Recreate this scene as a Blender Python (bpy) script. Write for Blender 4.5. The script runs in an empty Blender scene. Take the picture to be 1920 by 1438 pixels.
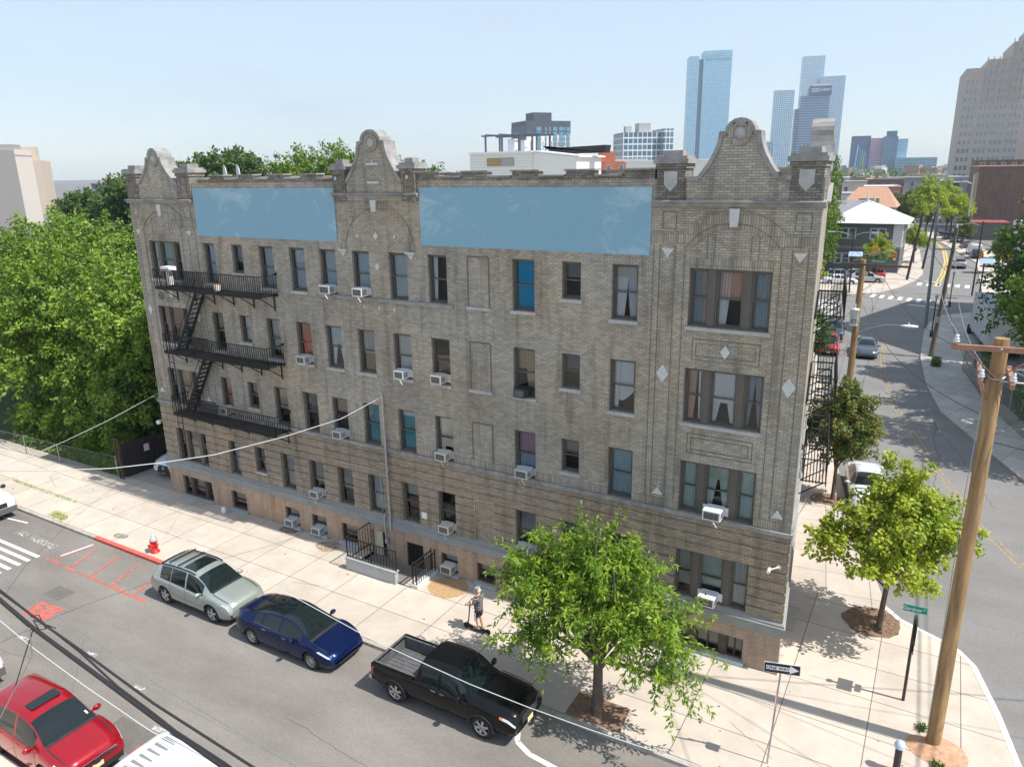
import bpy, bmesh, math, random
import numpy as np
from math import sin, cos, pi, radians, sqrt, atan2
from mathutils import Vector, Matrix
R = random.Random(7)
S = bpy.context.scene
# ---------------------------------------------------------------- camera
cam = bpy.data.objects.new('camera', bpy.data.cameras.new('camera')); S.collection.objects.link(cam)
YAW, PITCH, ROLL = radians(30.33), radians(16.04), radians(-0.90)
cam.rotation_euler = (Matrix.Rotation(YAW, 3, 'Z') @ Matrix.Rotation(pi/2-PITCH, 3, 'X') @ Matrix.Rotation(ROLL, 3, 'Z')).to_euler()
cam.location = (33.838, -22.109, 16.0)
cam.data.sensor_width = 36; cam.data.lens = 25.97; cam.data.clip_end = 12000; cam.data.clip_start = .2
S.camera = cam
# ---------------------------------------------------------------- light
SUN = Vector((1.0, 0.055, 1.42)).normalized()
w = bpy.data.worlds.new("World"); S.world = w; w.use_nodes = True
nt = w.node_tree; nt.nodes.clear()
sky = nt.nodes.new('ShaderNodeTexSky'); sky.sky_type = 'NISHITA'; sky.sun_disc = False
sky.sun_elevation = math.asin(SUN.z); sky.sun_rotation = atan2(SUN.x, SUN.y)
sky.air_density = 1.0; sky.dust_density = .6; sky.ozone_density = 1.0; sky.altitude = 20
bg = nt.nodes.new('ShaderNodeBackground'); bg.inputs[1].default_value = .15
wo = nt.nodes.new('ShaderNodeOutputWorld')
# thin high clouds mixed into the sky
tc = nt.nodes.new('ShaderNodeTexCoord'); mp = nt.nodes.new('ShaderNodeMapping'); mp.inputs['Scale'].default_value = (1.6, 1.6, 9)
nz = nt.nodes.new('ShaderNodeTexNoise'); nz.inputs['Scale'].default_value = 3.2; nz.inputs['Detail'].default_value = 7; nz.inputs['Roughness'].default_value = .6
rp = nt.nodes.new('ShaderNodeValToRGB'); rp.color_ramp.elements[0].position = .5; rp.color_ramp.elements[1].position = .8
rp.color_ramp.elements[0].color = (.58, .58, .58, 1); rp.color_ramp.elements[1].color = (.8, .8, .8, 1)
mx = nt.nodes.new('ShaderNodeMix'); mx.data_type = 'RGBA'; mx.inputs[7].default_value = (3.1, 3.5, 3.92, 1)
L = nt.links.new
L(tc.outputs['Generated'], mp.inputs[0]); L(mp.outputs[0], nz.inputs[0]); L(nz.outputs[0], rp.inputs[0]); L(rp.outputs[0], mx.inputs[0])
L(sky.outputs[0], mx.inputs[6]); L(mx.outputs[2], bg.inputs[0]); L(bg.outputs[0], wo.inputs[0])
sd = bpy.data.lights.new('sun', 'SUN'); sd.energy = 4.3; sd.angle = radians(.53); sd.color = (1, .945, .87)
so = bpy.data.objects.new('sun', sd); S.collection.objects.link(so); so.location = (60, 5, 90)
so.rotation_euler = SUN.to_track_quat('Z', 'Y').to_euler()
S.view_settings.view_transform = 'Standard'; S.view_settings.look = 'None'; S.view_settings.exposure = 0.63; S.view_settings.gamma = 1
S.render.engine = 'CYCLES'; S.render.resolution_x = 1024; S.render.resolution_y = 766
S.cycles.max_bounces = 6; S.cycles.transparent_max_bounces = 16; S.cycles.volume_bounces = 0; S.cycles.caustics_reflective = False; S.cycles.caustics_refractive = False

# ---------------------------------------------------------------- materials
MATS = {}
def srgb(c):
    if isinstance(c, str): c = [int(c[i:i+2], 16)/255 for i in (0, 2, 4)]
    return tuple(x/12.92 if x <= .04045 else ((x+.055)/1.055)**2.4 for x in c)
def mat(name, col, rough=.7, metal=0., spec=.5, coat=0., emit=0, noise=None, bump=None):
    """noise=(scale, amount[, stretchxyz]) varies the colour, bump=(scale, strength)"""
    if name in MATS: return MATS[name]
    m = bpy.data.materials.new(name); m.use_nodes = True; MATS[name] = m
    n = m.node_tree; b = n.nodes['Principled BSDF']; col = tuple(col[:3])
    b.inputs['Base Color'].default_value = (*col, 1); b.inputs['Roughness'].default_value = rough
    b.inputs['Metallic'].default_value = metal; b.inputs['Specular IOR Level'].default_value = spec
    if coat: b.inputs['Coat Weight'].default_value = coat; b.inputs['Coat Roughness'].default_value = .04
    if emit: b.inputs['Emission Color'].default_value = (*col, 1); b.inputs['Emission Strength'].default_value = emit
    if noise or bump:
        t = n.nodes.new('ShaderNodeTexCoord')
    if noise:
        mpp = n.nodes.new('ShaderNodeMapping'); n.links.new(t.outputs['Object'], mpp.inputs[0])
        if len(noise) > 2: mpp.inputs['Scale'].default_value = noise[2]
        q = n.nodes.new('ShaderNodeTexNoise'); q.inputs['Scale'].default_value = noise[0]; q.inputs['Detail'].default_value = 6; q.inputs['Roughness'].default_value = .65
        n.links.new(mpp.outputs[0], q.inputs[0])
        r = n.nodes.new('ShaderNodeValToRGB'); a = noise[1]
        r.color_ramp.elements[0].position = .3; r.color_ramp.elements[1].position = .7
        r.color_ramp.elements[0].color = (*[x*(1-a) for x in col], 1); r.color_ramp.elements[1].color = (*[min(1, x*(1+a)) for x in col], 1)
        n.links.new(q.outputs[0], r.inputs[0]); n.links.new(r.outputs[0], b.inputs['Base Color'])
    if bump:
        q = n.nodes.new('ShaderNodeTexNoise'); q.inputs['Scale'].default_value = bump[0]; q.inputs['Detail'].default_value = 4
        bb = n.nodes.new('ShaderNodeBump'); bb.inputs['Strength'].default_value = bump[1]; bb.inputs['Distance'].default_value = .02
        n.links.new(t.outputs['Object'], q.inputs[0]); n.links.new(q.outputs[0], bb.inputs['Height']); n.links.new(bb.outputs[0], b.inputs['Normal'])
    return m
def brick(name, c1, c2, mortar, bw=.215, rh=.075, ms=.009, stain=.35, offset=.5, stainscale=.35):
    if name in MATS: return MATS[name]
    m = bpy.data.materials.new(name); m.use_nodes = True; MATS[name] = m
    n = m.node_tree; b = n.nodes['Principled BSDF']; b.inputs['Roughness'].default_value = .88; l = n.links.new
    t = n.nodes.new('ShaderNodeTexCoord'); s = n.nodes.new('ShaderNodeSeparateXYZ'); a = n.nodes.new('ShaderNodeMath'); c = n.nodes.new('ShaderNodeCombineXYZ')
    l(t.outputs['Object'], s.inputs[0]); l(s.outputs[0], a.inputs[0]); l(s.outputs[1], a.inputs[1]); l(a.outputs[0], c.inputs[0]); l(s.outputs[2], c.inputs[1])
    k = n.nodes.new('ShaderNodeTexBrick'); k.offset = offset
    for i, v in (('Scale', 1), ('Mortar Size', ms), ('Mortar Smooth', .3), ('Bias', 0.), ('Brick Width', bw), ('Row Height', rh)): k.inputs[i].default_value = v
    k.inputs['Color1'].default_value = (*c1, 1); k.inputs['Color2'].default_value = (*c2, 1); k.inputs['Mortar'].default_value = (*mortar, 1)
    l(c.outputs[0], k.inputs['Vector'])
    q = n.nodes.new('ShaderNodeTexNoise'); q.inputs['Scale'].default_value = stainscale; q.inputs['Detail'].default_value = 8; q.inputs['Roughness'].default_value = .7
    mp_ = n.nodes.new('ShaderNodeMapping'); mp_.inputs['Scale'].default_value = (1.4, 1, .7); l(c.outputs[0], mp_.inputs[0]); l(mp_.outputs[0], q.inputs[0])
    r = n.nodes.new('ShaderNodeValToRGB'); r.color_ramp.elements[0].position = .3; r.color_ramp.elements[1].position = .68
    r.color_ramp.elements[0].color = (1-stain, 1-stain, 1-stain*1.02, 1); r.color_ramp.elements[1].color = (1.1, 1.08, 1.05, 1); l(q.outputs[0], r.inputs[0])
    x = n.nodes.new('ShaderNodeMix'); x.data_type = 'RGBA'; x.blend_type = 'MULTIPLY'; x.inputs[0].default_value = 1
    l(k.outputs[0], x.inputs[6]); l(r.outputs[0], x.inputs[7])
    q2 = n.nodes.new('ShaderNodeTexNoise'); q2.inputs['Scale'].default_value = 1.3; q2.inputs['Detail'].default_value = 6; mp2 = n.nodes.new('ShaderNodeMapping'); mp2.inputs['Scale'].default_value = (2.2, .22, 1); l(c.outputs[0], mp2.inputs[0]); l(mp2.outputs[0], q2.inputs[0])
    r2 = n.nodes.new('ShaderNodeValToRGB'); r2.color_ramp.elements[0].position = .32; r2.color_ramp.elements[1].position = .5; r2.color_ramp.elements[0].color = (.72, .7, .67, 1); l(q2.outputs[0], r2.inputs[0])
    q3 = n.nodes.new('ShaderNodeTexNoise'); q3.inputs['Scale'].default_value = .22; q3.inputs['Detail'].default_value = 3; l(c.outputs[0], q3.inputs[0]); r3 = n.nodes.new('ShaderNodeValToRGB'); r3.color_ramp.elements[0].position = .42; r3.color_ramp.elements[1].position = .6; r3.color_ramp.elements[0].color = (1, 1, 1, 1); r3.color_ramp.elements[1].color = (1.1, 1.02, .93, 1); l(q3.outputs[0], r3.inputs[0])
    y = n.nodes.new('ShaderNodeMix'); y.data_type = 'RGBA'; y.blend_type = 'MULTIPLY'; y.inputs[0].default_value = 1; l(x.outputs[2], y.inputs[6]); l(r2.outputs[0], y.inputs[7])
    y2 = n.nodes.new('ShaderNodeMix'); y2.data_type = 'RGBA'; y2.blend_type = 'MULTIPLY'; y2.inputs[0].default_value = 1; l(y.outputs[2], y2.inputs[6]); l(r3.outputs[0], y2.inputs[7]); l(y2.outputs[2], b.inputs['Base Color'])
    bu = n.nodes.new('ShaderNodeBump'); bu.invert = True; bu.inputs['Strength'].default_value = .35; bu.inputs['Distance'].default_value = .006
    l(k.outputs['Fac'], bu.inputs['Height']); l(bu.outputs[0], b.inputs['Normal'])
    return m
def glass(name, tint=(.8, .85, .9), refl=.28):
    if name in MATS: return MATS[name]
    m = bpy.data.materials.new(name); m.use_nodes = True; MATS[name] = m
    n = m.node_tree; n.nodes.clear(); l = n.links.new
    o = n.nodes.new('ShaderNodeOutputMaterial'); tr = n.nodes.new('ShaderNodeBsdfTransparent'); gl = n.nodes.new('ShaderNodeBsdfGlossy'); gl.inputs['Roughness'].default_value = .03
    tcc = n.nodes.new('ShaderNodeTexCoord'); nzz = n.nodes.new('ShaderNodeTexNoise'); nzz.inputs['Scale'].default_value = 2.2; nzz.inputs['Detail'].default_value = 1; bmp = n.nodes.new('ShaderNodeBump'); bmp.inputs['Strength'].default_value = .25; bmp.inputs['Distance'].default_value = .02
    l(tcc.outputs['Object'], nzz.inputs[0]); l(nzz.outputs[0], bmp.inputs['Height']); l(bmp.outputs[0], gl.inputs['Normal'])
    tr.inputs[0].default_value = (*tint, 1); gl.inputs[0].default_value = (.95, .97, 1, 1)
    f = n.nodes.new('ShaderNodeLayerWeight'); f.inputs[0].default_value = refl; mxx = n.nodes.new('ShaderNodeMixShader')
    l(f.outputs['Fresnel'], mxx.inputs[0]); l(tr.outputs[0], mxx.inputs[1]); l(gl.outputs[0], mxx.inputs[2]); l(mxx.outputs[0], o.inputs[0])
    return m
def grid_wall(name, c_glass, c_frame, cw, ch, mw, mh, rough=.15, frough=.5, base=None):
    """curtain wall: panes of cw x ch metres between frame bars"""
    if name in MATS: return MATS[name]
    m = bpy.data.materials.new(name); m.use_nodes = True; MATS[name] = m
    n = m.node_tree; b = n.nodes['Principled BSDF']; l = n.links.new
    t = n.nodes.new('ShaderNodeTexCoord'); s = n.nodes.new('ShaderNodeSeparateXYZ'); l(t.outputs['Object'], s.inputs[0])
    def M(op, a, bb=None):
        q = n.nodes.new('ShaderNodeMath'); q.operation = op
        for i, v in enumerate((a, bb)):
            if v is None: continue
            if isinstance(v, (int, float)): q.inputs[i].default_value = v
            else: l(v, q.inputs[i])
        return q.outputs[0]
    u = M('ADD', s.outputs[0], s.outputs[1])
    fu = M('FRACT', M('DIVIDE', u, cw)); fz = M('FRACT', M('DIVIDE', s.outputs[2], ch))
    gu = M('GREATER_THAN', fu, mw/cw); gz = M('GREATER_THAN', fz, mh/ch); g = M('MULTIPLY', gu, gz)
    cell = n.nodes.new('ShaderNodeCombineXYZ'); l(M('FLOOR', M('DIVIDE', u, cw)), cell.inputs[0]); l(M('FLOOR', M('DIVIDE', s.outputs[2], ch)), cell.inputs[1])
    wn = n.nodes.new('ShaderNodeTexWhiteNoise'); l(cell.outputs[0], wn.inputs[0])
    vr = n.nodes.new('ShaderNodeMix'); vr.data_type = 'RGBA'; vr.inputs[6].default_value = (*[x*.75 for x in c_glass], 1); vr.inputs[7].default_value = (*[min(1, x*1.25) for x in c_glass], 1); l(wn.outputs[0], vr.inputs[0])
    x = n.nodes.new('ShaderNodeMix'); x.data_type = 'RGBA'; x.inputs[6].default_value = (*c_frame, 1); l(g, x.inputs[0]); l(vr.outputs[2], x.inputs[7]); l(x.outputs[2], b.inputs['Base Color'])
    y = n.nodes.new('ShaderNodeMix'); y.inputs[2].default_value = frough; y.inputs[3].default_value = rough; l(g, y.inputs[0]); l(y.outputs[0], b.inputs['Roughness'])
    return m

# ---------------------------------------------------------------- mesh builder
def norm(v):
    v = Vector(v); return v.normalized() if v.length > 1e-9 else Vector((0, 0, 1))
class MB:
    def __init__(s): s.v = []; s.f = []; s.m = []; s.sm = []
    def add(s, vs, fs, mi=0, smooth=False):
        o = len(s.v); s.v.extend([tuple(p) for p in vs]); s.f.extend([tuple(o+i for i in f) for f in fs]); s.m.extend([mi]*len(fs)); s.sm.extend([smooth]*len(fs)); return s
    def box(s, x0, x1, y0, y1, z0, z1, mi=0):
        vs = [(x0, y0, z0), (x1, y0, z0), (x1, y1, z0), (x0, y1, z0), (x0, y0, z1), (x1, y0, z1), (x1, y1, z1), (x0, y1, z1)]
        return s.add(vs, [(0, 3, 2, 1), (4, 5, 6, 7), (0, 1, 5, 4), (1, 2, 6, 5), (2, 3, 7, 6), (3, 0, 4, 7)], mi)
    def obox(s, c, ux, uy, uz, mi=0):
        c, ux, uy, uz = map(Vector, (c, ux, uy, uz))
        vs = [c+a*ux+b*uy+d*uz for d in (-1, 1) for a, b in ((-1, -1), (1, -1), (1, 1), (-1, 1))]
        return s.add(vs, [(0, 3, 2, 1), (4, 5, 6, 7), (0, 1, 5, 4), (1, 2, 6, 5), (2, 3, 7, 6), (3, 0, 4, 7)], mi)
    def bar(s, p0, p1, w, h, mi=0, up=(0, 0, 1)):
        p0, p1 = Vector(p0), Vector(p1); d = p1-p0; u = norm(d); sd_ = u.cross(Vector(up))
        if sd_.length < 1e-4: sd_ = u.cross(Vector((1, 0, 0)))
        sd_.normalize(); t = sd_.cross(u)
        return s.obox((p0+p1)/2, d/2, sd_*w/2, t*h/2, mi)
    def cyl(s, p0, p1, r0, r1=None, n=12, mi=0, caps=True, smooth=True):
        r1 = r0 if r1 is None else r1; p0, p1 = Vector(p0), Vector(p1); u = norm(p1-p0)
        a = u.cross(Vector((0, 0, 1))); a = norm(a) if a.length > 1e-3 else Vector((1, 0, 0)); b = u.cross(a)
        vs = [p0+(a*cos(2*pi*i/n)+b*sin(2*pi*i/n))*r0 for i in range(n)]+[p1+(a*cos(2*pi*i/n)+b*sin(2*pi*i/n))*r1 for i in range(n)]
        s.add(vs, [(i, (i+1) % n, n+(i+1) % n, n+i) for i in range(n)], mi, smooth)
        if caps: s.add(vs, [tuple(range(n-1, -1, -1)), tuple(range(n, 2*n))], mi)
        return s
    def tube(s, pts, r, n=8, mi=0):
        pts = [Vector(p) for p in pts]; N = len(pts); rs = r if isinstance(r, (list, tuple)) else [r]*N; vs = []; a = None
        for i, p in enumerate(pts):
            u = norm(pts[min(i+1, N-1)]-pts[max(i-1, 0)])
            if a is None: a = u.cross(Vector((0, 0, 1))); a = norm(a) if a.length > 1e-3 else Vector((1, 0, 0))
            a = norm(a-u*a.dot(u)); b = u.cross(a)
            vs += [p+(a*cos(2*pi*k/n)+b*sin(2*pi*k/n))*rs[i] for k in range(n)]
        fs = [(i*n+k, i*n+(k+1) % n, (i+1)*n+(k+1) % n, (i+1)*n+k) for i in range(N-1) for k in range(n)]
        s.add(vs, fs, mi, True); return s.add(vs, [tuple(range(n-1, -1, -1)), tuple(range((N-1)*n, N*n))], mi)
    def lathe(s, prof, c=(0, 0, 0), n=16, mi=0, axis='Z'):
        vs = []
        for r, z in prof:
            for k in range(n):
                a = 2*pi*k/n
                p = (r*cos(a), r*sin(a), z) if axis == 'Z' else ((z, r*cos(a), r*sin(a)) if axis == 'X' else (r*cos(a), z, -r*sin(a)))
                vs.append((c[0]+p[0], c[1]+p[1], c[2]+p[2]))
        fs = [(i*n+k, i*n+(k+1) % n, (i+1)*n+(k+1) % n, (i+1)*n+k) for i in range(len(prof)-1) for k in range(n)]
        return s.add(vs, fs, mi, True)
    def prism(s, poly, a, b, axis='Y', mi=0):
        """poly of 2d points extruded along axis from a to b; Y: (x,z), Z: (x,y), X: (y,z)"""
        f = {'Y': lambda p, t: (p[0], t, p[1]), 'Z': lambda p, t: (p[0], p[1], t), 'X': lambda p, t: (t, p[0], p[1])}[axis]
        n = len(poly); vs = [f(p, a) for p in poly]+[f(p, b) for p in poly]
        return s.add(vs, [tuple(range(n)), tuple(range(2*n-1, n-1, -1))]+[(i, n+i, n+(i+1) % n, (i+1) % n) for i in range(n)], mi)
    def xf(s, M, start=0):
        s.v[start:] = [tuple(M @ Vector(p)) for p in s.v[start:]]; return s
    def build_each(s, name, mats, parent=None, fix=True):
        """every primitive becomes an object of its own"""
        n = len(s.v); lab = list(range(n))
        def root(i):
            while lab[i] != i: lab[i] = lab[lab[i]]; i = lab[i]
            return i
        for f in s.f:
            for a in f[1:]: lab[root(a)] = root(f[0])
        grp = {}
        for k, f in enumerate(s.f): grp.setdefault(root(f[0]), []).append(k)
        for ks in grp.values():
            m = MB(); mp_ = {}
            for k in ks:
                for a in s.f[k]: mp_.setdefault(a, len(mp_))
            m.v = [s.v[a] for a in mp_]; m.f = [tuple(mp_[a] for a in s.f[k]) for k in ks]; m.m = [s.m[k] for k in ks]; m.sm = [s.sm[k] for k in ks]; m.build(name, mats, parent, fix)
    def build(s, name, mats, parent=None, fix=True, bevel=0):
        me = bpy.data.meshes.new(name); me.from_pydata(s.v, [], s.f)
        for m in (mats if isinstance(mats, (list, tuple)) else [mats]): me.materials.append(m)
        me.polygons.foreach_set('material_index', s.m); me.polygons.foreach_set('use_smooth', s.sm)
        if fix:
            b = bmesh.new(); b.from_mesh(me); bmesh.ops.recalc_face_normals(b, faces=b.faces); b.to_mesh(me); b.free()
        me.update(); return link(name, me, parent)
def link(name, me, parent=None):
    o = bpy.data.objects.new(name, me); S.collection.objects.link(o)
    if parent is not None: o.parent = parent
    return o
def bevelled(o, wdt=.01, seg=2):
    md = o.modifiers.new('b', 'BEVEL'); md.width = wdt; md.segments = seg; md.limit_method = 'ANGLE'; return o
def tag(o, label, cat, group=None, kind=None):
    if label: o['label'] = label
    if cat: o['category'] = cat
    if group: o['group'] = group
    if kind: o['kind'] = kind
    return o
def empty(name, loc=(0, 0, 0), rz=0, label=None, cat=None, group=None):
    o = bpy.data.objects.new(name, None); S.collection.objects.link(o); o.location = loc; o.rotation_euler = (0, 0, rz)
    o.empty_display_size = .2; return tag(o, label, cat, group)
def copy_tree(o, parent=None):
    c = o.copy(); S.collection.objects.link(c); c.parent = parent
    for ch in list(o.children): copy_tree(ch, c)
    return c
def place(o, loc, rz=0, label=None, cat=None, group=None, s=None):
    o.location = loc; o.rotation_euler = (0, 0, rz)
    if s: o.scale = (s, s, s) if not isinstance(s, tuple) else s
    return tag(o, label, cat, group)
def structure(o): o['kind'] = 'structure'; return o
def text_mesh(body, size, mtl, name, parent=None, M=None, ext=.004, align='CENTER'):
    c = bpy.data.curves.new(name, 'FONT'); c.body = body; c.size = size; c.extrude = ext; c.align_x = align; c.align_y = 'CENTER'; c.offset = size*.012
    t = bpy.data.objects.new(name, c); S.collection.objects.link(t); bpy.context.view_layer.update()
    me = bpy.data.meshes.new_from_object(t.evaluated_get(bpy.context.evaluated_depsgraph_get())); bpy.data.objects.remove(t)
    if M is not None: me.transform(M)
    me.materials.clear(); me.materials.append(mtl); return link(name, me, parent)
def basis(o, x, y):
    x, y = norm(x), norm(y); z = x.cross(y); return Matrix(((x.x, y.x, z.x, o[0]), (x.y, y.y, z.y, o[1]), (x.z, y.z, z.z, o[2]), (0, 0, 0, 1)))
# ================================================================ apartment building
W, D, SL, RZ = 30.8, 25.0, -.127, 15.35           # width, depth, lean of the avenue side, roof level
B = empty('apartment_building', label='long grey brick apartment house with curved gables and blank blue painted panels, nearest the camera', cat='building')
BR = brick('facade_brick', (.47, .445, .39), (.325, .307, .272), (.205, .197, .182), stain=.32)
BRD = brick('sooty_brick', (.35, .33, .295), (.19, .18, .162), (.105, .1, .092), stain=.5)
BRS = brick('soldier_brick', (.44, .41, .35), (.3, .28, .245), (.165, .158, .145), bw=.075, rh=.3, offset=0, stain=.4)
BRR = brick('ground_floor_brick', (.42, .36, .29), (.285, .247, .205), (.17, .152, .13), stain=.32)
BRB = brick('basement_brick', (.5, .375, .285), (.4, .3, .235), (.31, .25, .205), stain=.22)
STONE = mat('cast_stone', (.42, .42, .41), .85, noise=(3, .18)); WST = mat('white_stone', (.55, .56, .56), .8, noise=(5, .12))
COPE = mat('coping_stone', (.27, .265, .258), .9, noise=(2.2, .35)); BLUEP = mat('water_table_paint', (.25, .262, .258), .75, noise=(1.5, .14))
DARK = mat('groove_shadow_brick', (.15, .14, .125), .95)
FR = mat('window_frame_brown', (.105, .095, .082), .55, noise=(4, .1)); FRB = mat('basement_frame_brown', (.07, .045, .038), .6)
GL = glass('window_glass', (.78, .84, .88), .3)
ROOFM = mat('roof_membrane', (.42, .42, .41), .9, noise=(.4, .2)); ROOM = mat('unlit_room_dark', (.09, .085, .08), .95)
BLACK = mat('black_iron', (.007, .007, .008), .8, noise=(8, .3))
def blue_panel_mat():
    m = mat('blue_panel_paint', (.2, .34, .41), .7); n = m.node_tree; l = n.links.new; b = n.nodes['Principled BSDF']
    t = n.nodes.new('ShaderNodeTexCoord'); mp_ = n.nodes.new('ShaderNodeMapping'); mp_.inputs['Scale'].default_value = (.5, 1, 1); l(t.outputs['Object'], mp_.inputs[0])
    a = n.nodes.new('ShaderNodeTexNoise'); a.inputs['Scale'].default_value = 1.7; a.inputs['Detail'].default_value = 9; a.inputs['Roughness'].default_value = .68; a.inputs['Distortion'].default_value = 1.4
    c = n.nodes.new('ShaderNodeTexNoise'); c.inputs['Scale'].default_value = .33; c.inputs['Detail'].default_value = 2
    l(mp_.outputs[0], a.inputs[0]); l(t.outputs['Object'], c.inputs[0])
    q = n.nodes.new('ShaderNodeMath'); q.operation = 'MULTIPLY'; l(a.outputs[0], q.inputs[0]); l(c.outputs[0], q.inputs[1])
    r = n.nodes.new('ShaderNodeValToRGB'); r.color_ramp.elements[0].position = .25; r.color_ramp.elements[1].position = .37
    r.color_ramp.elements[0].color = (.215, .395, .51, 1); r.color_ramp.elements[1].color = (.36, .52, .61, 1); l(q.outputs[0], r.inputs[0]); l(r.outputs[0], b.inputs['Base Color'])
    bu = n.nodes.new('ShaderNodeBump'); bu.inputs['Strength'].default_value = .25; bu.inputs['Distance'].default_value = .03; l(a.outputs[0], bu.inputs['Height']); l(bu.outputs[0], b.inputs['Normal'])
    return m
BLUE = blue_panel_mat()

COL = dict(A=(1.03, 3.29), B=(4.93, 5.67), C=(6.77, 7.45), D=(8.48, 9.33), E=(10.28, 11.14), F=(11.98, 12.85), G=(13.72, 14.58), H=(15.55, 16.41),
           I=(17.38, 18.22), J=(19.14, 20.02), K=(20.98, 21.85), L=(22.89, 23.59), M=(24.68, 25.57), N=(27.21, 29.64))
ROW = {1: (1.97, 3.70), 2: (5.10, 6.88), 3: (8.19, 9.99), 4: (11.31, 13.10)}
def opening(c, r):
    x0, x1 = COL[c]; z0, z1 = ROW[r]
    if c in 'CL': z0 = z1-1.24
    return x0, x1, z0, z1
HOLES = [opening(c, r) for c in COL for r in ROW if c != 'J']
BASE = dict(A=(1.03, 3.32, .04, 1.13), B=(4.7, 5.78, .1, 1.05), E=(8.45, 9.36, .16, 1.02), F=(10.15, 11.05, .14, 1.02), G=(11.95, 12.9, .14, 1.02),
            I=(17.4, 18.24, .14, .97), J=(19.15, 20.02, .14, .98), K=(20.9, 21.8, .14, .98), L=(22.8, 23.6, .14, .98), M=(24.6, 25.5, .14, .98), N=(27.23, 29.65, .14, .95))
DOOR = (13.69, 14.58, -.62, 1.12); HATCH = (15.63, 16.5, -.2, 1.0)
def wall_front(mb, x0, x1, z0, z1, holes, y=0., dep=.2, mi=0):
    xs = sorted({x0, x1} | {round(v, 3) for h in holes for v in h[:2] if x0 < v < x1}); zs = sorted({z0, z1} | {round(v, 3) for h in holes for v in h[2:] if z0 < v < z1})
    for a, b in zip(xs, xs[1:]):
        for c, d in zip(zs, zs[1:]):
            mx_, mz = (a+b)/2, (c+d)/2
            if any(h[0] < mx_ < h[1] and h[2] < mz < h[3] for h in holes): continue
            mb.add([(a, y, c), (b, y, c), (b, y, d), (a, y, d)], [(0, 1, 2, 3)], mi)
    for h in holes:
        if h[2] >= z1 or h[3] <= z0: continue
        a, b, c, d = h; c = max(c, z0); d = min(d, z1)
        mb.add([(a, y, c), (a, y, d), (a, y+dep, d), (a, y+dep, c), (b, y, c), (b, y, d), (b, y+dep, d), (b, y+dep, c)], [(0, 1, 2, 3), (4, 7, 6, 5), (0, 3, 7, 4), (1, 5, 6, 2)], mi)
def xr(y): return W+SL*y
# main wall (floors two to four), ground floor wall, basement wall
mb = MB(); wall_front(mb, 0, W, 5.0, 15.7, HOLES)
mb.add([(W, 0, 5), (xr(D), D, 5), (xr(D), D, 15.7), (W, 0, 15.7)], [(0, 1, 2, 3)]); mb.add([(0, 0, 5), (0, D, 5), (0, D, 15.7), (0, 0, 15.7)], [(0, 3, 2, 1)])
mb.add([(0, D, 0), (xr(D), D, 0), (xr(D), D, 15.7), (0, D, 15.7)], [(0, 3, 2, 1)]); mb.build('wall', BR, B, fix=False)
mb = MB(); wall_front(mb, 0, W, 1.9, 5.0, HOLES)
mb.add([(W, 0, 1.9), (xr(D), D, 1.9), (xr(D), D, 5), (W, 0, 5)], [(0, 1, 2, 3)]); mb.add([(0, 0, 1.9), (0, D, 1.9), (0, D, 5), (0, 0, 5)], [(0, 3, 2, 1)])
# raised brick courses of the ground floor with recessed joints between them
z = 1.97
while z < 4.9:
    zz = min(z+.29, 4.94)
    cuts = sorted([(h[0], h[1]) for h in HOLES if h[2] < zz-.01 and h[3] > z+.01]+[(19.14, 20.02)]*(z < 3.7)); x = 0.
    for a, b in cuts+[(W, W)]:
        if a-x > .02: mb.box(x, a, -.03, 0, z, zz)
        x = b
    mb.add([(W, -.03, z), (W+.03, -.03, z), (xr(D)+.03, D, z), (xr(D), D, z), (W, -.03, zz), (W+.03, -.03, zz), (xr(D)+.03, D, zz), (xr(D), D, zz)], [(0, 1, 5, 4), (1, 2, 6, 5), (4, 5, 6, 7), (0, 3, 2, 1)])
    z += .35
mb.build('ground_floor_wall', BRR, B, fix=False)
mb = MB(); wall_front(mb, 0, W, -1.2, 1.9, [v for v in BASE.values()]+[DOOR, HATCH], y=-.04)
mb.add([(W, -.04, -.2), (xr(D)+.02, D, -.2), (xr(D)+.02, D, 1.9), (W, -.04, 1.9)], [(0, 1, 2, 3)]); mb.add([(0, -.04, -.2), (0, D, -.2), (0, D, 1.9), (0, -.04, 1.9)], [(0, 3, 2, 1)])
mb.build('basement_wall', BRB, B, fix=False)
# painted water table: sloped top, step, fascia
mb = MB(); pr = [(-.04, 1.42), (-.13, 1.46), (-.13, 1.78), (-.09, 1.8), (-.09, 1.86), (0, 1.955), (.02, 1.955), (.02, 1.42)]
n_ = len(pr); vs = [(-.09 if p[0] < -.03 else 0, p[0], p[1]) for p in pr]+[(W-p[0], p[0], p[1]) for p in pr]+[(xr(D)-p[0], D, p[1]) for p in pr]
mb.add(vs, [tuple(range(n_))]+[(i, n_+i, n_+(i+1) % n_, (i+1) % n_) for i in range(n_)]+[(n_+i, 2*n_+i, 2*n_+(i+1) % n_, n_+(i+1) % n_) for i in range(n_)]); mb.build('water_table', BLUEP, B)
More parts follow.
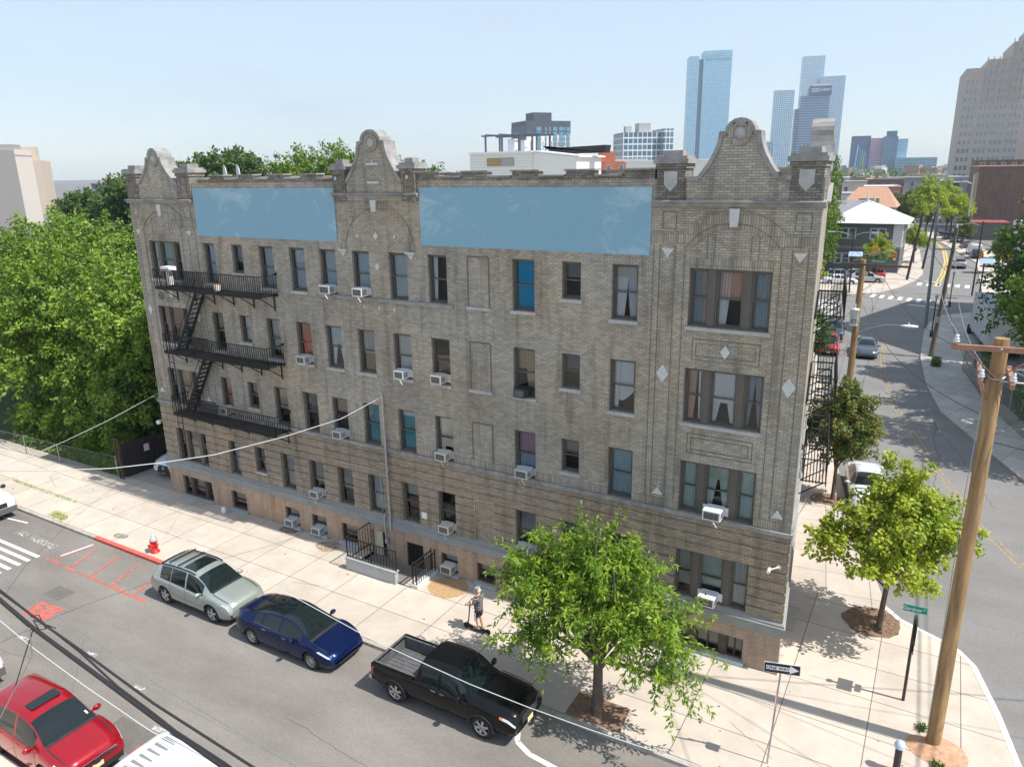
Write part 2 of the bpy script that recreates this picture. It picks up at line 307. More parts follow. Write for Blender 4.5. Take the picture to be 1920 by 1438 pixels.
# stone string course at second floor sills, sill band of the centre bay
mb = MB(); mb.box(-.06, W+.06, -.09, .02, 4.95, 5.09); mb.obox(((W+xr(D))/2+.03, D/2, 5.02), (SL*D/2, D/2, 0), (.05, 0, 0), (0, 0, .068)); mb.build('string_course', COPE, B)
mb = MB()
for a, b in zip([0]+[COL[c][1] for c in 'ABCDEFGHIKLMN'], [COL[c][0] for c in 'ABCDEFGHIKLMN']+[W]):
    if b-a > .05: mb.box(a+.005, b-.005, -.022, 0, 5.092, 5.38)
mb.build_each('soldier_course', BRS, B)
mb = MB(); mb.box(11.75, 18.5, -.1, .02, 11.17, 11.30); mb.build('sill_band', COPE, B)
# roof
mb = MB(); mb.add([(.3, .3, RZ), (xr(.3)-.3, .3, RZ), (xr(D)-.3, D-.3, RZ), (.3, D-.3, RZ)], [(0, 1, 2, 3)]); mb.build('roof', ROOFM, B)
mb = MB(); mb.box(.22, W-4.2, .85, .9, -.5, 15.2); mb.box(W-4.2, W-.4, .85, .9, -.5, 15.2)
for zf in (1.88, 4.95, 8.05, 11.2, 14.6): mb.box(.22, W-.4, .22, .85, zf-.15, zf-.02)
mb.build('dark_room_backing', ROOM, B)  # near-black surfaces paint in the darkness of unlit rooms

# ---- windows
def curtain_mat(c): return mat('curtain_%d_%d_%d' % tuple(int(v*255) for v in c), c, .9)
def wavy(mb, x0, x1, z0, z1, y, amp=.018, per=.09, x0b=None, x1b=None, curve=0):
    n = max(4, int((x1-x0)/per*4)); k = 6; x0b = x0 if x0b is None else x0b; x1b = x1 if x1b is None else x1b; vs = []
    for j in range(k+1):
        t = j/k; e = t**1.6
        for i in range(n+1):
            u = i/n; a = x0+(x1-x0)*u; b = x0b+(x1b-x0b)*u; vs.append((a*(1-e)+b*e, y+amp*sin(u*(x1-x0)/per*2*pi), z1+(z0-z1)*t))
    mb.add(vs, [(j*(n+1)+i, j*(n+1)+i+1, (j+1)*(n+1)+i+1, (j+1)*(n+1)+i) for j in range(k) for i in range(n)], 0, True)
def window(x0, x1, z0, z1, look=None, fm=FR, y=.13, split=None, sill=True, raised=0., slide=False):
    """look: list of (kind, colour) laid behind the panes: f full curtain, b blind to a fraction, t tied drapes, l left panel, r right panel"""
    mb = MB(); bays = [(x0, x1)]
    if split:
        m_ = .2; sw = (x1-x0-2*m_-.85)/2 if split == 3 else 0; bays = [(x0, x0+sw), (x0+sw+m_, x1-sw-m_), (x1-sw, x1)]
        for a in (bays[0][1], bays[1][1]): mb.box(a, a+m_, y-.05, y+.09, z0, z1)
    panes = MB(); zm = (z0+z1)/2
    allp = []
    for a, b in bays:
        panes = MB(); allp.append(panes); f = .055
        mb.box(a, a+f, y-.02, y+.1, z0, z1); mb.box(b-f, b, y-.02, y+.1, z0, z1); mb.box(a+f, b-f, y-.02, y+.1, z1-f, z1); mb.box(a+f, b-f, y-.03, y+.1, z0, z0+f*1.2)
        a2, b2 = a+f, b-f; s = .042
        if slide:
            xm = (a2+b2)/2
            mb.box(xm-.025, xm+.025, y+.01, y+.07, z0+f, z1-f)
            panes.add([(a2, y+.04, z0+f), (b2, y+.04, z0+f), (b2, y+.04, z1-f), (a2, y+.04, z1-f)], [(0, 1, 2, 3)]); continue
        # upper sash outside, lower sash inside
        for (c, d, yy) in ((zm-.02, z1-f, y+.015), (z0+f*1.2+raised, zm+.02+raised, y+.055)):
            mb.box(a2, a2+s, yy, yy+.032, c, d); mb.box(b2-s, b2, yy, yy+.032, c, d); mb.box(a2+s, b2-s, yy, yy+.032, d-s, d); mb.box(a2+s, b2-s, yy, yy+.032, c, c+s)
            panes.add([(a2+s, yy+.018, c+s), (b2-s, yy+.018, c+s), (b2-s, yy+.018, d-s), (a2+s, yy+.018, d-s)], [(0, 1, 2, 3)])
    wob = mb.build('window', fm, B)
    for q_ in allp: q_.build('pane', GL, wob, fix=False)
    if sill and z0 > .3: MB().box(x0-.06, x1+.06, -.075, y-.025, z0-.115, z0-.004).build('sill', STONE, wob)
    if look:
        if not isinstance(look[0], list): look = [look]*len(bays)
        for (a, b), lk in zip(bays, look):
            for kd, c, *fr in (lk if isinstance(lk[0], tuple) else [lk]):
                fr = fr[0] if fr else .5; cb = MB(); a3, b3, zb, zt = a+.06, b-.06, z0+.06, z1-.06; yc = y+.13
                if kd == 'f': wavy(cb, a3, b3, zb+(zt-zb)*(1-fr) if fr != .5 else zb, zt, yc)
                elif kd == 'b':
                    cb.box(a3, b3, yc, yc+.006, zt-(zt-zb)*fr, zt); cb.box(a3, b3, yc-.012, yc+.012, zt-(zt-zb)*fr-.03, zt-(zt-zb)*fr)
                elif kd == 't': m2 = (a3+b3)/2; wavy(cb, a3, m2, zb, zt, yc, x1b=a3+(m2-a3)*.35); wavy(cb, m2, b3, zb, zt, yc, x0b=b3-(b3-m2)*.35)
                elif kd == 'l': wavy(cb, a3, a3+(b3-a3)*fr, zb, zt, yc, x1b=a3+(b3-a3)*fr*.7)
                elif kd == 'r': wavy(cb, b3-(b3-a3)*fr, b3, zb, zt, yc, x0b=b3-(b3-a3)*fr*.7)
                elif kd == 'v': wavy(cb, a3, b3, zt-(zt-zb)*fr, zt, yc-.02)
                elif kd == 'c': cb.add([(a3+(b3-a3)*i/10, yc+.03, zt) for i in range(11)]+[(a3+(b3-a3)*i/10, yc+.03, zb+(zt-zb)*(.15+.5*abs(i/10-.35)**1.4)) for i in range(11)], [(i, i+1, 12+i, 11+i) for i in range(10)], 0, True)
                cb.build('blind' if kd == 'b' else 'curtain', curtain_mat(c), wob, fix=False)
    return wob
wh = (.75, .76, .76); bw_ = (.5, .58, .64); tan = (.5, .4, .26); gy = (.33, .33, .33); dr = (.28, .08, .07); teal = (.1, .36, .4); cream = (.85, .72, .5); brn = (.22, .15, .1); rose = (.75, .42, .34); lt = (.6, .6, .57)
LOOK = {
 (4, 'A'): [[('l', wh, .5)], [('f', (.4, .55, .5), .75)], [('r', tan, .5)]], (4, 'B'): [('f', (.55, .6, .68))], (4, 'C'): [('b', (.3, .33, .38), .6)], (4, 'D'): [('f', (.5, .55, .6))],
 (4, 'E'): [('b', wh, .3), ('f', (.45, .5, .55))], (4, 'F'): [('b', bw_, .95)], (4, 'G'): [('b', bw_, .9)], (4, 'H'): [('f', (.55, .6, .63))], (4, 'I'): [('l', wh, .3)], (4, 'K'): [('f', (0, .34, .62))],
 (4, 'L'): [('b', (.2, .2, .22), .4)], (4, 'M'): [('v', (.6, .56, .5), .22), ('l', wh, .55), ('r', (.6, .6, .62), .5)], (4, 'N'): [[('f', (.3, .33, .36)), ('r', rose, .4)], [('f', (.75, .4, .28), .52), ('l', wh, .5)], [('f', (.35, .4, .43))]],
 (3, 'A'): [[('b', dr, .9)], [('f', (.3, .1, .09), .6)], [('b', gy, .5)]], (3, 'B'): [('b', (.12, .1, .09), .3)], (3, 'C'): [('f', (.5, .54, .6))], (3, 'D'): [('b', (.35, .36, .36), .8), ('r', wh, .5)],
 (3, 'E'): [('b', brn, .35), ('f', (.75, .16, .08))], (3, 'F'): [('t', wh), ('v', bw_, .45)], (3, 'G'): [('b', (.55, .6, .66), .55), ('f', (.3, .22, .15))], (3, 'H'): [('b', lt, .95)], (3, 'I'): [('b', tan, .4), ('b', brn, .8)],
 (3, 'K'): [('b', (.42, .31, .19), .42), ('r', tan, .6)], (3, 'L'): [('b', (.14, .15, .17), .5)], (3, 'M'): [('l', wh, .3), ('c', wh)], (3, 'N'): [[('l', (.6, .35, .3), .6), ('r', wh, .3)], [('t', (.7, .73, .75)), ('v', wh, .6)], [('t', (.3, .34, .4))]],
 (2, 'A'): [[('b', (.3, .33, .35), .5)], [('f', (.6, .38, .25))], [('b', gy, .4)]], (2, 'B'): [('b', (.55, .25, .2), .8)], (2, 'C'): [('b', (.16, .16, .16), .6)], (2, 'D'): [('f', (.5, .42, .3), .6)], (2, 'E'): [('b', (.1, .1, .11), .5)],
 (2, 'F'): [('b', (.4, .27, .17), .35)], (2, 'G'): [('b', (.2, .32, .36), .5), ('f', teal)], (2, 'H'): [('v', wh, .15), ('f', teal)], (2, 'I'): [('f', cream, .75), ('l', (.95, .9, .85), .4)], (2, 'K'): [('f', (.36, .42, .55)), ('b', (.6, .2, .25), .45)],  # column I: bright curtain colours carry the look of a lit room
 (2, 'L'): [('b', (.25, .22, .2), .35)], (2, 'M'): [('f', (.5, .58, .66))], (2, 'N'): [[('f', (.62, .66, .62))], [('t', (.62, .68, .6)), ('v', (.5, .58, .5), .3)], [('f', (.6, .65, .63))]],
 (1, 'A'): [[('b', tan, .4)], [('b', (.55, .45, .33), .9)], [('b', gy, .6)]], (1, 'B'): [('b', gy, .95), ('f', (.8, .82, .85), .2)], (1, 'C'): [('b', (.2, .19, .18), .7)], (1, 'D'): [('b', (.42, .39, .36), .95)], (1, 'E'): [('b', (.4, .38, .35), .6)], (1, 'F'): [('b', (.38, .35, .33), .6)],
 (1, 'G'): [('b', (.52, .52, .5), .95)], (1, 'H'): [('b', lt, .3), ('f', (.5, .4, .28), .3)], (1, 'I'): [('r', wh, .15)], (1, 'K'): [('b', (.33, .3, .29), .6)], (1, 'L'): [('b', gy, .4)], (1, 'M'): [('b', gy, .6)], (1, 'N'): [[('b', lt, .8)], [('b', (.62, .66, .62), .7)], [('f', (.6, .6, .58))]],
}
for r in ROW:
    for c in COL:
        if c == 'J':
            continue
        x0, x1, z0, z1 = opening(c, r)
        window(x0, x1, z0, z1, LOOK.get((r, c)), split=3 if c in 'AN' else None, sill=(r in (3, 4) and not (r == 4 and c in 'FGHI')) or c in 'CL')
for c, h in BASE.items(): window(*h, [('b', (.5, .42, .3), .7)] if c not in 'I' else [('b', lt, .4)], fm=FRB, split=3 if c in 'AN' else None, sill=False, slide=c == 'N', y=.09)
MBs = MB()
for c, h in BASE.items(): MBs.box(h[0]-.08, h[1]+.08, -.2, -.04, .02, h[2]-.004)
MBs.build_each('basement_sill', mat('painted_sill', (.4, .46, .5), .7, noise=(3, .15)), B)
# blind windows in column J; above row one, dark strips paint in the recess shade
for r in ROW:
    x0, x1 = COL['J']; z0, z1 = ROW[r]; mb = MB()
    for a, b, c, d in ((x0-.03, x0+.02, z0, z1), (x1-.02, x1+.03, z0, z1), (x0+.02, x1-.02, z1-.02, z1+.04)): mb.box(a, b, -.014 if r > 1 else -.034, -.002, c, d)
    o = mb.build('blind_window', DARK if r > 1 else BR, B)
    if r in (3, 4): MB().box(x0-.06, x1+.06, -.075, .0, z0-.115, z0-.004).build('sill', STONE, o)

# ---- parapets, towers and gables
CAPH = .055
mb = MB(); cp = MB()
def battle(x0, x1, first_high, n):
    st = (x1-x0)/n
    for i in range(n):
        a, b = x0+i*st, x0+(i+1)*st; hi = (i % 2 == 0) == first_high; t = 16.03 if hi else 15.86
        mb.box(a, b, 0, .35, 15.7, t-CAPH); cp.box(a-(.05 if hi else -.05), b+(.05 if hi else -.05), -.06, .41, t-CAPH, t)
battle(5.05, 13.1, False, 9); battle(17.05, 26.0, True, 9)
for k in range(13):      # the other parapets of the roof
    y0, y1 = .35+k*1.85, .35+(k+1)*1.85
    if y1 < D: mb.box(0, .35, y0, y1, 15.35, 15.9); mb.obox((xr((y0+y1)/2)-.18, (y0+y1)/2, 15.75), (SL*.925, .925, 0), (.17, 0, 0), (0, 0, .25 if k % 2 else .33))
mb.box(0, xr(D), D-.35, D, 15.35, 15.95)
mb.build_each('parapet', BRD, B); cp.build_each('coping', COPE, B)
def ring(mb, cx, cz, r0, r1, a0, a1, y0, y1, n=28, mi=0):
    for i in range(n):
        a, b = a0+(a1-a0)*i/n, a0+(a1-a0)*(i+1)/n
        p = [(cx+r0*cos(a), cz+r0*sin(a)), (cx+r1*cos(a), cz+r1*sin(a)), (cx+r1*cos(b), cz+r1*sin(b)), (cx+r0*cos(b), cz+r0*sin(b))]
        mb.prism(p, y0, y1, 'Y', mi)
def gable_outline(cx, hw, sh, zb, zsh, zpk, foot):
    r = (zpk-zsh); pts = [(cx-hw, zb)]; N = 9
    for i in range(N+1):
        t = i/N; pts.append((cx-(sh+(foot-sh)*(1-t)**1.9), zb+(zsh-zb)*t**.93))
    pts += [(cx-sh, zsh), (cx-sh+.12, zsh)]
    for i in range(9): a = pi-pi*i/8; pts.append((cx+(sh-.16)*cos(a), zsh+(zpk-zsh)*sin(a)))
    pts += [(cx+sh-.12, zsh), (cx+sh, zsh)]
    for i in range(N+1):
        t = 1-i/N; pts.append((cx+(sh+(foot-sh)*(1-t)**1.9), zb+(zsh-zb)*t**.93))
    pts.append((cx+hw, zb)); return pts
def inset(pts, d, c):      # crude inward offset of an open outline
    out = []
    for i, p in enumerate(pts):
        a, b = Vector(pts[max(i-1, 0)]), Vector(pts[min(i+1, len(pts)-1)]); t = (b-a); t = t.normalized() if t.length else Vector((1, 0)); out.append((p[0]+t.y*d, p[1]-t.x*d))
    return out
def gable(cx, hw, sh, zsh, zpk, foot, y0, y1, name='gable', M=None, med=True):
    pts = gable_outline(cx, hw, sh, 15.73, zsh, zpk, foot); g = MB(); n = len(pts)
    g.prism([(cx+hw, 15.0), *pts[::-1], (cx-hw, 15.0)][::-1], y0, y1)
    if M: g.xf(M)
    o = g.build(name, BR, B)
    c = MB()
    for i in range(n-1):      # coping runs over the outline, standing proud front and back
        p, q = Vector(pts[i]), Vector(pts[i+1]); t = q-p
        if t.length < .01: continue
        t.normalize(); nn_ = Vector((-t.y, t.x)); e = .001*(i % 3); p -= t*.012; q += t*.012
        c.prism([tuple(p+nn_*(.035+e)), tuple(q+nn_*(.035+e)), tuple(q-nn_*.085), tuple(p-nn_*.085)], y0-.045-e, y1+.03+e)
    if M: c.xf(M)
    c.build('coping', COPE, o)
    c = MB(); ring(c, cx, zsh-.03, .19, .33, 0, 2*pi, y0-.045, y0, 20)
    if M: c.xf(M)
    c.build('medallion_ring', BRS, o)
    c = MB(); c.lathe([(0, -.03), (.19, -.03), (.19, 0)], (cx, y0, zsh-.03), 20, 0, 'Y')
    if M: c.xf(M)
    c.build('medallion', STONE, o); return o
def pilaster(x0, x1, y0=-.06, y1=.75, zt=16.13, shield=False, M=None, name='pilaster'):
    g = MB(); g.box(x0+.06, x1-.06, y0, y1, 14.99, zt)
    g.box(x0+.02, x1-.02, y0-.04, y1+.02, zt-.14, zt)
    if M: g.xf(M)
    o = g.build(name, BRD, B)
    c = MB(); c.box(x0-.04, x1+.04, y0-.1, y1+.07, zt+.002, zt+.14); c.box(x0+.02, x1-.02, y0-.03, y1+.02, zt+.14, zt+.22); c.box(x0+.2, x1-.2, y0+.12, y1-.12, zt+.22, zt+.38)
    if M: c.xf(M)
    c.build('cap', COPE, o)
    if shield:
        m = (x0+x1)/2; s = MB(); s.prism([(m-.2, 15.92), (m-.2, 15.55), (m, 15.34), (m+.2, 15.55), (m+.2, 15.92)], y0-.03, y0)
        if M: s.xf(M)
        s.build('shield', STONE, o)
    else:
        m = (x0+x1)/2; s = MB()
        for a, b, c_, d in ((m-.21, m-.18, 15.25, 15.95), (m+.18, m+.21, 15.25, 15.95), (m-.18, m+.18, 15.92, 15.95)): s.box(a, b, y0-.012, y0, c_, d)
        if M: s.xf(M)
        s.build('panel_shade_strip', DARK, o)  # dark strips painted on as the shade of a sunk panel line
pilaster(0, .95); pilaster(3.72, 4.68); gable(2.3, 1.42, .52, 16.8, 17.2, 1.3, -.03, .62)
pilaster(13.06, 13.8, y0=-.12, y1=.5); pilaster(16.38, 17.12, y0=-.12, y1=.5); gable(15.1, 1.33, .62, 17.1, 17.5, 1.3, -.08, .5)
pilaster(26.02, 27.0, shield=True); pilaster(29.84, 30.82, y1=.9, shield=True); gable(28.45, 1.46, .55, 16.95, 17.3, 1.12, -.03, .4)
# the avenue side repeats the corner gable
ang = atan2(1, SL)        # direction of the side wall
Ms = Matrix.Translation((W, 0, 0)) @ Matrix.Rotation(ang, 4, 'Z')
gable(2.45, 1.45, .55, 16.95, 17.3, 1.12, -.03, .5, M=Ms); pilaster(3.9, 4.8, y0=-.03, y1=.8, M=Ms)
for cx in (9.5, 19.5): gable(cx, 1.45, .55, 16.95, 17.3, 1.12, -.03, .5, M=Ms)
# cornices of the bays
def cornice(x0, x1, z, side=False):
    g = MB(); P = [(0, z), (-.19, z-.02), (-.19, z-.06), (-.11, z-.1), (-.09, z-.16), (-.04, z-.2), (0, z-.2)]
    g.prism(P, x0, x1, 'X')
    if side: g2 = MB(); g2.prism(P, 0, D, 'X'); g2.xf(Ms); g.add(g2.v, g2.f)
    return g.build('cornice', COPE, B)
cornice(-.1, 4.62, 15.0); cornice(13.0, 17.14, 15.3); cornice(25.96, W+.1, 15.09, True)
# corner tower detail: grooves (dark strips painted as joint shade), arches, keystones, ornaments
gr = MB()
def groove(x0, x1, z0, z1, w_=.022): gr.box(x0-w_/2 if x0 == x1 else x0, x1+w_/2 if x0 == x1 else x1, -.009, 0, z0-w_/2 if z0 == z1 else z0, z1+w_/2 if z0 == z1 else z1)
def frame(x0, x1, z0, z1): groove(x0, x0, z0, z1); groove(x1, x1, z0, z1); groove(x0+.012, x1-.012, z0, z0); groove(x0+.012, x1-.012, z1, z1)
for x in (26.05, 26.25, 26.72, 27.03, 29.83, 30.13, 30.56): groove(x, x, 5.4, 13.75)
for x in (.12, .32, .8, 3.52, 3.98, 4.5): groove(x, x, 5.4, 13.7)
for x in (27.7, 27.92, 28.98, 29.2): groove(x, x, 13.12, 14.1)
for x in (1.5, 1.72, 2.7, 2.92): groove(x, x, 13.12, 14.1)
for (a, b) in ((27.4, 29.44), (1.2, 3.1)):
    for z in (7.18, 10.27): frame(a, b, z, z+.66); frame(a+.12, b-.12, z+.13, z+.53)
frame(26.3, 26.72, 14.25, 14.75); frame(30.14, 30.56, 14.25, 14.75); frame(.22, .6, 14.2, 14.72); frame(3.9, 4.35, 14.2, 14.72)
gr.build_each('groove_shade_strip', DARK, B)
so_ = MB()
for cx in (28.45, 2.27):
    hw = 1.5
    for (r0, r1, y_) in ((1.5, 1.66, .02), (1.68, 2.02, .045)):
        a = math.acos(min(1, (hw if r1 > 1.7 else 1.24)/((r0+r1)/2))); q_ = MB(); ring(q_, cx, 12.78, r0, r1, a, pi-a, -y_, 0, 44); q_.build('brick_arch', BRS, B)
so_.box(26.02, 27.0, -.04, 0, 13.86, 14.14); so_.box(29.93, 30.79, -.04, 0, 13.86, 14.14); so_.box(.02, .82, -.04, 0, 13.8, 14.1); so_.box(3.72, 4.6, -.04, 0, 13.8, 14.1)
q_ = MB(); ring(q_, 15.03, 13.14, 1.56, 1.8, 0, pi, -.035, 0, 60); q_.build('brick_arch', BRS, B)
so_.box(27.21, 29.64, -.012, 0, 13.11, 13.4); so_.box(1.03, 3.29, -.012, 0, 13.11, 13.4)
so_.build_each('brick_band', BRS, B)
orn = MB()
def key(cx, zt, zb, wt, wb): orn.prism([(cx-wt/2, zt), (cx-wb/2, zb), (cx+wb/2, zb), (cx+wt/2, zt)], -.09, 0)
def dia(cx, cz, w_, h_, d=.03): orn.prism([(cx-w_/2, cz), (cx, cz-h_/2), (cx+w_/2, cz), (cx, cz+h_/2)], -d, 0)
def tri(cx, zt, zb, w_, up=False): orn.prism([(cx-w_/2, zb), (cx+w_/2, zb), (cx, zt)] if up else [(cx-w_/2, zt), (cx, zb), (cx+w_/2, zt)], -.035, 0)
key(28.45, 14.86, 14.34, .3, .22); key(2.25, 14.76, 14.25, .29, .21); key(15.02, 15.02, 14.6, .3, .21)
dia(28.43, 10.6, .3, .44); dia(26.49, 9.71, .4, .62); dia(30.34, 9.73, .4, .62); dia(2.2, 10.6, .28, .42); dia(.42, 9.75, .3, .6); dia(3.98, 9.7, .32, .62)
dia(15.0, 13.7, .26, .28); dia(14.1, 13.68, .13, .16); dia(15.9, 13.7, .13, .16); dia(14.98, 12.53, .26, .3); dia(13.3, 15.82, .12, .16, .15); dia(16.73, 15.85, .12, .16, .15)
for x in (14.2, 14.97, 15.72): dia(x, 10.93, .12, .15)
tri(26.5, 13.66, 13.38, .4); tri(30.34, 13.66, 13.38, .38); tri(.42, 13.6, 13.34, .33); tri(4.1, 13.61, 13.36, .37); tri(13.3, 13.06, 12.85, .28); tri(16.63, 13.06, 12.85, .28)
tri(26.48, 5.79, 5.52, .38, True); tri(30.34, 5.8, 5.52, .34, True); tri(.42, 5.8, 5.53, .3, True); tri(3.95, 5.8, 5.52, .32, True)
orn.box(13.1, 13.52, -.1, 0, 13.08, 13.15); orn.box(16.41, 16.83, -.1, 0, 13.08, 13.15); orn.box(14.85, 15.4, -.13, -.08, 15.62, 15.7); orn.box(14.83, 15.42, -.13, -.08, 16.28, 16.36)
orn.box(15.09, 15.16, -.13, -.08, 16.36, 16.44)
orn.build_each('stone_ornament', WST, B)
MB().box(4.7, 13.03, -.022, 0, 13.42, 15.47).build('painted_panel', BLUE, B); MB().box(17.15, 25.93, -.022, 0, 13.42, 15.47).build('painted_panel', BLUE, B)

# ---- street front fire escape, three platforms with rails, stairs and drop ladder
def rail(mb, p, q, z0, z1, step=.13, r=.009):
    p, q = Vector(p), Vector(q); n = max(1, int((q-p).length/step))
    for z in (z0+.06, z1): mb.bar((p.x, p.y, z), (q.x, q.y, z), .045, .03)
    for i in range(n+1):
        a = p+(q-p)*i/n; mb.bar((a.x, a.y, z0), (a.x, a.y, z1), .02, .02, up=(1, 0, 0)) if r else 0
def slats(mb, x0, x1, y0, y1, z, st=.075):
    n = int((y1-y0)/st)
    for i in range(n+1): y = y0+(y1-y0)*i/n; mb.box(x0, x1, y-.018, y+.018, z, z+.02)
FE = MB().box(2.38, 9.42, -.06, 0, 11.0, 11.05).build('fire_escape', BLACK, B); MB().box(2.38, 9.42, -.06, 0, 7.95, 8.0).build('ledger', BLACK, FE); MB().box(2.38, 9.42, -.06, 0, 4.88, 4.93).build('ledger', BLACK, FE)
YO = -.95
for k, z in enumerate((11.05, 8.0, 4.93)):
    p = MB(); X0, X1 = 2.42, 9.4
    hx0, hx1 = (4.0, 4.9) if k < 2 else (99, 99)
    slats(p, X0, min(hx0, X1), YO, -.06, z)
    if k < 2: slats(p, hx1, X1, YO, -.06, z); slats(p, hx0, hx1, YO, -.62, z)
    p.box(X0, X1, YO-.02, YO+.02, z-.05, z+.03)
    for i in range(6): x = X0+.25+(X1-X0-.5)*i/5; p.bar((x, -.03, z-.02), (x, YO, z-.02), .04, .04); p.bar((x, -.02, z-.6), (x, YO+.15, z-.04), .035, .035); p.bar((x, -.03, z-.7), (x, -.03, z), .04, .04)
    p.build('platform', BLACK, FE)
    q = MB(); rail(q, (X0, YO), (X1, YO), z, z+.88); rail(q, (X0, YO), (X0, -.05), z, z+.88); rail(q, (X1, YO), (X1, -.05), z, z+.88); rail(q, (3.9, -.55), (5.1, -.55), z, z+.8)
    q.bar((X1, -.05, z+.88), (X1, -.05, z+.95), .1, .1); q.build('railing', BLACK, FE)
def stair(xa, za, xb, zb, y0=-.6, y1=-.12):
    s = MB()
    for y in (y0, y1): s.bar((xa, y, za), (xb, y, zb), .03, .14); s.bar((xa, y, za+.5), (xb, y, zb+.5), .02, .02)
    n = 13
    for i in range(1, n): t = i/n; x = xa+(xb-xa)*t; zz = za+(zb-za)*t; s.box(x-.1, x+.1, y0, y1, zz-.01, zz+.012)
    s.build('stair', BLACK, FE)
stair(4.85, 11.05, 2.9, 8.02); stair(4.85, 8.0, 2.9, 4.95)
s = MB()
for x in (2.55, 2.9): s.bar((x, YO+.08, 2.9), (x, YO+.08, 8.0), .025, .025, up=(1, 0, 0))
for i in range(17): s.bar((2.55, YO+.08, 3.0+i*.3), (2.9, YO+.08, 3.0+i*.3), .02, .02)
s.tube([(2.85+.16*cos(a), YO-.02, 10.72+.16*sin(a)) for a in [2*pi*i/14 for i in range(15)]], .014, 5); s.bar((2.7, YO-.02, 10.72), (3.0, YO-.02, 10.72), .02, .02); s.bar((2.85, YO-.02, 10.56), (2.85, YO-.02, 10.9), .02, .02, up=(1, 0, 0))
s.build('drop_ladder', BLACK, FE)
# ---- avenue side fire escape
FS_ = MB().box(4.6, 10.6, -.07, -.0, 10.98, 11.03).xf(Ms).build('fire_escape', BLACK, B)
for z in (7.95, 4.9): MB().box(4.6, 10.6, -.07, 0, z, z+.05).xf(Ms).build('ledger', BLACK, FS_)
for z in (11.03, 8.0, 4.95):
    p = MB(); slats(p, 4.7, 10.5, -.95, -.07, z, .1); p.box(4.7, 10.5, -.97, -.93, z-.05, z+.03)
    for i in range(5): x = 4.9+5.4*i/4; p.bar((x, -.03, z-.6), (x, -.85, z-.04), .035, .035)
    p.xf(Ms).build('platform', BLACK, FS_)
    q = MB(); rail(q, (4.7, -.95), (10.5, -.95), z, z+.9, .11); rail(q, (4.7, -.95), (4.7, -.05), z, z+.9, .11); rail(q, (10.5, -.95), (10.5, -.05), z, z+.9, .11); q.xf(Ms).build('railing', BLACK, FS_)
for z in (11.0, 8.0):
    s = MB()
    for y in (-.8, -.3): s.bar((9.5, y, z), (7.4, y, z-3), .03, .14)
    for i in range(1, 13): t = i/13; s.box(9.5-2.1*t-.1, 9.5-2.1*t+.1, -.8, -.3, z-3*t-.01, z-3*t+.012)
    s.xf(Ms).build('stair', BLACK, FS_)
# ---- basement door, hatch, service mast and small wall fixtures
MB().box(13.72, 14.2, .1, .14, -.62, 1.08).box(14.22, 14.55, .3, .34, -.62, 1.08).build('basement_door', mat('cream_door_paint', (.62, .58, .43), .55, noise=(1.5, .12)), B)
mb = MB(); mb.box(15.63, 16.5, .02, .06, -.2, 1.0)
for i in range(1, 6): mb.box(15.63+.145*i, 15.65+.145*i, -.01, .02, -.2, 1.0)
mb.build('hatch', BLACK, B)
GALV = mat('galvanised_steel', (.42, .45, .47), .4, .7, noise=(6, .15))
mb = MB(); mb.cyl((14.92, -.16, 1.45), (14.92, -.16, 7.25), .045); mb.cyl((14.92, -.16, 7.25), (14.92, -.16, 7.5), .075, .03)
for z in (2.2, 3.9, 5.4, 6.9): mb.box(14.85, 14.99, -.2, 0, z, z+.04)
mb.cyl((14.9, -.1, 6.95), (15.15, -.14, 6.95), .012); mb.build('service_mast', GALV, B)
mb = MB(); mb.tube([(14.45, -.05, 4.45), (14.5, -.1, 4.4), (14.9, -.12, 4.38)], .02, 6); mb.tube([(14.62, -.1, 2.1), (14.6, -.16, 1.9), (14.62, -.16, 1.0), (14.66, -.16, .85)], .035, 8); mb.box(14.58, 14.72, -.2, -.05, .72, .92)
mb.tube([(11.9, -.03, 3.98), (14.3, -.03, 3.97), (14.42, -.03, 3.85), (14.44, -.03, 2.1)], .014, 6); mb.build('conduit', GALV, B)
mb = MB(); mb.box(16.52, 16.78, -.05, -.03, 2.3, 2.58); mb.build('notice', mat('notice_white', (.75, .76, .76), .6), B)
WH = mat('white_plastic', (.78, .78, .78), .4)
mb = MB(); mb.lathe([(0, -.14), (.1, -.13), (.12, -.05), (.1, .02), (0, .03)], (-.1, -.12, 3.86), 14, 0, 'Y'); mb.cyl((-.1, -.05, 3.9), (.02, 0, 3.95), .03); mb.build('camera_housing', WH, B)
mb = MB(); mb.cyl((30.55, -.03, 3.9), (30.3, -.3, 3.86), .018); mb.cyl((30.3, -.42, 3.84), (30.3, -.2, 3.86), .055, .06); mb.cyl((30.55, -.04, 3.9), (30.55, 0, 3.9), .07); mb.build('camera_housing', WH, B)
# rust streaks below some sills are part of the brick
rs = mat('rust_stain', (.29, .2, .125), .95, noise=(9, .35))
mb = MB()
for x, z, h in ((10.75, 11.1, .45), (10.8, 7.95, .4), (15.05, .0, 0), (17.85, 7.95, .5), (28.6, .0, 0)):
    if h: mb.prism([(x-.05, z), (x-.035, z-h*.5), (x-.02, z-h*.55), (x-.01, z-h), (x+.01, z-h*.9), (x+.015, z-h*.4), (x+.04, z-h*.5), (x+.05, z)], -.003, 0)
mb.build_each('rust_streak', rs, B)
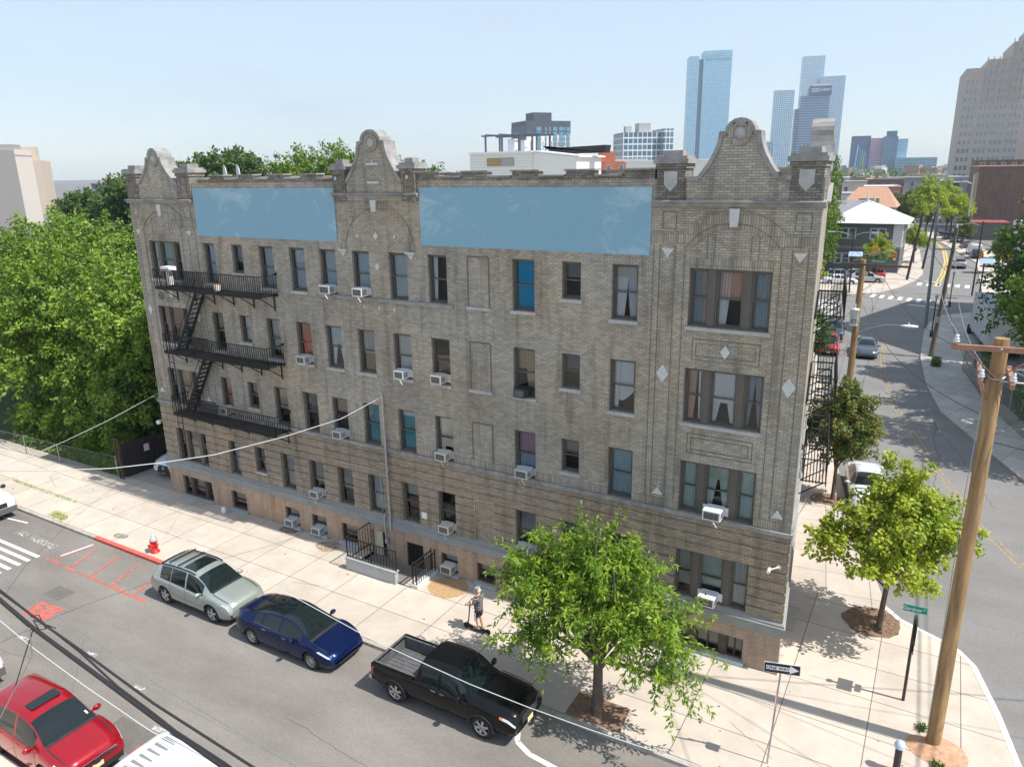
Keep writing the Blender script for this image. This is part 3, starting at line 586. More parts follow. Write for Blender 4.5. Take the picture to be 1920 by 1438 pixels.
# ================================================================ ground, streets, pavements, markings
def asphalt(name, base, amt, sc=.35):
    m = mat(name, base, .9); n = m.node_tree; l = n.links.new; b = n.nodes['Principled BSDF']
    t = n.nodes.new('ShaderNodeTexCoord'); mp_ = n.nodes.new('ShaderNodeMapping'); mp_.inputs['Scale'].default_value = (.45, 1, 1); l(t.outputs['Object'], mp_.inputs[0])
    a = n.nodes.new('ShaderNodeTexNoise'); a.inputs['Scale'].default_value = sc; a.inputs['Detail'].default_value = 9; a.inputs['Roughness'].default_value = .62; l(mp_.outputs[0], a.inputs[0])
    f = n.nodes.new('ShaderNodeTexNoise'); f.inputs['Scale'].default_value = 22; f.inputs['Detail'].default_value = 5; f.inputs['Roughness'].default_value = .8; l(t.outputs['Object'], f.inputs[0])
    v = n.nodes.new('ShaderNodeTexVoronoi'); v.inputs['Scale'].default_value = 1.1; l(t.outputs['Object'], v.inputs[0])
    r = n.nodes.new('ShaderNodeValToRGB'); r.color_ramp.elements[0].position = .32; r.color_ramp.elements[1].position = .68
    r.color_ramp.elements[0].color = (*[x*(1-amt) for x in base], 1); r.color_ramp.elements[1].color = (*[x*(1+amt) for x in base], 1); l(a.outputs[0], r.inputs[0])
    r2 = n.nodes.new('ShaderNodeValToRGB'); r2.color_ramp.elements[0].position = .33; r2.color_ramp.elements[1].position = .7; r2.color_ramp.elements[0].color = (.72, .72, .72, 1); r2.color_ramp.elements[1].color = (1.15, 1.15, 1.15, 1); l(f.outputs[0], r2.inputs[0])
    x = n.nodes.new('ShaderNodeMix'); x.data_type = 'RGBA'; x.blend_type = 'MULTIPLY'; x.inputs[0].default_value = 1; l(r.outputs[0], x.inputs[6]); l(r2.outputs[0], x.inputs[7])
    # small dark oil spots and pale chips
    r3 = n.nodes.new('ShaderNodeValToRGB'); e = r3.color_ramp.elements; e[0].position = 0; e[0].color = (.45, .45, .45, 1); e[1].position = .05; e[1].color = (1, 1, 1, 1); l(v.outputs['Distance'], r3.inputs[0])
    y = n.nodes.new('ShaderNodeMix'); y.data_type = 'RGBA'; y.blend_type = 'MULTIPLY'; y.inputs[0].default_value = .8; l(x.outputs[2], y.inputs[6]); l(r3.outputs[0], y.inputs[7]); l(y.outputs[2], b.inputs['Base Color'])
    return m
def paving(name, base, rot=0., bw=2.4, rh=1.72, off=(0, 1.57), ms=.014, var=.12, joint=.35):
    m = mat(name, base, .88); n = m.node_tree; l = n.links.new; b = n.nodes['Principled BSDF']
    t = n.nodes.new('ShaderNodeTexCoord'); mp_ = n.nodes.new('ShaderNodeMapping'); mp_.inputs['Rotation'].default_value = (0, 0, rot); mp_.inputs['Location'].default_value = (off[0], off[1], 0); l(t.outputs['Object'], mp_.inputs[0])
    k = n.nodes.new('ShaderNodeTexBrick'); k.offset = 0.
    for i, v in (('Scale', 1), ('Mortar Size', ms), ('Mortar Smooth', .1), ('Bias', 0.), ('Brick Width', bw), ('Row Height', rh)): k.inputs[i].default_value = v
    k.inputs['Color1'].default_value = (*[x*(1-var) for x in base], 1); k.inputs['Color2'].default_value = (*[x*(1+var) for x in base], 1); k.inputs['Mortar'].default_value = (*[x*joint for x in base], 1); l(mp_.outputs[0], k.inputs['Vector'])
    q = n.nodes.new('ShaderNodeTexNoise'); q.inputs['Scale'].default_value = .8; q.inputs['Detail'].default_value = 9; q.inputs['Roughness'].default_value = .7; l(t.outputs['Object'], q.inputs[0])
    r = n.nodes.new('ShaderNodeValToRGB'); r.color_ramp.elements[0].position = .3; r.color_ramp.elements[1].position = .65; r.color_ramp.elements[0].color = (.8, .78, .76, 1); r.color_ramp.elements[1].color = (1.0, 1.0, 1.0, 1); l(q.outputs[0], r.inputs[0])
    x = n.nodes.new('ShaderNodeMix'); x.data_type = 'RGBA'; x.blend_type = 'MULTIPLY'; x.inputs[0].default_value = 1; l(k.outputs[0], x.inputs[6]); l(r.outputs[0], x.inputs[7]); l(x.outputs[2], b.inputs['Base Color'])
    return m
ZR = -.12
ASPH = asphalt('asphalt', (.218, .2, .182), .22); ASPH2 = asphalt('avenue_asphalt', (.205, .2, .195), .14)
PAV = paving('pavement_concrete', (.545, .485, .415), joint=.28, var=.06); KERB = mat('kerb_concrete', (.4, .365, .32), .9, noise=(3, .25))
PAVA = paving('avenue_pavement_concrete', (.52, .465, .41), rot=radians(-8), bw=1.6, rh=1.6, var=.08)
GRND = mat('ground_cover', (.16, .155, .14), .95, noise=(.05, .4))
def sheet(name, poly, z, m, x=True):
    mb = MB(); mb.add([(p[0], p[1], z) for p in poly], [tuple(range(len(poly)))]); return structure(mb.build(name, m, fix=False))
sheet('ground', [(-5000, -3000), (5000, -3000), (5000, 7000), (-5000, 7000)], -.22, GRND)
sheet('street', [(-90, -14.5), (60, -14.5), (60, 0), (33, 0), (31, 3), (-90, -5)], ZR, ASPH)
sheet('avenue', [(30.9, 2.0), (33, 0), (60, 0), (60, -40), (75, -40), (60, 20), (52, 40), (44, 66), (60, 70), (90, 75), (90, 110), (50, 98), (44, 130), (40, 160), (30, 220), (10, 300), (-30, 420), (-80, 420), (-40, 300), (0, 240), (20, 160), (24, 110), (20, 80), (-90, 84), (-90, 64), (15, 62), (20, 50), (27, 20)], ZR+.004, ASPH2)
def raised(name, poly, m, z=0., kerb=None):
    mb = MB(); n = len(poly); mb.add([(p[0], p[1], z) for p in poly], [tuple(range(n))])
    mb.add([(p[0], p[1], z) for p in poly]+[(p[0], p[1], z-.2) for p in poly], [(i, n+i, n+(i+1) % n, (i+1) % n) for i in range(n)], 1)
    return structure(mb.build(name, [m, kerb or KERB]))
CURB_AVE = [(37.6, -2.2), (37.43, -.78), (37.02, 1.32), (36.44, 3.56), (35.98, 4.28), (35.5, 4.6), (34.13, 5.33), (33.65, 5.93), (33.0, 8.2), (31.4, 14), (29.9, 21), (28.6, 28), (27.2, 35), (25.6, 43), (24.6, 51), (24.3, 61.6), (22.5, 65.5)]
# near block: pavement on both faces around the building
raised('pavement', [(-90, -5.16), (34.9, -5.16), (36.6, -4.6), (37.3, -3.6)]+CURB_AVE[:7]+[(30.79, 6), (30.79, -.03), (16.6, -.03), (16.6, -1.5), (13.7, -1.5), (13.7, -.03), (-3.9, -.03), (-90, -.6)], PAV)
raised('pavement', CURB_AVE[6:]+[(10, 66.5), (10, 63), (22.9, 62.6), (W+SL*25, 25), (30.8, 0.01), (30.8, 5.99)], PAVA, z=-.001)
KT = MB()
for a, b in zip(CURB_AVE[1:7], CURB_AVE[2:8]): KT.bar((a[0]-.06, a[1], .004), (b[0]-.06, b[1], .004), .17, .012); KT.bar((a[0]+.01, a[1], -.06), (b[0]+.01, b[1], -.06), .02, .12)
structure(KT.build('kerb_paint', mat('white_kerb_paint', (.78, .76, .72), .8, noise=(4, .12))))
raised('driveway', [(-3.9, -.02), (-.02, -.02), (-.02, 25), (-3.9, 25)], paving('driveway_concrete', (.4, .37, .33), bw=3.9, rh=3), z=-.006)
raised('pavement', [(-90, -14.4), (34, -14.4), (37, -16), (38, -20), (38, -45), (-90, -45)], paving('far_pavement_concrete', (.6, .53, .44)))
raised('pavement', [(58, -45), (50, -8), (44.2, 8), (41.2, 15.5), (38.91, 22.3), (37.11, 27.1), (34.9, 33.3), (33.85, 40), (33.1, 49), (32.95, 61.3), (33.3, 66), (34.3, 71.3), (37, 74), (70, 78), (70, 60), (38.2, 62), (37.4, 55), (37, 48), (37.9, 40), (39.6, 33), (42, 26), (46, 17), (60, -20)], paving('shady_pavement_concrete', (.46, .44, .41), rot=radians(20), bw=1.7, rh=1.7))
raised('pavement', [(-60, 83), (18, 81.5), (24, 82.2), (26.9, 85), (29.0, 91), (30.6, 99), (31.3, 107), (30.9, 116), (29.6, 140), (28.1, 166), (22, 205), (10, 250), (-10, 310), (-20, 310), (0, 240), (14, 200), (22, 160), (25, 120), (24, 98), (-60, 98)], PAVA)
raised('pavement', [(38.6, 88), (70, 92), (70, 100), (44, 100), (43.5, 125), (39, 160), (28, 210), (10, 262), (4, 262), (21, 210), (33, 160), (38.6, 125)], PAVA)
# kerb line along the near street: kerb stone with its joint, red painted stretch
KS = MB()
x = -30.
while x < 35:
    if not 1.4 < x < 6: KS.box(x, x+2.36, -5.2, -5.03, -.15, .004)
    x += 2.4
structure(KS.build('kerb', KERB))
MB().box(1.4, 6.35, -5.21, -5.02, -.15, .012).build('kerb_paint', mat('red_kerb_paint', (.62, .115, .085), .8, noise=(5, .25)))['kind'] = 'structure'
# worn painted markings
def worn(name, c, lo=.35, hi=.5, sc=7):
    m = bpy.data.materials.new(name); m.use_nodes = True; n = m.node_tree; l = n.links.new; b = n.nodes['Principled BSDF']; b.inputs['Base Color'].default_value = (*c, 1); b.inputs['Roughness'].default_value = .85
    t = n.nodes.new('ShaderNodeTexCoord'); q = n.nodes.new('ShaderNodeTexNoise'); q.inputs['Scale'].default_value = sc; q.inputs['Detail'].default_value = 8; q.inputs['Roughness'].default_value = .75; l(t.outputs['Object'], q.inputs[0])
    r = n.nodes.new('ShaderNodeValToRGB'); r.color_ramp.elements[0].position = lo; r.color_ramp.elements[1].position = hi; l(q.outputs[0], r.inputs[0]); l(r.outputs[0], b.inputs['Alpha']); return m
PW = worn('white_road_paint', (.72, .71, .69), .28, .38); PR = worn('red_road_paint', (.62, .14, .1), .42, .54, 5); PWF = worn('faded_white_paint', (.6, .59, .57), .44, .58, 6); PY = worn('yellow_road_paint', (.42, .31, .15), .42, .56)
MZ = ZR+.008
def mark(name, pts, wd, m, z=MZ):
    mb = MB()
    for a, b in zip(pts, pts[1:]):
        a, b = Vector((*a, 0)), Vector((*b, 0)); u = (b-a).normalized(); s = Vector((-u.y, u.x, 0))*wd/2
        mb.add([(a+s).xy.to_tuple()+(z,), (a-s).xy.to_tuple()+(z,), (b-s).xy.to_tuple()+(z,), (b+s).xy.to_tuple()+(z,)], [(0, 1, 2, 3)])
    return structure(mb.build(name, m, fix=False))
for i in range(5):
    y = -7.35-.4*i; mark('crosswalk', [(-3.4-.0*i, y-.02), (.75, y)], .17, PW)
    # the crosswalk bars run parallel to the kerb here
mark('road_marking', [(1.55, -6.83), (1.8, -5.5)], .1, PW); mark('road_marking', [(1.25, -7.25), (8.3, -7.3)], .14, PR); mark('road_marking', [(1.5, -7.2), (2.1, -5.5)], .1, PR, MZ+.004)
for xa, xb in ((3.45, 2.4), (4.95, 3.85), (6.45, 5.3), (7.95, 6.8)): mark('road_marking', [(xa-.55, -7.2), (xb+.05, -5.6)], .11, PR, MZ+.004)
mark('road_marking', [(4.6, -9.7), (6.0, -9.55)], .85, PR); mark('road_marking', [(-6.5, -6.2), (-3.2, -5.75)], .1, PW)
mark('road_marking', [(24.42, -5.3), (24.5, -6.1), (24.75, -6.6), (25.3, -6.86), (26.3, -6.97), (38, -7.0)], .16, PW)
t = text_mesh('NO  PARKING', .5, PWF, 'road_marking', None, basis((-1.05, -6.5, MZ+.002), (1, -.02, 0), (.1, 1, 0)), ext=.001); structure(t)
for i, (x, y) in enumerate([(9.6, -10.3), (12.7, -10.6), (14.3, -11.2), (15.0, -11.5), (16.5, -11.7), (17.6, -12.4), (20.2, -12.7), (6.5, -11)]): mark('road_marking', [(x-.25, y), (x+.25, y+.05)], .16, PWF, MZ+.004*(i % 2))
DY = [(41.5, 4), (38.28, 12.0), (36.85, 15.3), (34.58, 23.4), (32.2, 33.3), (30.75, 41.8), (30.1, 50), (30.0, 58), (30.2, 70)]
def offs(pts, d):
    out = []
    for i, p in enumerate(pts):
        a, b = Vector(pts[max(0, i-1)]), Vector(pts[min(len(pts)-1, i+1)]); u = (b-a).normalized(); out.append((p[0]-u.y*d, p[1]+u.x*d))
    return out
for d in (-.13, .13): mark('road_marking', offs(DY, d), .09, PY); mark('road_marking', offs([(33.3, 95), (33.9, 108), (34.2, 125), (33.6, 145), (31, 170), (25.8, 215), (15, 250)], d*1.6), .26, worn('yellow_paint_fresh', (.6, .42, .13), .3, .45))
mark('stop_line', [(30.7, 77.6), (34.9, 76.3)], .35, PW); mark('stop_line', [(31.2, 99), (34, 99)], .35, PW)
for i in range(9): x = 26.4+1.05*i; mark('crosswalk', [(x, 81.5-.32*i), (x+.15, 84.0-.32*i)], .5, PW)
for i in range(6): x = 31.2+1.15*i; mark('crosswalk', [(x, 94.6), (x+.1, 97.4)], .55, PW)
for i in range(9): x = 20.5+.0*i; mark('crosswalk', [(20.6, 67.2+1.2*i), (23.6, 67.0+1.2*i)], .5, PW)
# tree pits, mound, lawn, stains, manhole
DIRT = mat('bare_soil', (.2, .125, .085), .97, noise=(6, .4)); LAWN = mat('lawn_soil', (.05, .075, .022), .97, noise=(1.5, .5))
def blob(name, cx, cy, rx, ry, z, m, n=26, k=.18, h=0.):
    mb = MB(); ps = []; q = [R.uniform(1-k, 1+k) for _ in range(n)]
    q = [(q[i]+q[i-1]+q[i-2])/3 for i in range(n)]
    mb.add([(cx, cy, z+h)]+[(cx+rx*q[i]*cos(2*pi*i/n)*.55, cy+ry*q[i]*sin(2*pi*i/n)*.55, z+h*.7) for i in range(n)]+[(cx+rx*q[i]*cos(2*pi*i/n), cy+ry*q[i]*sin(2*pi*i/n), z) for i in range(n)],
           [(0, 1+i, 1+(i+1) % n) for i in range(n)]+[(1+i, 1+n+i, 1+n+(i+1) % n, 1+(i+1) % n) for i in range(n)], 0, True)
    return structure(mb.build(name, m))
sheet('soil', [(25.5, -4.98), (27.3, -4.98), (27.2, -3.85), (25.5, -3.85)], .006, DIRT); blob('soil', 33.2, 4.75, 1.05, 1.0, .006, DIRT, h=.05); blob('soil', 35.4, -1.2, .8, .62, .006, mat('red_soil', (.46, .27, .17), .97, noise=(7, .3)), h=.12)
blob('soil', 30.3, 15.0, .8, .7, .006, DIRT)
sheet('lawn', [(-90, -.55), (-3.95, -.02), (-3.95, 25), (0, 25), (0, 62), (-90, 62)], .01, LAWN)
WETC = worn('water_stain', (.44, .29, .15), .15, .5); blob('pavement_stain', 18.3, -.8, .85, .78, .005, WETC, k=.08); blob('pavement_stain', 8.9, -.3, .55, .35, .005, worn('damp_stain', (.22, .17, .12), .4, .55)); blob('pavement_stain', 11.6, -.6, .6, .5, .005, worn('damp_stain2', (.3, .22, .13), .42, .6))
for x, y, rx, ry in ((2.4, -4.5, .45, .2),): blob('pavement_stain', x, y, rx, ry, .005, worn('dark_stain', (.25, .22, .19), .4, .6))
# sunken step down to the basement door, with its low wall
CONC = mat('grey_concrete', (.42, .43, .43), .85, noise=(2, .15))
mb = MB(); mb.box(13.7, 16.6, -1.5, -.04, -.66, -.6); mb.box(13.66, 13.7, -1.5, -.03, -.66, .0); mb.box(13.7, 16.6, -1.54, -1.5, -.66, 0.)
for i in range(3): mb.box(15.7+.3*i, 16.6, -1.5, -.06, -.6+.2*i-.2, -.6+.2*i+.2-.2)
structure(mb.build('areaway', CONC))
aw = empty('areaway_wall', (13.7, -1.5, 0), label='low grey concrete wall with black iron railing around the basement door steps', cat='wall')
mb = MB(); mb.box(-.02, 2.6, -.2, 0, -.1, .52); mb.box(-.05, 2.63, -.23, .03, .52, .57); mb.build('wall', CONC, aw)
mb = MB(); rail(mb, (0, -.1), (2.6, -.1), .57, 1.45, .16); rail(mb, (0, -.1), (0, 1.4), .4, 1.45, .16)
for x in (0, 1.3, 2.6): mb.box(x-.02, x+.02, -.12, -.08, .5, 1.47)
mb.build('railing', BLACK, aw)
ar = empty('stair_railing', (17.05, -1.5, 0), label='black iron hand rails on a low white kerb beside the basement steps', cat='railing')
mb = MB(); rail(mb, (0, 0), (0, 1.25), .05, 1.05, .14); rail(mb, (.18, 0), (.18, 1.25), .05, 1.0, .14)
for x, y in ((0, 0), (.18, 0), (0, 1.25), (.18, 1.25)): mb.box(x-.02, x+.02, y-.02, y+.02, 0, 1.15)
mb.build('railing', BLACK, ar); MB().box(-.06, .26, -.08, 1.4, -.02, .16).build('kerb', mat('pale_concrete', (.6, .6, .58), .85), ar)

# cracks, seams and utility cuts
def crack(x, y, dx, dy, n, wd, z, m, name='crack'):
    p = [(x, y)]; n = n*2
    for i in range(n): p.append((p[-1][0]+dx/n+R.uniform(-.25, .25)*abs(dy)/n, p[-1][1]+dy/n+R.uniform(-.25, .25)*abs(dx)/n))
    mark(name, p, wd, m, z)
CRK = worn('crack_dark', (.1, .09, .08), .3, .5, 3); SEAM = worn('seam_pale', (.3, .28, .26), .35, .75, 2)
mark('road_seam', [(-20, -10.35), (36, -10.5)], .06, SEAM, MZ-.002); mark('road_seam', [(-6, -8.9), (11, -8.8)], .03, SEAM, MZ-.002)
for a in ((8, -9.5, 3, -2.5, 14, .011), (18, -9.2, 4, -.5, 14, .011), (23, -10.5, 2, -2.5, 12, .011), (3, -12, 5, .6, 14, .011), (27, -8, 3, -1.2, 12, .011)): crack(*a, MZ-.001, CRK)
for a in ((3.2, -2.2, 1.2, -1.6, 10, .012), (12.4, -3.6, 1.6, .6, 9, .012), (21.5, -1.0, .5, -1.4, 9, .012), (30, -2.9, 1.4, -.9, 9, .012), (32.2, 1.5, 1.2, 1.6, 9, .014), (-8, -2, 2, -.8, 9, .014)): crack(*a, .004, CRK)
for a in ((33.6, 12, .2, 9, 16, .03), (35, 10, -.8, 22, 30, .035), (31.8, 20, -2.2, 16, 20, .03), (37.5, 18, -3.4, 14, 20, .03)): crack(*a, ZR+.007, CRK)
for x, y, w_, h_ in ((13.5, -12.1, 1.8, .9), (22.5, -9.6, .9, 1.3), (4, -8.6, 1.1, .7), (27.6, -11.3, 2.4, 1.0)): mark('asphalt_patch', [(x, y), (x+w_, y+.03)], h_, worn('patch_dark', (.18, .17, .155), .3, .8, 2), ZR+.003)
mark('manhole_cover', [(20.05, -10.9), (20.65, -10.9)], .6, mat('manhole_iron', (.1, .09, .085), .7), ZR+.004)
for i in range(46):
    x, y = R.uniform(-8, 35), R.uniform(-4.9, -.4); r_ = R.uniform(.02, .06); blob('gum_spot', x, y, r_, r_*.8, .0045, CRK, n=7)
# ================================================================ trees
def leafmat(name, c, tr=.35):
    if name in MATS: return MATS[name]
    m = bpy.data.materials.new(name); m.use_nodes = True; MATS[name] = m; n = m.node_tree; n.nodes.clear(); l = n.links.new
    o = n.nodes.new('ShaderNodeOutputMaterial'); d = n.nodes.new('ShaderNodeBsdfPrincipled'); t = n.nodes.new('ShaderNodeBsdfTranslucent'); x = n.nodes.new('ShaderNodeMixShader')
    d.inputs['Base Color'].default_value = (*c, 1); d.inputs['Roughness'].default_value = .5; d.inputs['Specular IOR Level'].default_value = .35; t.inputs[0].default_value = (c[0]*1.5, min(1, c[1]*1.5), c[2]*.7, 1)
    x.inputs[0].default_value = tr; l(d.outputs[0], x.inputs[1]); l(t.outputs[0], x.inputs[2]); l(x.outputs[0], o.inputs[0]); return m
BARK = mat('bark', (.11, .085, .065), .95, noise=(9, .35, (1, 1, .25)), bump=(14, .6))
PAL = {
 'bright': [(.165, .27, .022), (.1, .19, .018), (.26, .36, .035)],
 'mid': [(.085, .165, .025), (.06, .125, .02), (.12, .2, .03)],
 'dark': [(.075, .135, .03), (.055, .105, .025), (.1, .16, .035)],
 'yellow': [(.32, .38, .04), (.2, .29, .03), (.38, .43, .045)],
 'olive': [(.13, .19, .04), (.085, .135, .03), (.22, .19, .06)],
}
PAL['park'] = [(.14, .24, .025), (.085, .155, .018), (.22, .32, .036)]
for k, v in PAL.items():
    for i, c in enumerate(v): leafmat('leaf_%s_%d' % (k, i), c, .25 if k == 'park' else .35)
def leaves(C, N, l, wd, rng, droop, pal):
    """C centres, N outward directions -> kite shaped leaves"""
    n = len(C); d = rng.normal(size=(n, 3)); d /= np.linalg.norm(d, axis=1)[:, None]
    a = N*.7+d*.75; a[:, 2] -= droop; a /= np.linalg.norm(a, axis=1)[:, None]
    u = N*.5+np.array([.15, -.1, .75])+rng.normal(size=(n, 3))*.45; b = np.cross(a, u); b /= np.linalg.norm(b, axis=1)[:, None]+1e-9
    nn = np.cross(b, a); L_ = (l*rng.uniform(.65, 1.25, n))[:, None]; Wd = (wd*rng.uniform(.7, 1.2, n))[:, None]
    v = np.stack([C, C+a*L_*.45+b*Wd*.5+nn*Wd*.12, C+a*L_, C+a*L_*.45-b*Wd*.5+nn*Wd*.12], 1).reshape(-1, 3)
    return v, rng.choice([0, 1, 2], n, p=[.5, .3, .2])
def quads_mesh(name, v, mi, mats):
    n = len(v)//4; me = bpy.data.meshes.new(name); me.vertices.add(4*n); me.vertices.foreach_set('co', v.astype(np.float32).ravel())
    me.loops.add(4*n); me.loops.foreach_set('vertex_index', np.arange(4*n, dtype=np.int32)); me.polygons.add(n); me.polygons.foreach_set('loop_start', np.arange(0, 4*n, 4, dtype=np.int32))
    for m in mats: me.materials.append(m)
    me.polygons.foreach_set('material_index', mi.astype(np.int32)); me.update(calc_edges=True); return me
def crown(name, lobes, nclump, per, cr, l, wd, seed, pal, droop=.35, shell=.55, zmin=None, flat=.8, spray=0.):
    """lobes: (x,y,z,rx,ry,rz). clumps of leaves spread mostly near the surface of the lobes"""
    rng = np.random.default_rng(seed); L_ = np.array(lobes, float); vol = L_[:, 3]*L_[:, 4]*L_[:, 5]; k = rng.choice(len(L_), nclump, p=vol/vol.sum())
    d = rng.normal(size=(nclump, 3)); d /= np.linalg.norm(d, axis=1)[:, None]; rr = 1-(1-shell)*rng.random(nclump)**1.6; rr *= rng.uniform(.82, 1.12, nclump)
    cc = L_[k, :3]+d*L_[k, 3:]*rr[:, None]
    if zmin is not None: cc[:, 2] = np.maximum(cc[:, 2], zmin+rng.random(nclump)*.4)
    sz = cr*rng.uniform(.55, 1.35, nclump); idx = np.repeat(np.arange(nclump), per)
    e = rng.normal(size=(len(idx), 3)); e /= np.linalg.norm(e, axis=1)[:, None]; r2 = rng.random(len(idx))**.55
    P = cc[idx]+e*np.array([1, 1, flat])*(sz[idx]*r2)[:, None]
    if spray:
        dh = d+np.array([0, 0, .15]); t_ = rng.random(len(idx)); P = cc[idx]+dh[idx]*((t_-.6)*spray*rng.uniform(.6, 1.5, nclump)[idx])[:, None]+e*(sz[idx]*r2*(1.15-.8*t_))[:, None]; P[:, 2] -= .35*spray*t_**2
    Nn = e*.6+d[idx]*.4
    v, mi = leaves(P, Nn, l, wd, rng, droop, pal)
    cm = rng.integers(0, 3, nclump)[idx]; mi = np.where(rng.random(len(mi)) < .5, cm, mi)
    return quads_mesh(name, v, mi, [MATS['leaf_%s_%d' % (pal, i)] for i in range(3)]), cc
def wood(base_r, h, tips, lean=(0, 0), seed=0, n=14, zf=.55):
    rg = random.Random(seed); mb = MB(); top = Vector((lean[0], lean[1], h))
    mb.tube([(0, 0, -.05), (0, 0, .12), Vector((lean[0]*.3, lean[1]*.3, h*.4)), Vector((lean[0]*.7, lean[1]*.7, h*.75)), top], [base_r*1.5, base_r*1.08, base_r*.9, base_r*.8, base_r*.6], 9)
    for i in range(min(n, len(tips))):
        t = Vector(tips[i*len(tips)//min(n, len(tips))]); s = top*rg.uniform(zf, 1); m = s.lerp(t, .5)+Vector((rg.uniform(-.2, .2), rg.uniform(-.2, .2), .25))
        mb.tube([s, m, t], [base_r*.45, base_r*.28, base_r*.07], 5)
    return mb
def tree(loc, label, lobes, nclump, per, cr, l, wd, seed, pal, base_r, h, group=None, name='tree', droop=.35, rz=0, nb=14, lean=(0, 0), shell=.55, cat='tree', zmin=None, spray=0.):
    t = empty(name, loc, rz, label, cat, group); me, cc = crown('crown', lobes, nclump, per, cr, l, wd, seed, pal, droop, shell, zmin, spray=spray); link('crown', me, t)
    wood(base_r, h, [tuple(c) for c in cc], lean, seed, nb).build('trunk', BARK, t); return t
# street tree in front of the facade
T1 = tree((26.37, -4.47, 0), 'bright green cherry tree on the front pavement beside the black pickup', [(-.2, .2, 4.1, 2.0, 2.0, 1.3), (-2.2, .4, 4.3, 1.3, 1.3, 1.0), (1.7, .2, 3.6, 1.8, 1.6, 1.0), (-1.9, .2, 3.9, 1.6, 1.5, 1.2), (-.3, .2, 5.2, 1.3, 1.3, 1.2), (.8, .3, 5.3, 1.0, 1.0, 1.0), (-1.5, -.9, 2.9, 1.3, 1.1, .6), (2.1, -.7, 2.8, 1.3, .9, .55), (-2.0, .6, 5.0, .8, .8, .8)],
     370, 70, .25, .2, .066, 11, 'bright', .17, 2.7, droop=.5, nb=34, shell=.25, spray=1.25)
T2 = tree((33.45, 4.36, 0), 'yellow green young maple in the soil pit at the corner', [(.2, .0, 4.4, 1.9, 2.0, 1.1), (-1.8, -.5, 3.6, 1.3, 1.3, .75), (1.4, .4, 4.1, 1.35, 1.4, 1.0), (.3, .6, 5.5, 1.2, 1.1, 1.1), (0.2, -1.2, 3.3, 1.8, 1.1, .65)],
     330, 62, .33, .15, .12, 12, 'yellow', .1, 2.9, nb=28, shell=.25, lean=(.15, 0), spray=.6)
T3 = tree((30.5, 15.16, 0), 'dark green round pavement tree with browning leaves beside the side fire escapes', [(.1, 0, 4.3, 1.65, 1.7, 1.9), (-.5, .3, 3.2, 1.2, 1.3, 1.1), (.7, .2, 3.6, 1.2, 1.3, 1.2), (0, 0, 5.5, .9, .9, .8)],
     250, 64, .36, .15, .12, 13, 'olive', .1, 2.3, nb=16, shell=.35, spray=.5)
T3['group'] = 'street trees'; T1['group'] = 'street trees'; T2['group'] = 'street trees'
tree((25.9, 38.5, 0), 'small green pavement tree by the parked red car', [(0, 0, 3.6, 1.1, 1.1, 1.6)], 90, 50, .4, .17, .12, 14, 'mid', .08, 2, group='street trees')
# the wood at the left: big broad crowns
BIGL = [(-.5, -2.2, 3.4, 3.6, 2.8, 2.4), (0, 0, 8.2, 4.6, 4.6, 3.6), (2.6, 1.2, 6.4, 3.2, 3.2, 3.2), (-2.6, -1.2, 6.6, 3.3, 3.3, 3.3), (.6, -2.6, 5.2, 3.4, 2.8, 2.8), (-.8, 2.6, 7.4, 3.0, 3.0, 3.4)]
big = empty('park_tree'); mesh, cc = crown('crown', BIGL, 640, 74, .5, .25, .16, 21, 'park', .35, .5, spray=1.5); link('crown', mesh, big); wood(.3, 5.5, [tuple(c) for c in cc], seed=3, n=24).build('trunk', BARK, big)
big2 = empty('park_tree'); mesh, cc = crown('crown', [(0, 0, 9, 4.2, 4.2, 4.4), (2, 0, 6.4, 3, 3, 3), (-2, 1, 6.6, 3, 3, 3), (0, -2, 12.5, 2.6, 2.6, 2.2)], 560, 50, .75, .3, .2, 22, 'mid', .3, .5, spray=1.2); link('crown', mesh, big2); wood(.3, 6, [tuple(c) for c in cc], seed=4, n=20).build('trunk', BARK, big2)
big3 = empty('park_tree'); mesh, cc = crown('crown', [(0, 0, 10, 4.6, 4.6, 4.2), (3, 0, 8.4, 3, 3, 3), (-3, 1, 8.6, 3, 3, 3), (0, -2, 12.5, 3, 3, 2.2)], 460, 46, .9, .42, .28, 23, 'dark', .3, .5, spray=1.2); link('crown', mesh, big3); wood(.3, 6, [tuple(c) for c in cc], seed=5, n=18).build('trunk', BARK, big3)
G1 = 'trees in the lot left of the apartment house'
spots = [(big, -8.5, 5.5, 0, 1.05, 'bright green broad tree closest to the black gate'), (big, -17, 5.0, 1.7, 1.1, 'bright green broad tree overhanging the chain link fence at the left edge'), (big, -4.8, 13.5, 3.0, 1.05, 'bright green tree pressed against the left corner of the apartment house'),
         (big, -13.5, 13.5, 4.1, 1.15, 'broad bright green tree in the middle of the wooded lot'), (big, -25.5, 10, .6, 1.2, 'bright green tree at the left edge behind the fence trees'), (big, -22.5, 20, 2.2, 1.22, 'tall bright green tree behind the middle of the lot'),
         (big2, -10, 24, 5, 1.05, 'mid green tree rising beside the left gable'), (big, -35, 17, 5.3, 1.2, 'bright tree far back at the left edge of the lot'), (big3, -35, 32, 0, 1.05, 'dark green tree below the beige block at the left'), (big3, -46, 36, 1, 1.1, 'dark green tree beside the white roofed vehicle park'), (big3, -47, 45, 1, 1.1, 'dark green tree behind the bright lot trees')]
used = set()
for src, x, y, rz, s, lab in spots:
    o = copy_tree(src) if src.name in used else src; used.add(src.name); place(o, (x, y, -.9), rz, lab, 'tree', G1, s)
G2 = 'trees rising behind the roof'
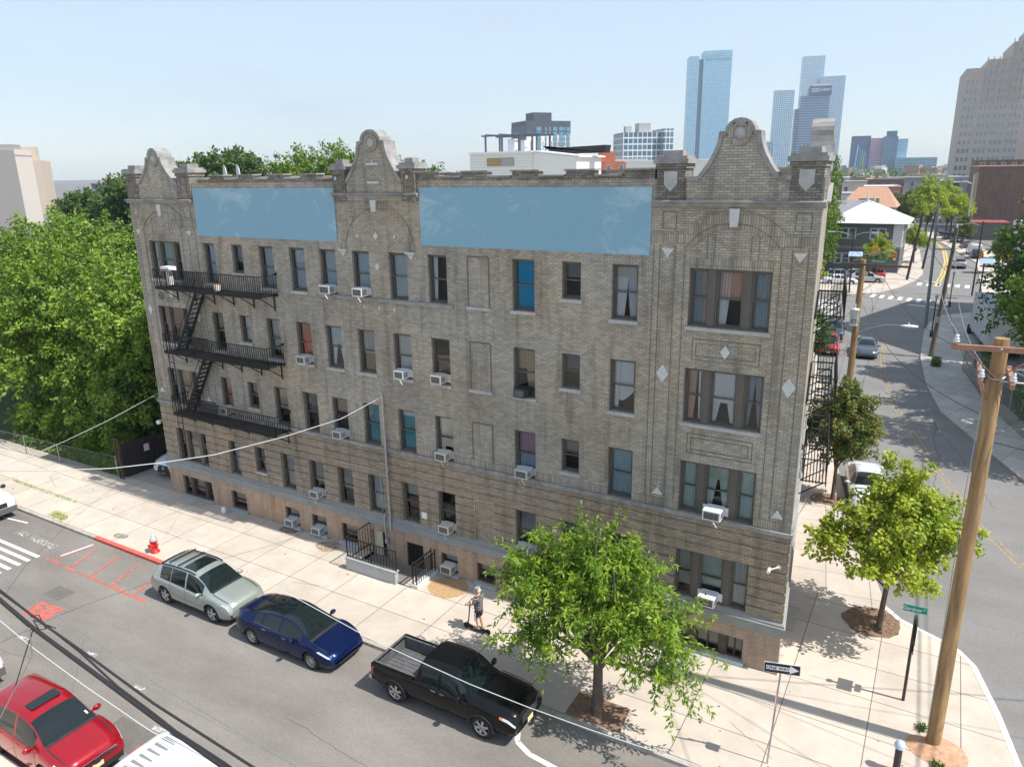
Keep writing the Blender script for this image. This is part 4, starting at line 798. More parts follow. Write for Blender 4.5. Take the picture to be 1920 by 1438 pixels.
for src, x, y, rz, s, lab in [(big3, -57.5, 52, 2, 1.36, 'dark green tree immediately right of the left gable above the roof'), (big3, -65, 52, 4, 1.26, 'dark tree behind the left gable'), (big3, -70, 46, 1, 1.14, 'dark green tree left of the left gable'), (big3, -79, 44, 3, 1.0, 'lower dark tree farther left of the left gable'), (big2, -54.5, 60, 1, 1.18, 'lighter green tree over the roof between the left and centre gables'), (big, -46, 60, 3, 1.72, 'pale green broad tree left of the centre gable'),
                              (big, -39.5, 62, 2, 1.7, 'pale green tree directly behind the centre gable'), (big2, -33.5, 63, 5, 1.2, 'green tree top at the right shoulder of the centre gable'), (big2, -28.5, 64, 0, 1.18, 'small green tree top right of the centre gable')]:
    o = copy_tree(src); place(o, (x, y, 0), rz, lab, 'tree', G2, s)
place(copy_tree(big), (15.4, 101, 0), 2, 'green tree behind the right corner pilaster with rounded top', 'tree', None, (.85, .85, 1.62))
G3 = 'trees along the right edge'
for src, x, y, z, rz, s, lab in [(big2, 42.0, 44, 0, 1, 1.12, 'tall green tree at the right edge hiding the end of the white box truck'), (big, 43.2, 36, 0, 2, 1.05, 'green tree at the right edge behind the crossarm pole'), (big2, 44.5, 27.5, 0, 4, 1.05, 'shady tree at the right edge casting its shadow on the avenue'), (big2, 46.5, 54, 0, 3, 1.1, 'tall dark tree at the right edge before the brown brick wall')]:
    o = copy_tree(src); place(o, (x, y, z), rz, lab, 'tree', G3, s)
G4 = 'trees along the avenue in the distance'
for src, x, y, rz, s, lab in [(T2, 29.6, 160, 1, 2.1, 'olive street tree over the avenue beyond the intersection'), (T2, 33.4, 168, 2, 2.0, 'second olive street tree over the avenue, to the right'), (T3, 25.5, 172, 3, 1.7, 'olive street tree left of the avenue in the distance'), (T3, 36.5, 148, 4, 1.05, 'low round dark tree before the grey windowed building'), (T2, 29.3, 122, 2, 1.0, 'bright green small tree right of the grey house'), (T2, 25.6, 96.5, 4, 1.05, 'bushy green tree in front of the grey house'), (T3, 41.5, 112, 2, 1.0, 'small green tree in front of the brown brick wall'),
                              (T2, 19.0, 78.5, 1, .95, 'green shrubby tree behind the side fire escape beyond the crosswalk'), (T3, 22.5, 190, 2, 1.5, 'green street tree far up the avenue at the left'), (T2, 17, 230, 2, 1.6, 'green street tree at the top of the avenue')]:
    o = copy_tree(src); place(o, (x, y, 0), rz, lab, 'tree', G4, s)
# undergrowth at the fence
def scatter_leaves(name, boxes, n, l, wd, seed, pal, label, hgt=.5):
    rng = np.random.default_rng(seed); P = []
    for (x0, x1, y0, y1) in boxes: m = n//len(boxes); P.append(np.stack([rng.uniform(x0, x1, m), rng.uniform(y0, y1, m), rng.random(m)**2*hgt+.02], 1))
    P = np.concatenate(P); N = rng.normal(size=P.shape)*.4+np.array([0, 0, .7]); v, mi = leaves(P, N, l, wd, rng, 0, pal)
    o = link(name, quads_mesh(name, v, mi, [MATS['leaf_%s_%d' % (pal, i)] for i in range(3)])); return tag(o, label, 'ground cover', None, 'stuff')
scatter_leaves('undergrowth', [(-16, -4.9, -.1, 3), (-10, -4.5, -.05, 1.2), (-6, -4.2, -.2, .6)], 9000, .16, .1, 31, 'bright', 'leafy ground cover growing behind the chain link fence', .55)
scatter_leaves('weeds', [(-2.9, -1.6, -4.95, -4.5), (-9, -3, -3.45, -3.38)], 500, .12, .03, 33, 'yellow', 'thin weeds growing in the cracks of the front pavement', .12)
scatter_leaves('weeds', [(37.6, 38.4, 46, 60), (39.2, 40.2, 33, 42), (34.0, 34.6, 46, 48), (41, 42, 26, 31), (40.4, 43, 20, 24)], 5000, .2, .07, 34, 'mid', 'weeds along the far pavement and the chain link fence', .45)
scatter_leaves('weeds', [(32.4, 34.1, 4.0, 5.6), (34.9, 35.1, -.6, -.3), (35.3, 35.6, -2, -1.8)], 500, .1, .04, 35, 'mid', 'weeds in the soil pit of the corner maple', .1)

for i, (x, y, s_, lab) in enumerate([(-6.2, 1.3, .2, 'small bush right behind the chain link fence near the gate'), (-8.8, 1.6, .26, 'second leafy bush behind the chain link fence'), (-12.2, 1.6, .27, 'larger leafy bush behind the middle of the chain link fence'), (-15.6, 1.6, .28, 'leafy bush at the left end of the chain link fence')]):
    place(copy_tree(big), (x, y, -.5), i*1.3, lab, 'bush', 'bushes behind the chain link fence', s_)
# ================================================================ vehicles
WH_ = mat('sticker_white', (.7, .7, .7), .5); TYRE = mat('tyre_rubber', (.018, .018, .018), .85); RIM = mat('alloy_rim', (.55, .56, .58), .28, .9); TRIM = mat('black_trim', (.02, .02, .022), .55); CHR = mat('chrome', (.7, .71, .72), .15, 1.)
CG = mat('car_glass', (.008, .014, .015), .04, 0, .5, coat=.25); LAMP = mat('headlamp_glass', (.62, .66, .7), .08, .3, 1, coat=1); RED = mat('tail_lamp', (.42, .01, .012), .15, coat=1); AMB = mat('amber_lamp', (.8, .2, .02), .2, coat=1)
PLATE = mat('plate_yellow', (.72, .68, .38), .5); UNDER = mat('underbody', (.01, .01, .01), .95); SEAT = mat('seat_cloth', (.18, .16, .13), .9)
def paint(name, c, metal=.35, rough=.32): return mat(name, c, rough, metal, .3 if max(c) > .2 else .08, coat=.85 if max(c) > .2 else .55)
def interp(pts, x):
    if x <= pts[0][0]: return pts[0][1]
    for i in range(len(pts)-1):
        if x <= pts[i+1][0]:
            x0, y0 = pts[i]; x1, y1 = pts[i+1]; t = (x-x0)/(x1-x0)
            def tang(k):
                if 0 < k < len(pts)-1:
                    a = (pts[k][1]-pts[k-1][1])/(pts[k][0]-pts[k-1][0]); b = (pts[k+1][1]-pts[k][1])/(pts[k+1][0]-pts[k][0])
                    return 0 if a*b <= 0 else 2*a*b/(a+b)
                return (y1-y0)/(x1-x0)
            m0, m1 = tang(i)*(x1-x0), tang(i+1)*(x1-x0)
            return (2*t**3-3*t*t+1)*y0+(t**3-2*t*t+t)*m0+(-2*t**3+3*t*t)*y1+(t**3-t*t)*m1
    return pts[-1][1]
class Car:
    def __init__(s, L_, Wd, H, top, belt, sill, roof_w, wheels, wr, body, name='parked_car', front_taper=.18, rear_taper=.12, tumble=.9):
        s.L, s.W, s.H, s.top, s.belt, s.sill, s.rw, s.wh, s.wr, s.body = L_, Wd, H, top, belt, sill, roof_w, wheels, wr, body
        s.ft, s.rt = front_taper, rear_taper; s.root = empty(name); s.tumble = tumble
    def sec(s, x):
        h = s.L/2; e = max(0, (x-(h-.85))/.85); r = max(0, (-x-(h-.6))/.6)
        hw = s.W/2*(1-s.ft*e**2.6-s.rt*r**2.6); q = max(0, (abs(x)-(h-.07))/.07); hw *= 1-.06*q*q
        zt = interp(s.top, x)-.05*q*q; zb = min(interp(s.belt, x), zt-.02); sl = interp(s.sill, x)+.05*q
        g = max(0, min(1, (zt-zb-.04)/max(.1, s.H-1-.0)*(s.H-1)/(s.H-max(b for _, b in s.belt)-.04)))
        rw = hw*.80*(1-g)+s.rw*g; cr = .05*g+.012; ze = max(zt-cr, zb+.008)
        sl2 = sl; m = sl+(zb-sl)*.45
        return [(hw*.8, sl2), (hw*.955, sl2+.015), (hw*.985, sl2+.14), (hw, m), (hw*.995, zb-.15*(zb-m)/.4 if zb-m < .4 else zb-.15), (hw*.972, zb-.04), (hw*.935, zb),
                (hw*.93*(1-g)+(hw*.925)*g, zb+.02*g+.002), ((hw*.925+rw)/2+.035*g, (zb+ze)/2), (rw+.03*g, ze-.045*g), (rw, ze), (rw*.62, zt-cr*.2), (0, zt)]
    def P(s, x, u, side=1):
        S_ = s.sec(x); i = min(int(u), 11); t = u-i; a, b = S_[i], S_[i+1]; return Vector((x, side*(a[0]*(1-t)+b[0]*t), a[1]*(1-t)+b[1]*t))
    def loft(s, feats, glassf, drop=None, n=60):
        h = s.L/2; xs = sorted(set([round(-h+s.L*i/n, 3) for i in range(n+1)]+[round(f, 3) for f in feats]+[round(v, 3) for w_ in s.wh for k in range(9) for v in [w_-(s.wr+.045)+2*(s.wr+.045)*k/8]]+[-h+.02, -h+.04, h-.02, h-.045]))
        xs = [x for i, x in enumerate(xs) if i == 0 or x-xs[i-1] > .012 or x in [round(f, 3) for f in feats]]
        R_ = s.wr+.05; row = []; ins = []
        for x in xs:
            pr = s.sec(x); row.append([(x, y, z) for y, z in pr]); ins.append([False]*13)
            for j in range(7):
                y, z = pr[j]
                for w_ in s.wh:
                    dx, dz = x-w_, z-s.wr; d = sqrt(dx*dx+dz*dz)
                    if d < R_-.002:
                        ins[-1][j] = True; k = R_/max(d, 1e-4)
                        if dz < -.02 or d < .02: dz2 = max(z, s.wr-.1)-s.wr; dxx = (1 if dx >= 0 else -1)*sqrt(max(0, R_*R_-dz2*dz2)) ; row[-1][j] = (w_+dxx, y, s.wr+dz2) if abs(dx) > .02 else (x, y, s.wr+R_)
                        else: row[-1][j] = (w_+dx*k, y, s.wr+dz*k)
        body = MB(); panes = {}
        for side in (1, -1):
            vs = [(p[0], side*p[1], p[2]) for r in row for p in r]; fs = []
            for i in range(len(xs)-1):
                xm = (xs[i]+xs[i+1])/2
                for j in range(12):
                    if drop and drop(xm, j): continue
                    if ins[i][j] and ins[i+1][j] and ins[i][j+1] and ins[i+1][j+1]: continue
                    f = (i*13+j, (i+1)*13+j, (i+1)*13+j+1, i*13+j+1); g = glassf(xm, j)
                    if side < 0: f = f[::-1]
                    if g: panes.setdefault((g, 0 if g[0] in 'wr' else side), []).append([vs[k] for k in f])
                    else: fs.append(f)
            body.add(vs, fs, 0, True)
        for e, rr in ((0, row[0]), (1, row[-1])):
            loop = [(p[0], p[1], p[2]) for p in rr]+[(p[0], -p[1], p[2]) for p in rr[::-1][1:]]; body.add(loop, [tuple(range(len(loop)))])
        o = body.build('body', s.body, s.root); me = o.data; b = bmesh.new(); b.from_mesh(me); bmesh.ops.remove_doubles(b, verts=b.verts, dist=.0005); bmesh.ops.recalc_face_normals(b, faces=b.faces)
        for f in b.faces: f.smooth = len(f.verts) < 6
        b.to_mesh(me); b.free()
        for (g, sd_), qs in panes.items():
            m = MB()
            for q in qs: m.add(q, [(0, 1, 2, 3)], 0, True)
            nm = {'w': 'windshield', 'r': 'rear_window', 's': 'side_window'}[g[0]]; oo = m.build(nm, CG, s.root); b = bmesh.new(); b.from_mesh(oo.data); bmesh.ops.remove_doubles(b, verts=b.verts, dist=.0005); bmesh.ops.recalc_face_normals(b, faces=b.faces); b.to_mesh(oo.data); b.free()
        MB().box(-s.L/2+.25, s.L/2-.25, -s.W/2+.26, s.W/2-.26, interp(s.sill, 0)-.02, min(z for _, z in s.belt)-.15).build('underbody', UNDER, s.root)
        return o
    def patch(s, name, x0, x1, u0, u1, m, off=.006, sides=(1, -1), nx=6, nu=3, skew=0, parent=None):
        for sd_ in sides:
            mb = MB(); vs = []
            for i in range(nx+1):
                for j in range(nu+1):
                    x = x0+(x1-x0)*i/nx+skew*(j/nu); u = u0+(u1-u0)*j/nu; p = s.P(min(max(x, -s.L/2), s.L/2), u, sd_); e = .03
                    tx = s.P(min(x+e, s.L/2), u, sd_)-s.P(max(x-e, -s.L/2), u, sd_); tu = s.P(x, min(u+.15, 12), sd_)-s.P(x, max(u-.15, 0), sd_); nn = tx.cross(tu)*(-sd_); nn = norm(nn)
                    if nn.dot(Vector((p.x*.05, p.y, max(.0, p.z-.6)*2+.02))) < 0: nn = -nn
                    vs.append(p+nn*off)
            mb.add(vs, [(i*(nu+1)+j, (i+1)*(nu+1)+j, (i+1)*(nu+1)+j+1, i*(nu+1)+j+1) for i in range(nx) for j in range(nu)], 0, True); mb.build(name, m, parent or s.root, fix=False)
    def seam(s, x, u0=1.2, u1=6, wd=.014, skew=0): s.patch('door_seam', x-wd/2, x+wd/2, u0, u1, TRIM, .003, nx=1, nu=8, skew=skew)
    def wheels(s, spokes=5, yk=.96, rim=RIM, dark=False):
        r = s.wr
        for wx in s.wh:
            for sd_ in (1, -1):
                yo = s.W/2*yk; w_ = .2; t = MB(); t.lathe([(r*.62, 0), (r*.68, .012), (r*.93, .012), (r, -.02), (r, -w_+.02), (r*.93, -w_), (r*.6, -w_)], (0, 0, 0), 28, 0, 'Y')
                M = Matrix.Translation((wx, sd_*yo, r)) @ Matrix.Scale(sd_, 4, (0, 1, 0)); wh = empty('wheel'); wh.parent = s.root
                t.xf(M).build('tyre', TYRE, wh)
                q = MB(); q.lathe([(r*.68, .008), (r*.63, .004), (r*.6, -.03), (r*.6, -.12)], (0, 0, 0), 28, 0, 'Y'); q.lathe([(0, .0), (r*.13, -.002), (r*.15, -.03)], (0, 0, 0), 12, 0, 'Y')
                for k in range(spokes):
                    a = 2*pi*k/spokes+.3; wv = r*(.11 if spokes < 7 else .055); q.obox((r*.36*cos(a), -.022, r*.36*sin(a)), Vector((cos(a), 0, sin(a)))*r*.28, Vector((-sin(a), 0, cos(a)))*wv, (0, .016, 0))
                q.xf(M).build('rim', rim, wh); d = MB(); d.lathe([(0, -.07), (r*.62, -.07)], (0, 0, 0), 20, 0, 'Y'); d.xf(M).build('brake_disc', UNDER, wh)
    def mirrors(s, x, z, m=None, up=False):
        for sd_ in (1, -1):
            mb = MB(); y = s.W/2*.94; mb.lathe([(0, -.09), (.06, -.085), (.085, -.02), (.08, .05), (0, .06)], (0, 0, 0), 10, 0, 'X'); mb.v = [(v[0]*.8, v[1]*1.45, v[2]*(1.3 if up else .95)) for v in mb.v]
            mb.xf(Matrix.Translation((x, sd_*(y+.13), z))); mb.bar((x, sd_*(y-.06), z-.03), (x, sd_*(y+.06), z-.02), .06, .04); mb.build('mirror', m or s.body, s.root)
    def plate(s, front=True, z=.42):
        x = s.L/2+.012 if front else -s.L/2-.012; MB().box(x-.006, x+.006, -.155, .155, z-.08, z+.08).build('number_plate', PLATE, s.root)
def glass_fn(wf, wr_, sides, roofu=9):
    def f(x, j):
        if j >= 10 and wf[0] < x < wf[1]: return 'w'
        if j >= 10 and wr_[0] < x < wr_[1]: return 'r'
        if j in (7, 8):
            for k, (a, b) in enumerate(sides):
                if a < x < b: return 's%d' % k
        return None
    return f
def handles(c, xs, u=4.6, m=None):
    for x in xs: c.patch('door_handle', x-.09, x+.09, u-.1, u+.12, m or c.body, .02, nx=3, nu=2)
# ---- silver crossover
def crossover(body, name='parked_car', L_=4.66, cap=True, rails=True, detail=True):
    h = L_/2
    c = Car(L_, 1.84, 1.68, [(-h, .78), (-h+.05, 1.0), (-h+.25, 1.28), (-h+.62, 1.56), (-.9, 1.655), (-.1, 1.68), (.35, 1.62), (.66, 1.5), (1.26, 1.12), (1.5, 1.07), (h-.35, .97), (h-.1, .87), (h, .7)], [(-h, .7), (-h+.3, 1.05), (-.5, 1.0), (.9, .95), (1.2, 1.02), (1.5, 1.0), (h-.3, .89), (h, .62)],
            [(-h, .42), (-h+.5, .28), (0, .25), (h-.5, .27), (h, .36)], .62, (-1.4, 1.32), .37, body, name, front_taper=.13, rear_taper=.08)
    c.loft([-1.95, -1.62, -1.5, -.62, -.55, .36, .46, .98, 1.24], glass_fn((.44, 1.22), (-2.2, -1.78), [(-1.62, -1.02), (-.97, -.14), (-.08, .86)])); c.wheels(5)
    if detail:
        c.patch('headlight', h-.42, h-.1, 5.05, 6.4, LAMP, .01); c.patch('tail_light', -h+.03, -h+.3, 4.4, 6.0, RED, .01); c.seam(-.12); c.seam(.95); c.seam(-.98, 3); handles(c, (-.85, .1)); c.mirrors(.78, 1.06)
        c.patch('sunroof', -.5, .18, 10.45, 12, CG, .008); c.patch('rub_strip', -1.0, .92, 2.7, 2.85, body, .02)
        for sd_ in (1, -1):
            if rails: MB().tube([c.P(x, 10, sd_)+Vector((0, 0, .03)) for x in (-1.6, -1.2, -.6, 0, .3)], .022, 6).build('roof_rail', TRIM, c.root)
        if rails:
            for x in (-1.25, -.72): MB().bar((x, -.6, 1.7), (x, .6, 1.7), .07, .025).build('roof_bar', TRIM, c.root)
        MB().box(h-.0, h+.012, -.42, .42, .5, .68).build('grille', mat('grille_grey', (.12, .12, .12), .4, .6), c.root); MB().lathe([(.06, 0), (.075, .01), (.09, 0)], (h+.02, 0, .6), 14, 0, 'X').build('badge', CHR, c.root)
        c.patch('spoiler', -h+.5, -h+.68, 10, 12, TRIM, .03); c.patch('hood_seam', 1.3, h-.25, 10.0, 10.12, TRIM, .004, nu=1); c.patch('cowl', 1.2, 1.29, 10.1, 12, TRIM, .006, nx=2); c.patch('window_trim', -1.62, 1.1, 6.85, 7.02, TRIM, .008, nx=14, nu=1); c.patch('sill_cladding', -1.0, .95, .7, 1.7, TRIM, .008)
        for y0 in (-.5, .1): MB().bar((1.24, y0, 1.13), (1.12, y0+.5, 1.19), .02, .015).build('wiper', TRIM, c.root); c.plate(z=.4); c.plate(False, .8)
    return c
SUV = crossover(paint('sage_silver_paint', (.36, .40, .375), .45, .34))
place(SUV.root, (10.47, -6.05, ZR), 0, 'silver green crossover with roof rails and sunroof, parked at the end of the red kerb', 'car', 'cars parked on the front street')
# ---- blue electric sedan
def sedan(body, name='parked_car', fast=True, glassroof=True, H=1.44):
    h = 2.345
    c = Car(4.69, 1.85, H, [(-h, .84), (-h+.05, 1.02), (-1.85, 1.09), (-1.2, 1.3), (-.55, H-.03), (-.1, H), (.35, H-.05), (.75, 1.24), (1.35, .94), (1.8, .84), (h-.25, .7), (h-.06, .58), (h, .48)] if fast else [(-h, .8), (-h+.05, .98), (-1.75, 1.06), (-1.6, 1.08), (-.95, H-.06), (-.2, H), (.3, H-.05), (1.1, .98), (1.3, .93), (1.8, .86), (h-.25, .75), (h-.06, .62), (h, .5)],
            [(-h, .72), (-1.9, .98), (-1.2, .96), (0, .9), (1.0, .87), (1.4, .9), (1.8, .8), (h-.2, .64), (h, .42)], [(-h, .34), (-1.9, .24), (0, .18), (1.8, .2), (h, .24)], .56, (-1.45, 1.42), .335, body, name, front_taper=.22)
    gf = glass_fn((.28, 1.3) if fast else (.25, 1.05), (-1.8, -.62) if fast else (-1.62, -.98), [(-1.28, -.92), (-.86, -.06), (0, .92)])
    def gg(x, j):
        if glassroof and j >= 10 and -.62 < x < .28: return 'r1'
        return gf(x, j)
    c.loft([-1.82, -1.28, -.9, -.04, .3, 1.28], gg); c.wheels(9 if glassroof else 5, rim=RIM); c.patch('headlight', h-.62, h-.2, 5.0, 6.2, LAMP, .01, skew=.08); c.patch('tail_light', -h+.02, -h+.22, 4.5, 6, RED, .01); c.seam(-.06); c.seam(.98); c.seam(-1.0, 3.5)
    handles(c, (-.75, .22), 4.7, CHR); c.mirrors(.72, .95); c.patch('window_trim', -1.3, .95, 6.88, 7.0, CHR, .012, nx=14); c.plate(False, .72); c.patch('hood_seam', 1.4, h-.3, 10.0, 10.1, TRIM, .003, nu=1); c.patch('cowl', 1.27, 1.36, 10.1, 12, TRIM, .005, nx=2); c.patch('sill_cladding', -1.0, .98, .8, 1.5, TRIM, .006)
    MB().box(h-.03, h+.008, -.5, .5, .27, .36).build('air_intake', TRIM, c.root)
    return c
TES = sedan(paint('deep_blue_paint', (.003, .011, .06), .3, .25), H=1.44); place(TES.root, (15.62, -6.25, ZR), 0, 'deep blue sedan with black glass roof, parked between the silver crossover and the black pickup', 'car', 'cars parked on the front street')
for x in (-.62, -.16): TES.patch('roof_seam', x, x+.03, 10, 12, TES.body, .006, nx=1)
# ---- red crossover with moonroof near the camera
CRV = crossover(paint('candy_red_paint', (.36, .006, .016), .35, .25), rails=False, L_=4.62, detail=False); h = 2.31
CRV.patch('headlight', h-.5, h-.1, 5.2, 6.0, LAMP, .01); CRV.patch('headlight_surround', h-.53, h-.08, 5.1, 6.1, TRIM, .005); CRV.patch('tail_light', -h+.03, -h+.3, 4.4, 6.6, RED, .01); CRV.seam(-.12); CRV.seam(.95); handles(CRV, (-.85, .1)); CRV.mirrors(.8, 1.06)
mb = MB(); mb.prism([(-.36, -.38), (-.4, .38), (-.36, .42), (-.05, .42), (0, .38), (0, -.38), (-.05, -.42), (-.36, -.42)][::-1], 0, .012, 'Z'); mb.xf(Matrix.Translation((.2, 0, 1.672)) @ Matrix.Rotation(radians(1.5), 4, 'Y')); mb.build('sunroof', CG, CRV.root)
mb = MB()
for z in (.62, .69): mb.bar((h-.02, -.55, z), (h-.02, .55, z), .05, .035)
mb.build('grille', TRIM, CRV.root); mb = MB(); mb.bar((h+.02, -.56, .745), (h+.02, .56, .745), .03, .03)
mb.build('grille_bar', CHR, CRV.root); mb = MB()
for y in (-.035, .035): mb.box(h+.03, h+.04, y-.009, y+.009, .62, .7)
mb.box(h+.03, h+.04, -.03, .03, .652, .668)
for a, b in (((-.07, .6), (.07, .6)), ((-.07, .72), (.07, .72)), ((-.07, .6), (-.07, .72)), ((.07, .6), (.07, .72))): mb.bar((h+.035, a[0], a[1]), (h+.035, b[0], b[1]), .012, .012)
mb.build('badge', CHR, CRV.root); MB().box(h-.12, h+.02, -.72, .72, .3, .45).build('bumper', TRIM, CRV.root); CRV.plate(z=.5)
CRV.patch('hood_seam', 1.3, h-.25, 10.0, 10.12, TRIM, .004, nu=1); CRV.patch('cowl', 1.2, 1.29, 10.1, 12, TRIM, .006, nx=2); CRV.patch('window_trim', -1.62, 1.1, 6.85, 7.02, TRIM, .008, nx=14, nu=1); CRV.patch('windshield_sticker', .95, 1.05, 10.3, 10.5, WH_, .012, sides=(1,), nx=1, nu=1)
for y0 in (-.5, .1): mb = MB(); mb.bar((1.24, y0, 1.13), (1.12, y0+.5, 1.19), .02, .015); mb.build('wiper', TRIM, CRV.root)
place(CRV.root, (13.05, -13.5, ZR), 0, 'shiny red crossover with dark moonroof, parked at the far kerb by the white van', 'car', 'cars parked along the near kerb', (1, 1, 1.06))
# ---- black pickup
h = 2.65
PU = Car(5.3, 1.85, 1.76, [(-h, 1.12), (-.98, 1.14), (-.93, 1.2), (-.88, 1.5), (-.8, 1.7), (-.55, 1.75), (.2, 1.76), (.5, 1.7), (1.12, 1.2), (1.2, 1.17), (1.7, 1.15), (h-.3, 1.08), (h-.1, 1.0), (h, .86)], [(-h, 1.04), (-1, 1.08), (-.5, 1.07), (.9, 1.05), (1.2, 1.1), (1.7, 1.08), (h-.3, .99), (h, .78)],
         [(-h, .55), (-2.2, .46), (0, .42), (2, .42), (h, .45)], .62, (-1.72, 1.5), .385, paint('gloss_black_paint', (.004, .004, .005), 0, .3), 'parked_car', front_taper=.12, rear_taper=.02)
PU.loft([-.97, -.9, -.55, -.5, .02, .08, .52, 1.12], glass_fn((.52, 1.12), (-.92, -.82), [(-.72, -.06), (.02, .86)]), drop=lambda x, j: x < -.98 and j >= 6); PU.wheels(6)
BL = mat('bed_liner', (.1, .1, .105), .7, noise=(5, .3)); mb = MB(); mb.box(-h+.07, -1.0, -.72, .72, .66, .7)
for y in (-.78, .72): mb.box(-h+.07, -1.0, y, y+.06, .7, 1.14)
mb.box(-h+.03, -h+.09, -.78, .78, .6, 1.14); mb.box(-1.03, -.97, -.78, .78, .7, 1.16)
for i in range(9): y = -.64+.16*i; mb.box(-h+.1, -1.05, y-.03, y+.03, .7, .715)
mb.build('bed', BL, PU.root); mb = MB()
for y in (-.9, .78): mb.box(-h+.04, -.99, y, y+.12, 1.06, 1.125)
mb.box(-h+.0, -h+.1, -.88, .88, 1.06, 1.12); mb.box(-h-.01, -h+.04, -.88, .88, .55, 1.06); mb.build('tailgate', PU.body, PU.root)
PU.patch('tail_light', -h+.0, -h+.12, 3.2, 5.6, RED, .012); PU.patch('headlight', h-.42, h-.04, 4.5, 5.7, LAMP, .012); PU.patch('turn_signal', h-.52, h-.42, 4.5, 5.6, AMB, .012, nx=2); PU.seam(-.02); PU.seam(.95); PU.seam(-.95, 1.5, 6); handles(PU, (-.2, .12), 4.9, CHR); PU.mirrors(.82, 1.2, up=True); PU.plate(z=.58)
mb = MB(); mb.box(-h-.16, -h-.02, -.85, .85, .5, .62); mb.build('bumper', CHR, PU.root); mb = MB(); mb.box(h-.02, h+.01, -.45, .45, .68, .9); mb.build('grille', mat('dark_chrome', (.2, .2, .21), .25, .8), PU.root)
for sx in PU.wh:
    for sd_ in (1, -1):
        mb = MB(); R_ = .44
        for i in range(12): a, b = pi*i/12, pi*(i+1)/12; mb.bar((sx+R_*cos(a), sd_*.925, .385+R_*sin(a)), (sx+R_*cos(b), sd_*.925, .385+R_*sin(b)), .05, .05, up=(0, 1, 0))
        mb.build('wheel_arch', TRIM, PU.root)
place(PU.root, (22.27, -6.12, ZR), 0, 'black double cab pickup with an open empty bed, parked beside the front cherry tree', 'pickup truck', 'cars parked on the front street')
# ---- white vans
def van(L_=5.7, Wd=2.0, H=2.1, body=None):
    h = L_/2; c = Car(L_, Wd, H, [(-h, 1.95), (-h+.1, H-.02), (0, H), (h-1.9, H-.02), (h-1.65, 1.95), (h-1.0, 1.28), (h-.9, 1.2), (h-.2, 1.02), (h-.05, .95), (h, .85)], [(-h, 1.12), (h-1.4, 1.1), (h-.9, 1.12), (h-.2, .95), (h, .75)], [(-h, .4), (0, .34), (h, .38)], Wd/2*.82, (-h+1.15, h-1.0), .37, body or paint('white_paint', (.72, .73, .74), 0, .35), 'parked_van', front_taper=.08, rear_taper=.01)
    c.loft([h-1.62, h-1.02, h-1.72, h-2.4], glass_fn((h-1.62, h-1.02), (-99, -98), [(h-2.35, h-1.5)])); c.wheels(5, rim=mat('steel_wheel', (.3, .3, .31), .5, .5)); c.mirrors(h-1.35, 1.25, TRIM, True)
    MB().box(h-.02, h+.06, -Wd/2*.9, Wd/2*.9, .35, .62).build('bumper', mat('grey_plastic', (.1, .1, .11), .6), c.root); MB().box(h-.06, h+.02, -.5, .5, .66, .88).build('grille', TRIM, c.root)
    for sd_ in (1, -1): c.patch('headlight', h-.14, h-.01, 4.3, 5.6, LAMP, .02, sides=(sd_,)); c.patch('turn_signal', h-.2, h-.01, 3.4, 4.2, AMB, .02, sides=(sd_,))
    c.plate(z=.5); c.seam(h-1.35); c.seam(h-2.42); return c
V1 = van(); place(V1.root, (-7.3, -6.42, ZR), 0, 'white van with orange turn signal at the left end of the front kerb', 'van', 'white vans')
V2 = van(); place(V2.root, (5.72, -13.45, ZR), 0, 'white van with orange turn signal behind the red crossover, only its front corner in view', 'van', 'white vans')
V3 = van(body=paint('white_roof_paint', (.6, .61, .63), 0, .4)); place(V3.root, (20.3, -13.52, ZR), 0, 'white van seen from above with ribbed roof, in front of the red crossover', 'van', 'white vans')
for i in range(7):
    y = -.66+.22*i; mb = MB(); mb.prism([(-2.45, y-.035), (1.2, y-.035), (1.24, y), (1.2, y+.035), (-2.45, y+.035), (-2.5, y)], 2.07, 2.105, 'Z'); mb.build('roof_rib', V3.body, V3.root); MB().prism([(-2.5, y+.07), (-2.05, y+.085), (-2.0, y+.11), (-2.05, y+.135), (-2.5, y+.15)], 2.085, 2.093, 'Z').build('rib_end_shade', mat('rib_shade_grey', (.2, .2, .21), .7), V3.root)  # flat grey patches paint in the shading at the rib ends
MB().box(-2.88, -2.83, -.2, .2, 1.96, 2.0).build('brake_light', RED, V3.root)
# ---- white crossover in the driveway, white car on the avenue, grey sedan driving, two parked on the avenue
LX = crossover(paint('pearl_white_paint', (.7, .72, .75), .1, .3)); o = LX.root; place(o, (-2.05, 3.1, 0), radians(-84), 'white crossover with a dark grille parked in the driveway by the black gate', 'car')
MB().prism([(-.5, .35), (-.3, .78), (.3, .78), (.5, .35)], 2.335, 2.35, 'X').build('grille', TRIM, o)
AV = 'cars parked on the avenue'
WC = sedan(paint('white_car_paint', (.68, .7, .73), .1, .3), fast=False, glassroof=False); place(WC.root, (31.9, 16.6, ZR), radians(-81), 'white sedan parked on the avenue half hidden by the yellow green maple', 'car', AV)
GS = sedan(paint('slate_grey_paint', (.1, .12, .15), .5, .28), name='moving_car', fast=False, glassroof=False); place(GS.root, (28.8, 48.9, ZR), radians(-84), 'slate grey sedan driving down the avenue beside the yellow line', 'car')
RC = crossover(paint('cherry_red_paint', (.5, .02, .04), .2, .28)); place(RC.root, (25.75, 48.6, ZR), radians(-83), 'red crossover parked on the avenue beyond the fire escapes', 'car', AV)
BC = crossover(paint('navy_paint', (.03, .05, .09), .4, .28)); place(BC.root, (25.35, 55.2, ZR), radians(-86), 'dark blue crossover parked behind the red one on the avenue', 'car', AV)
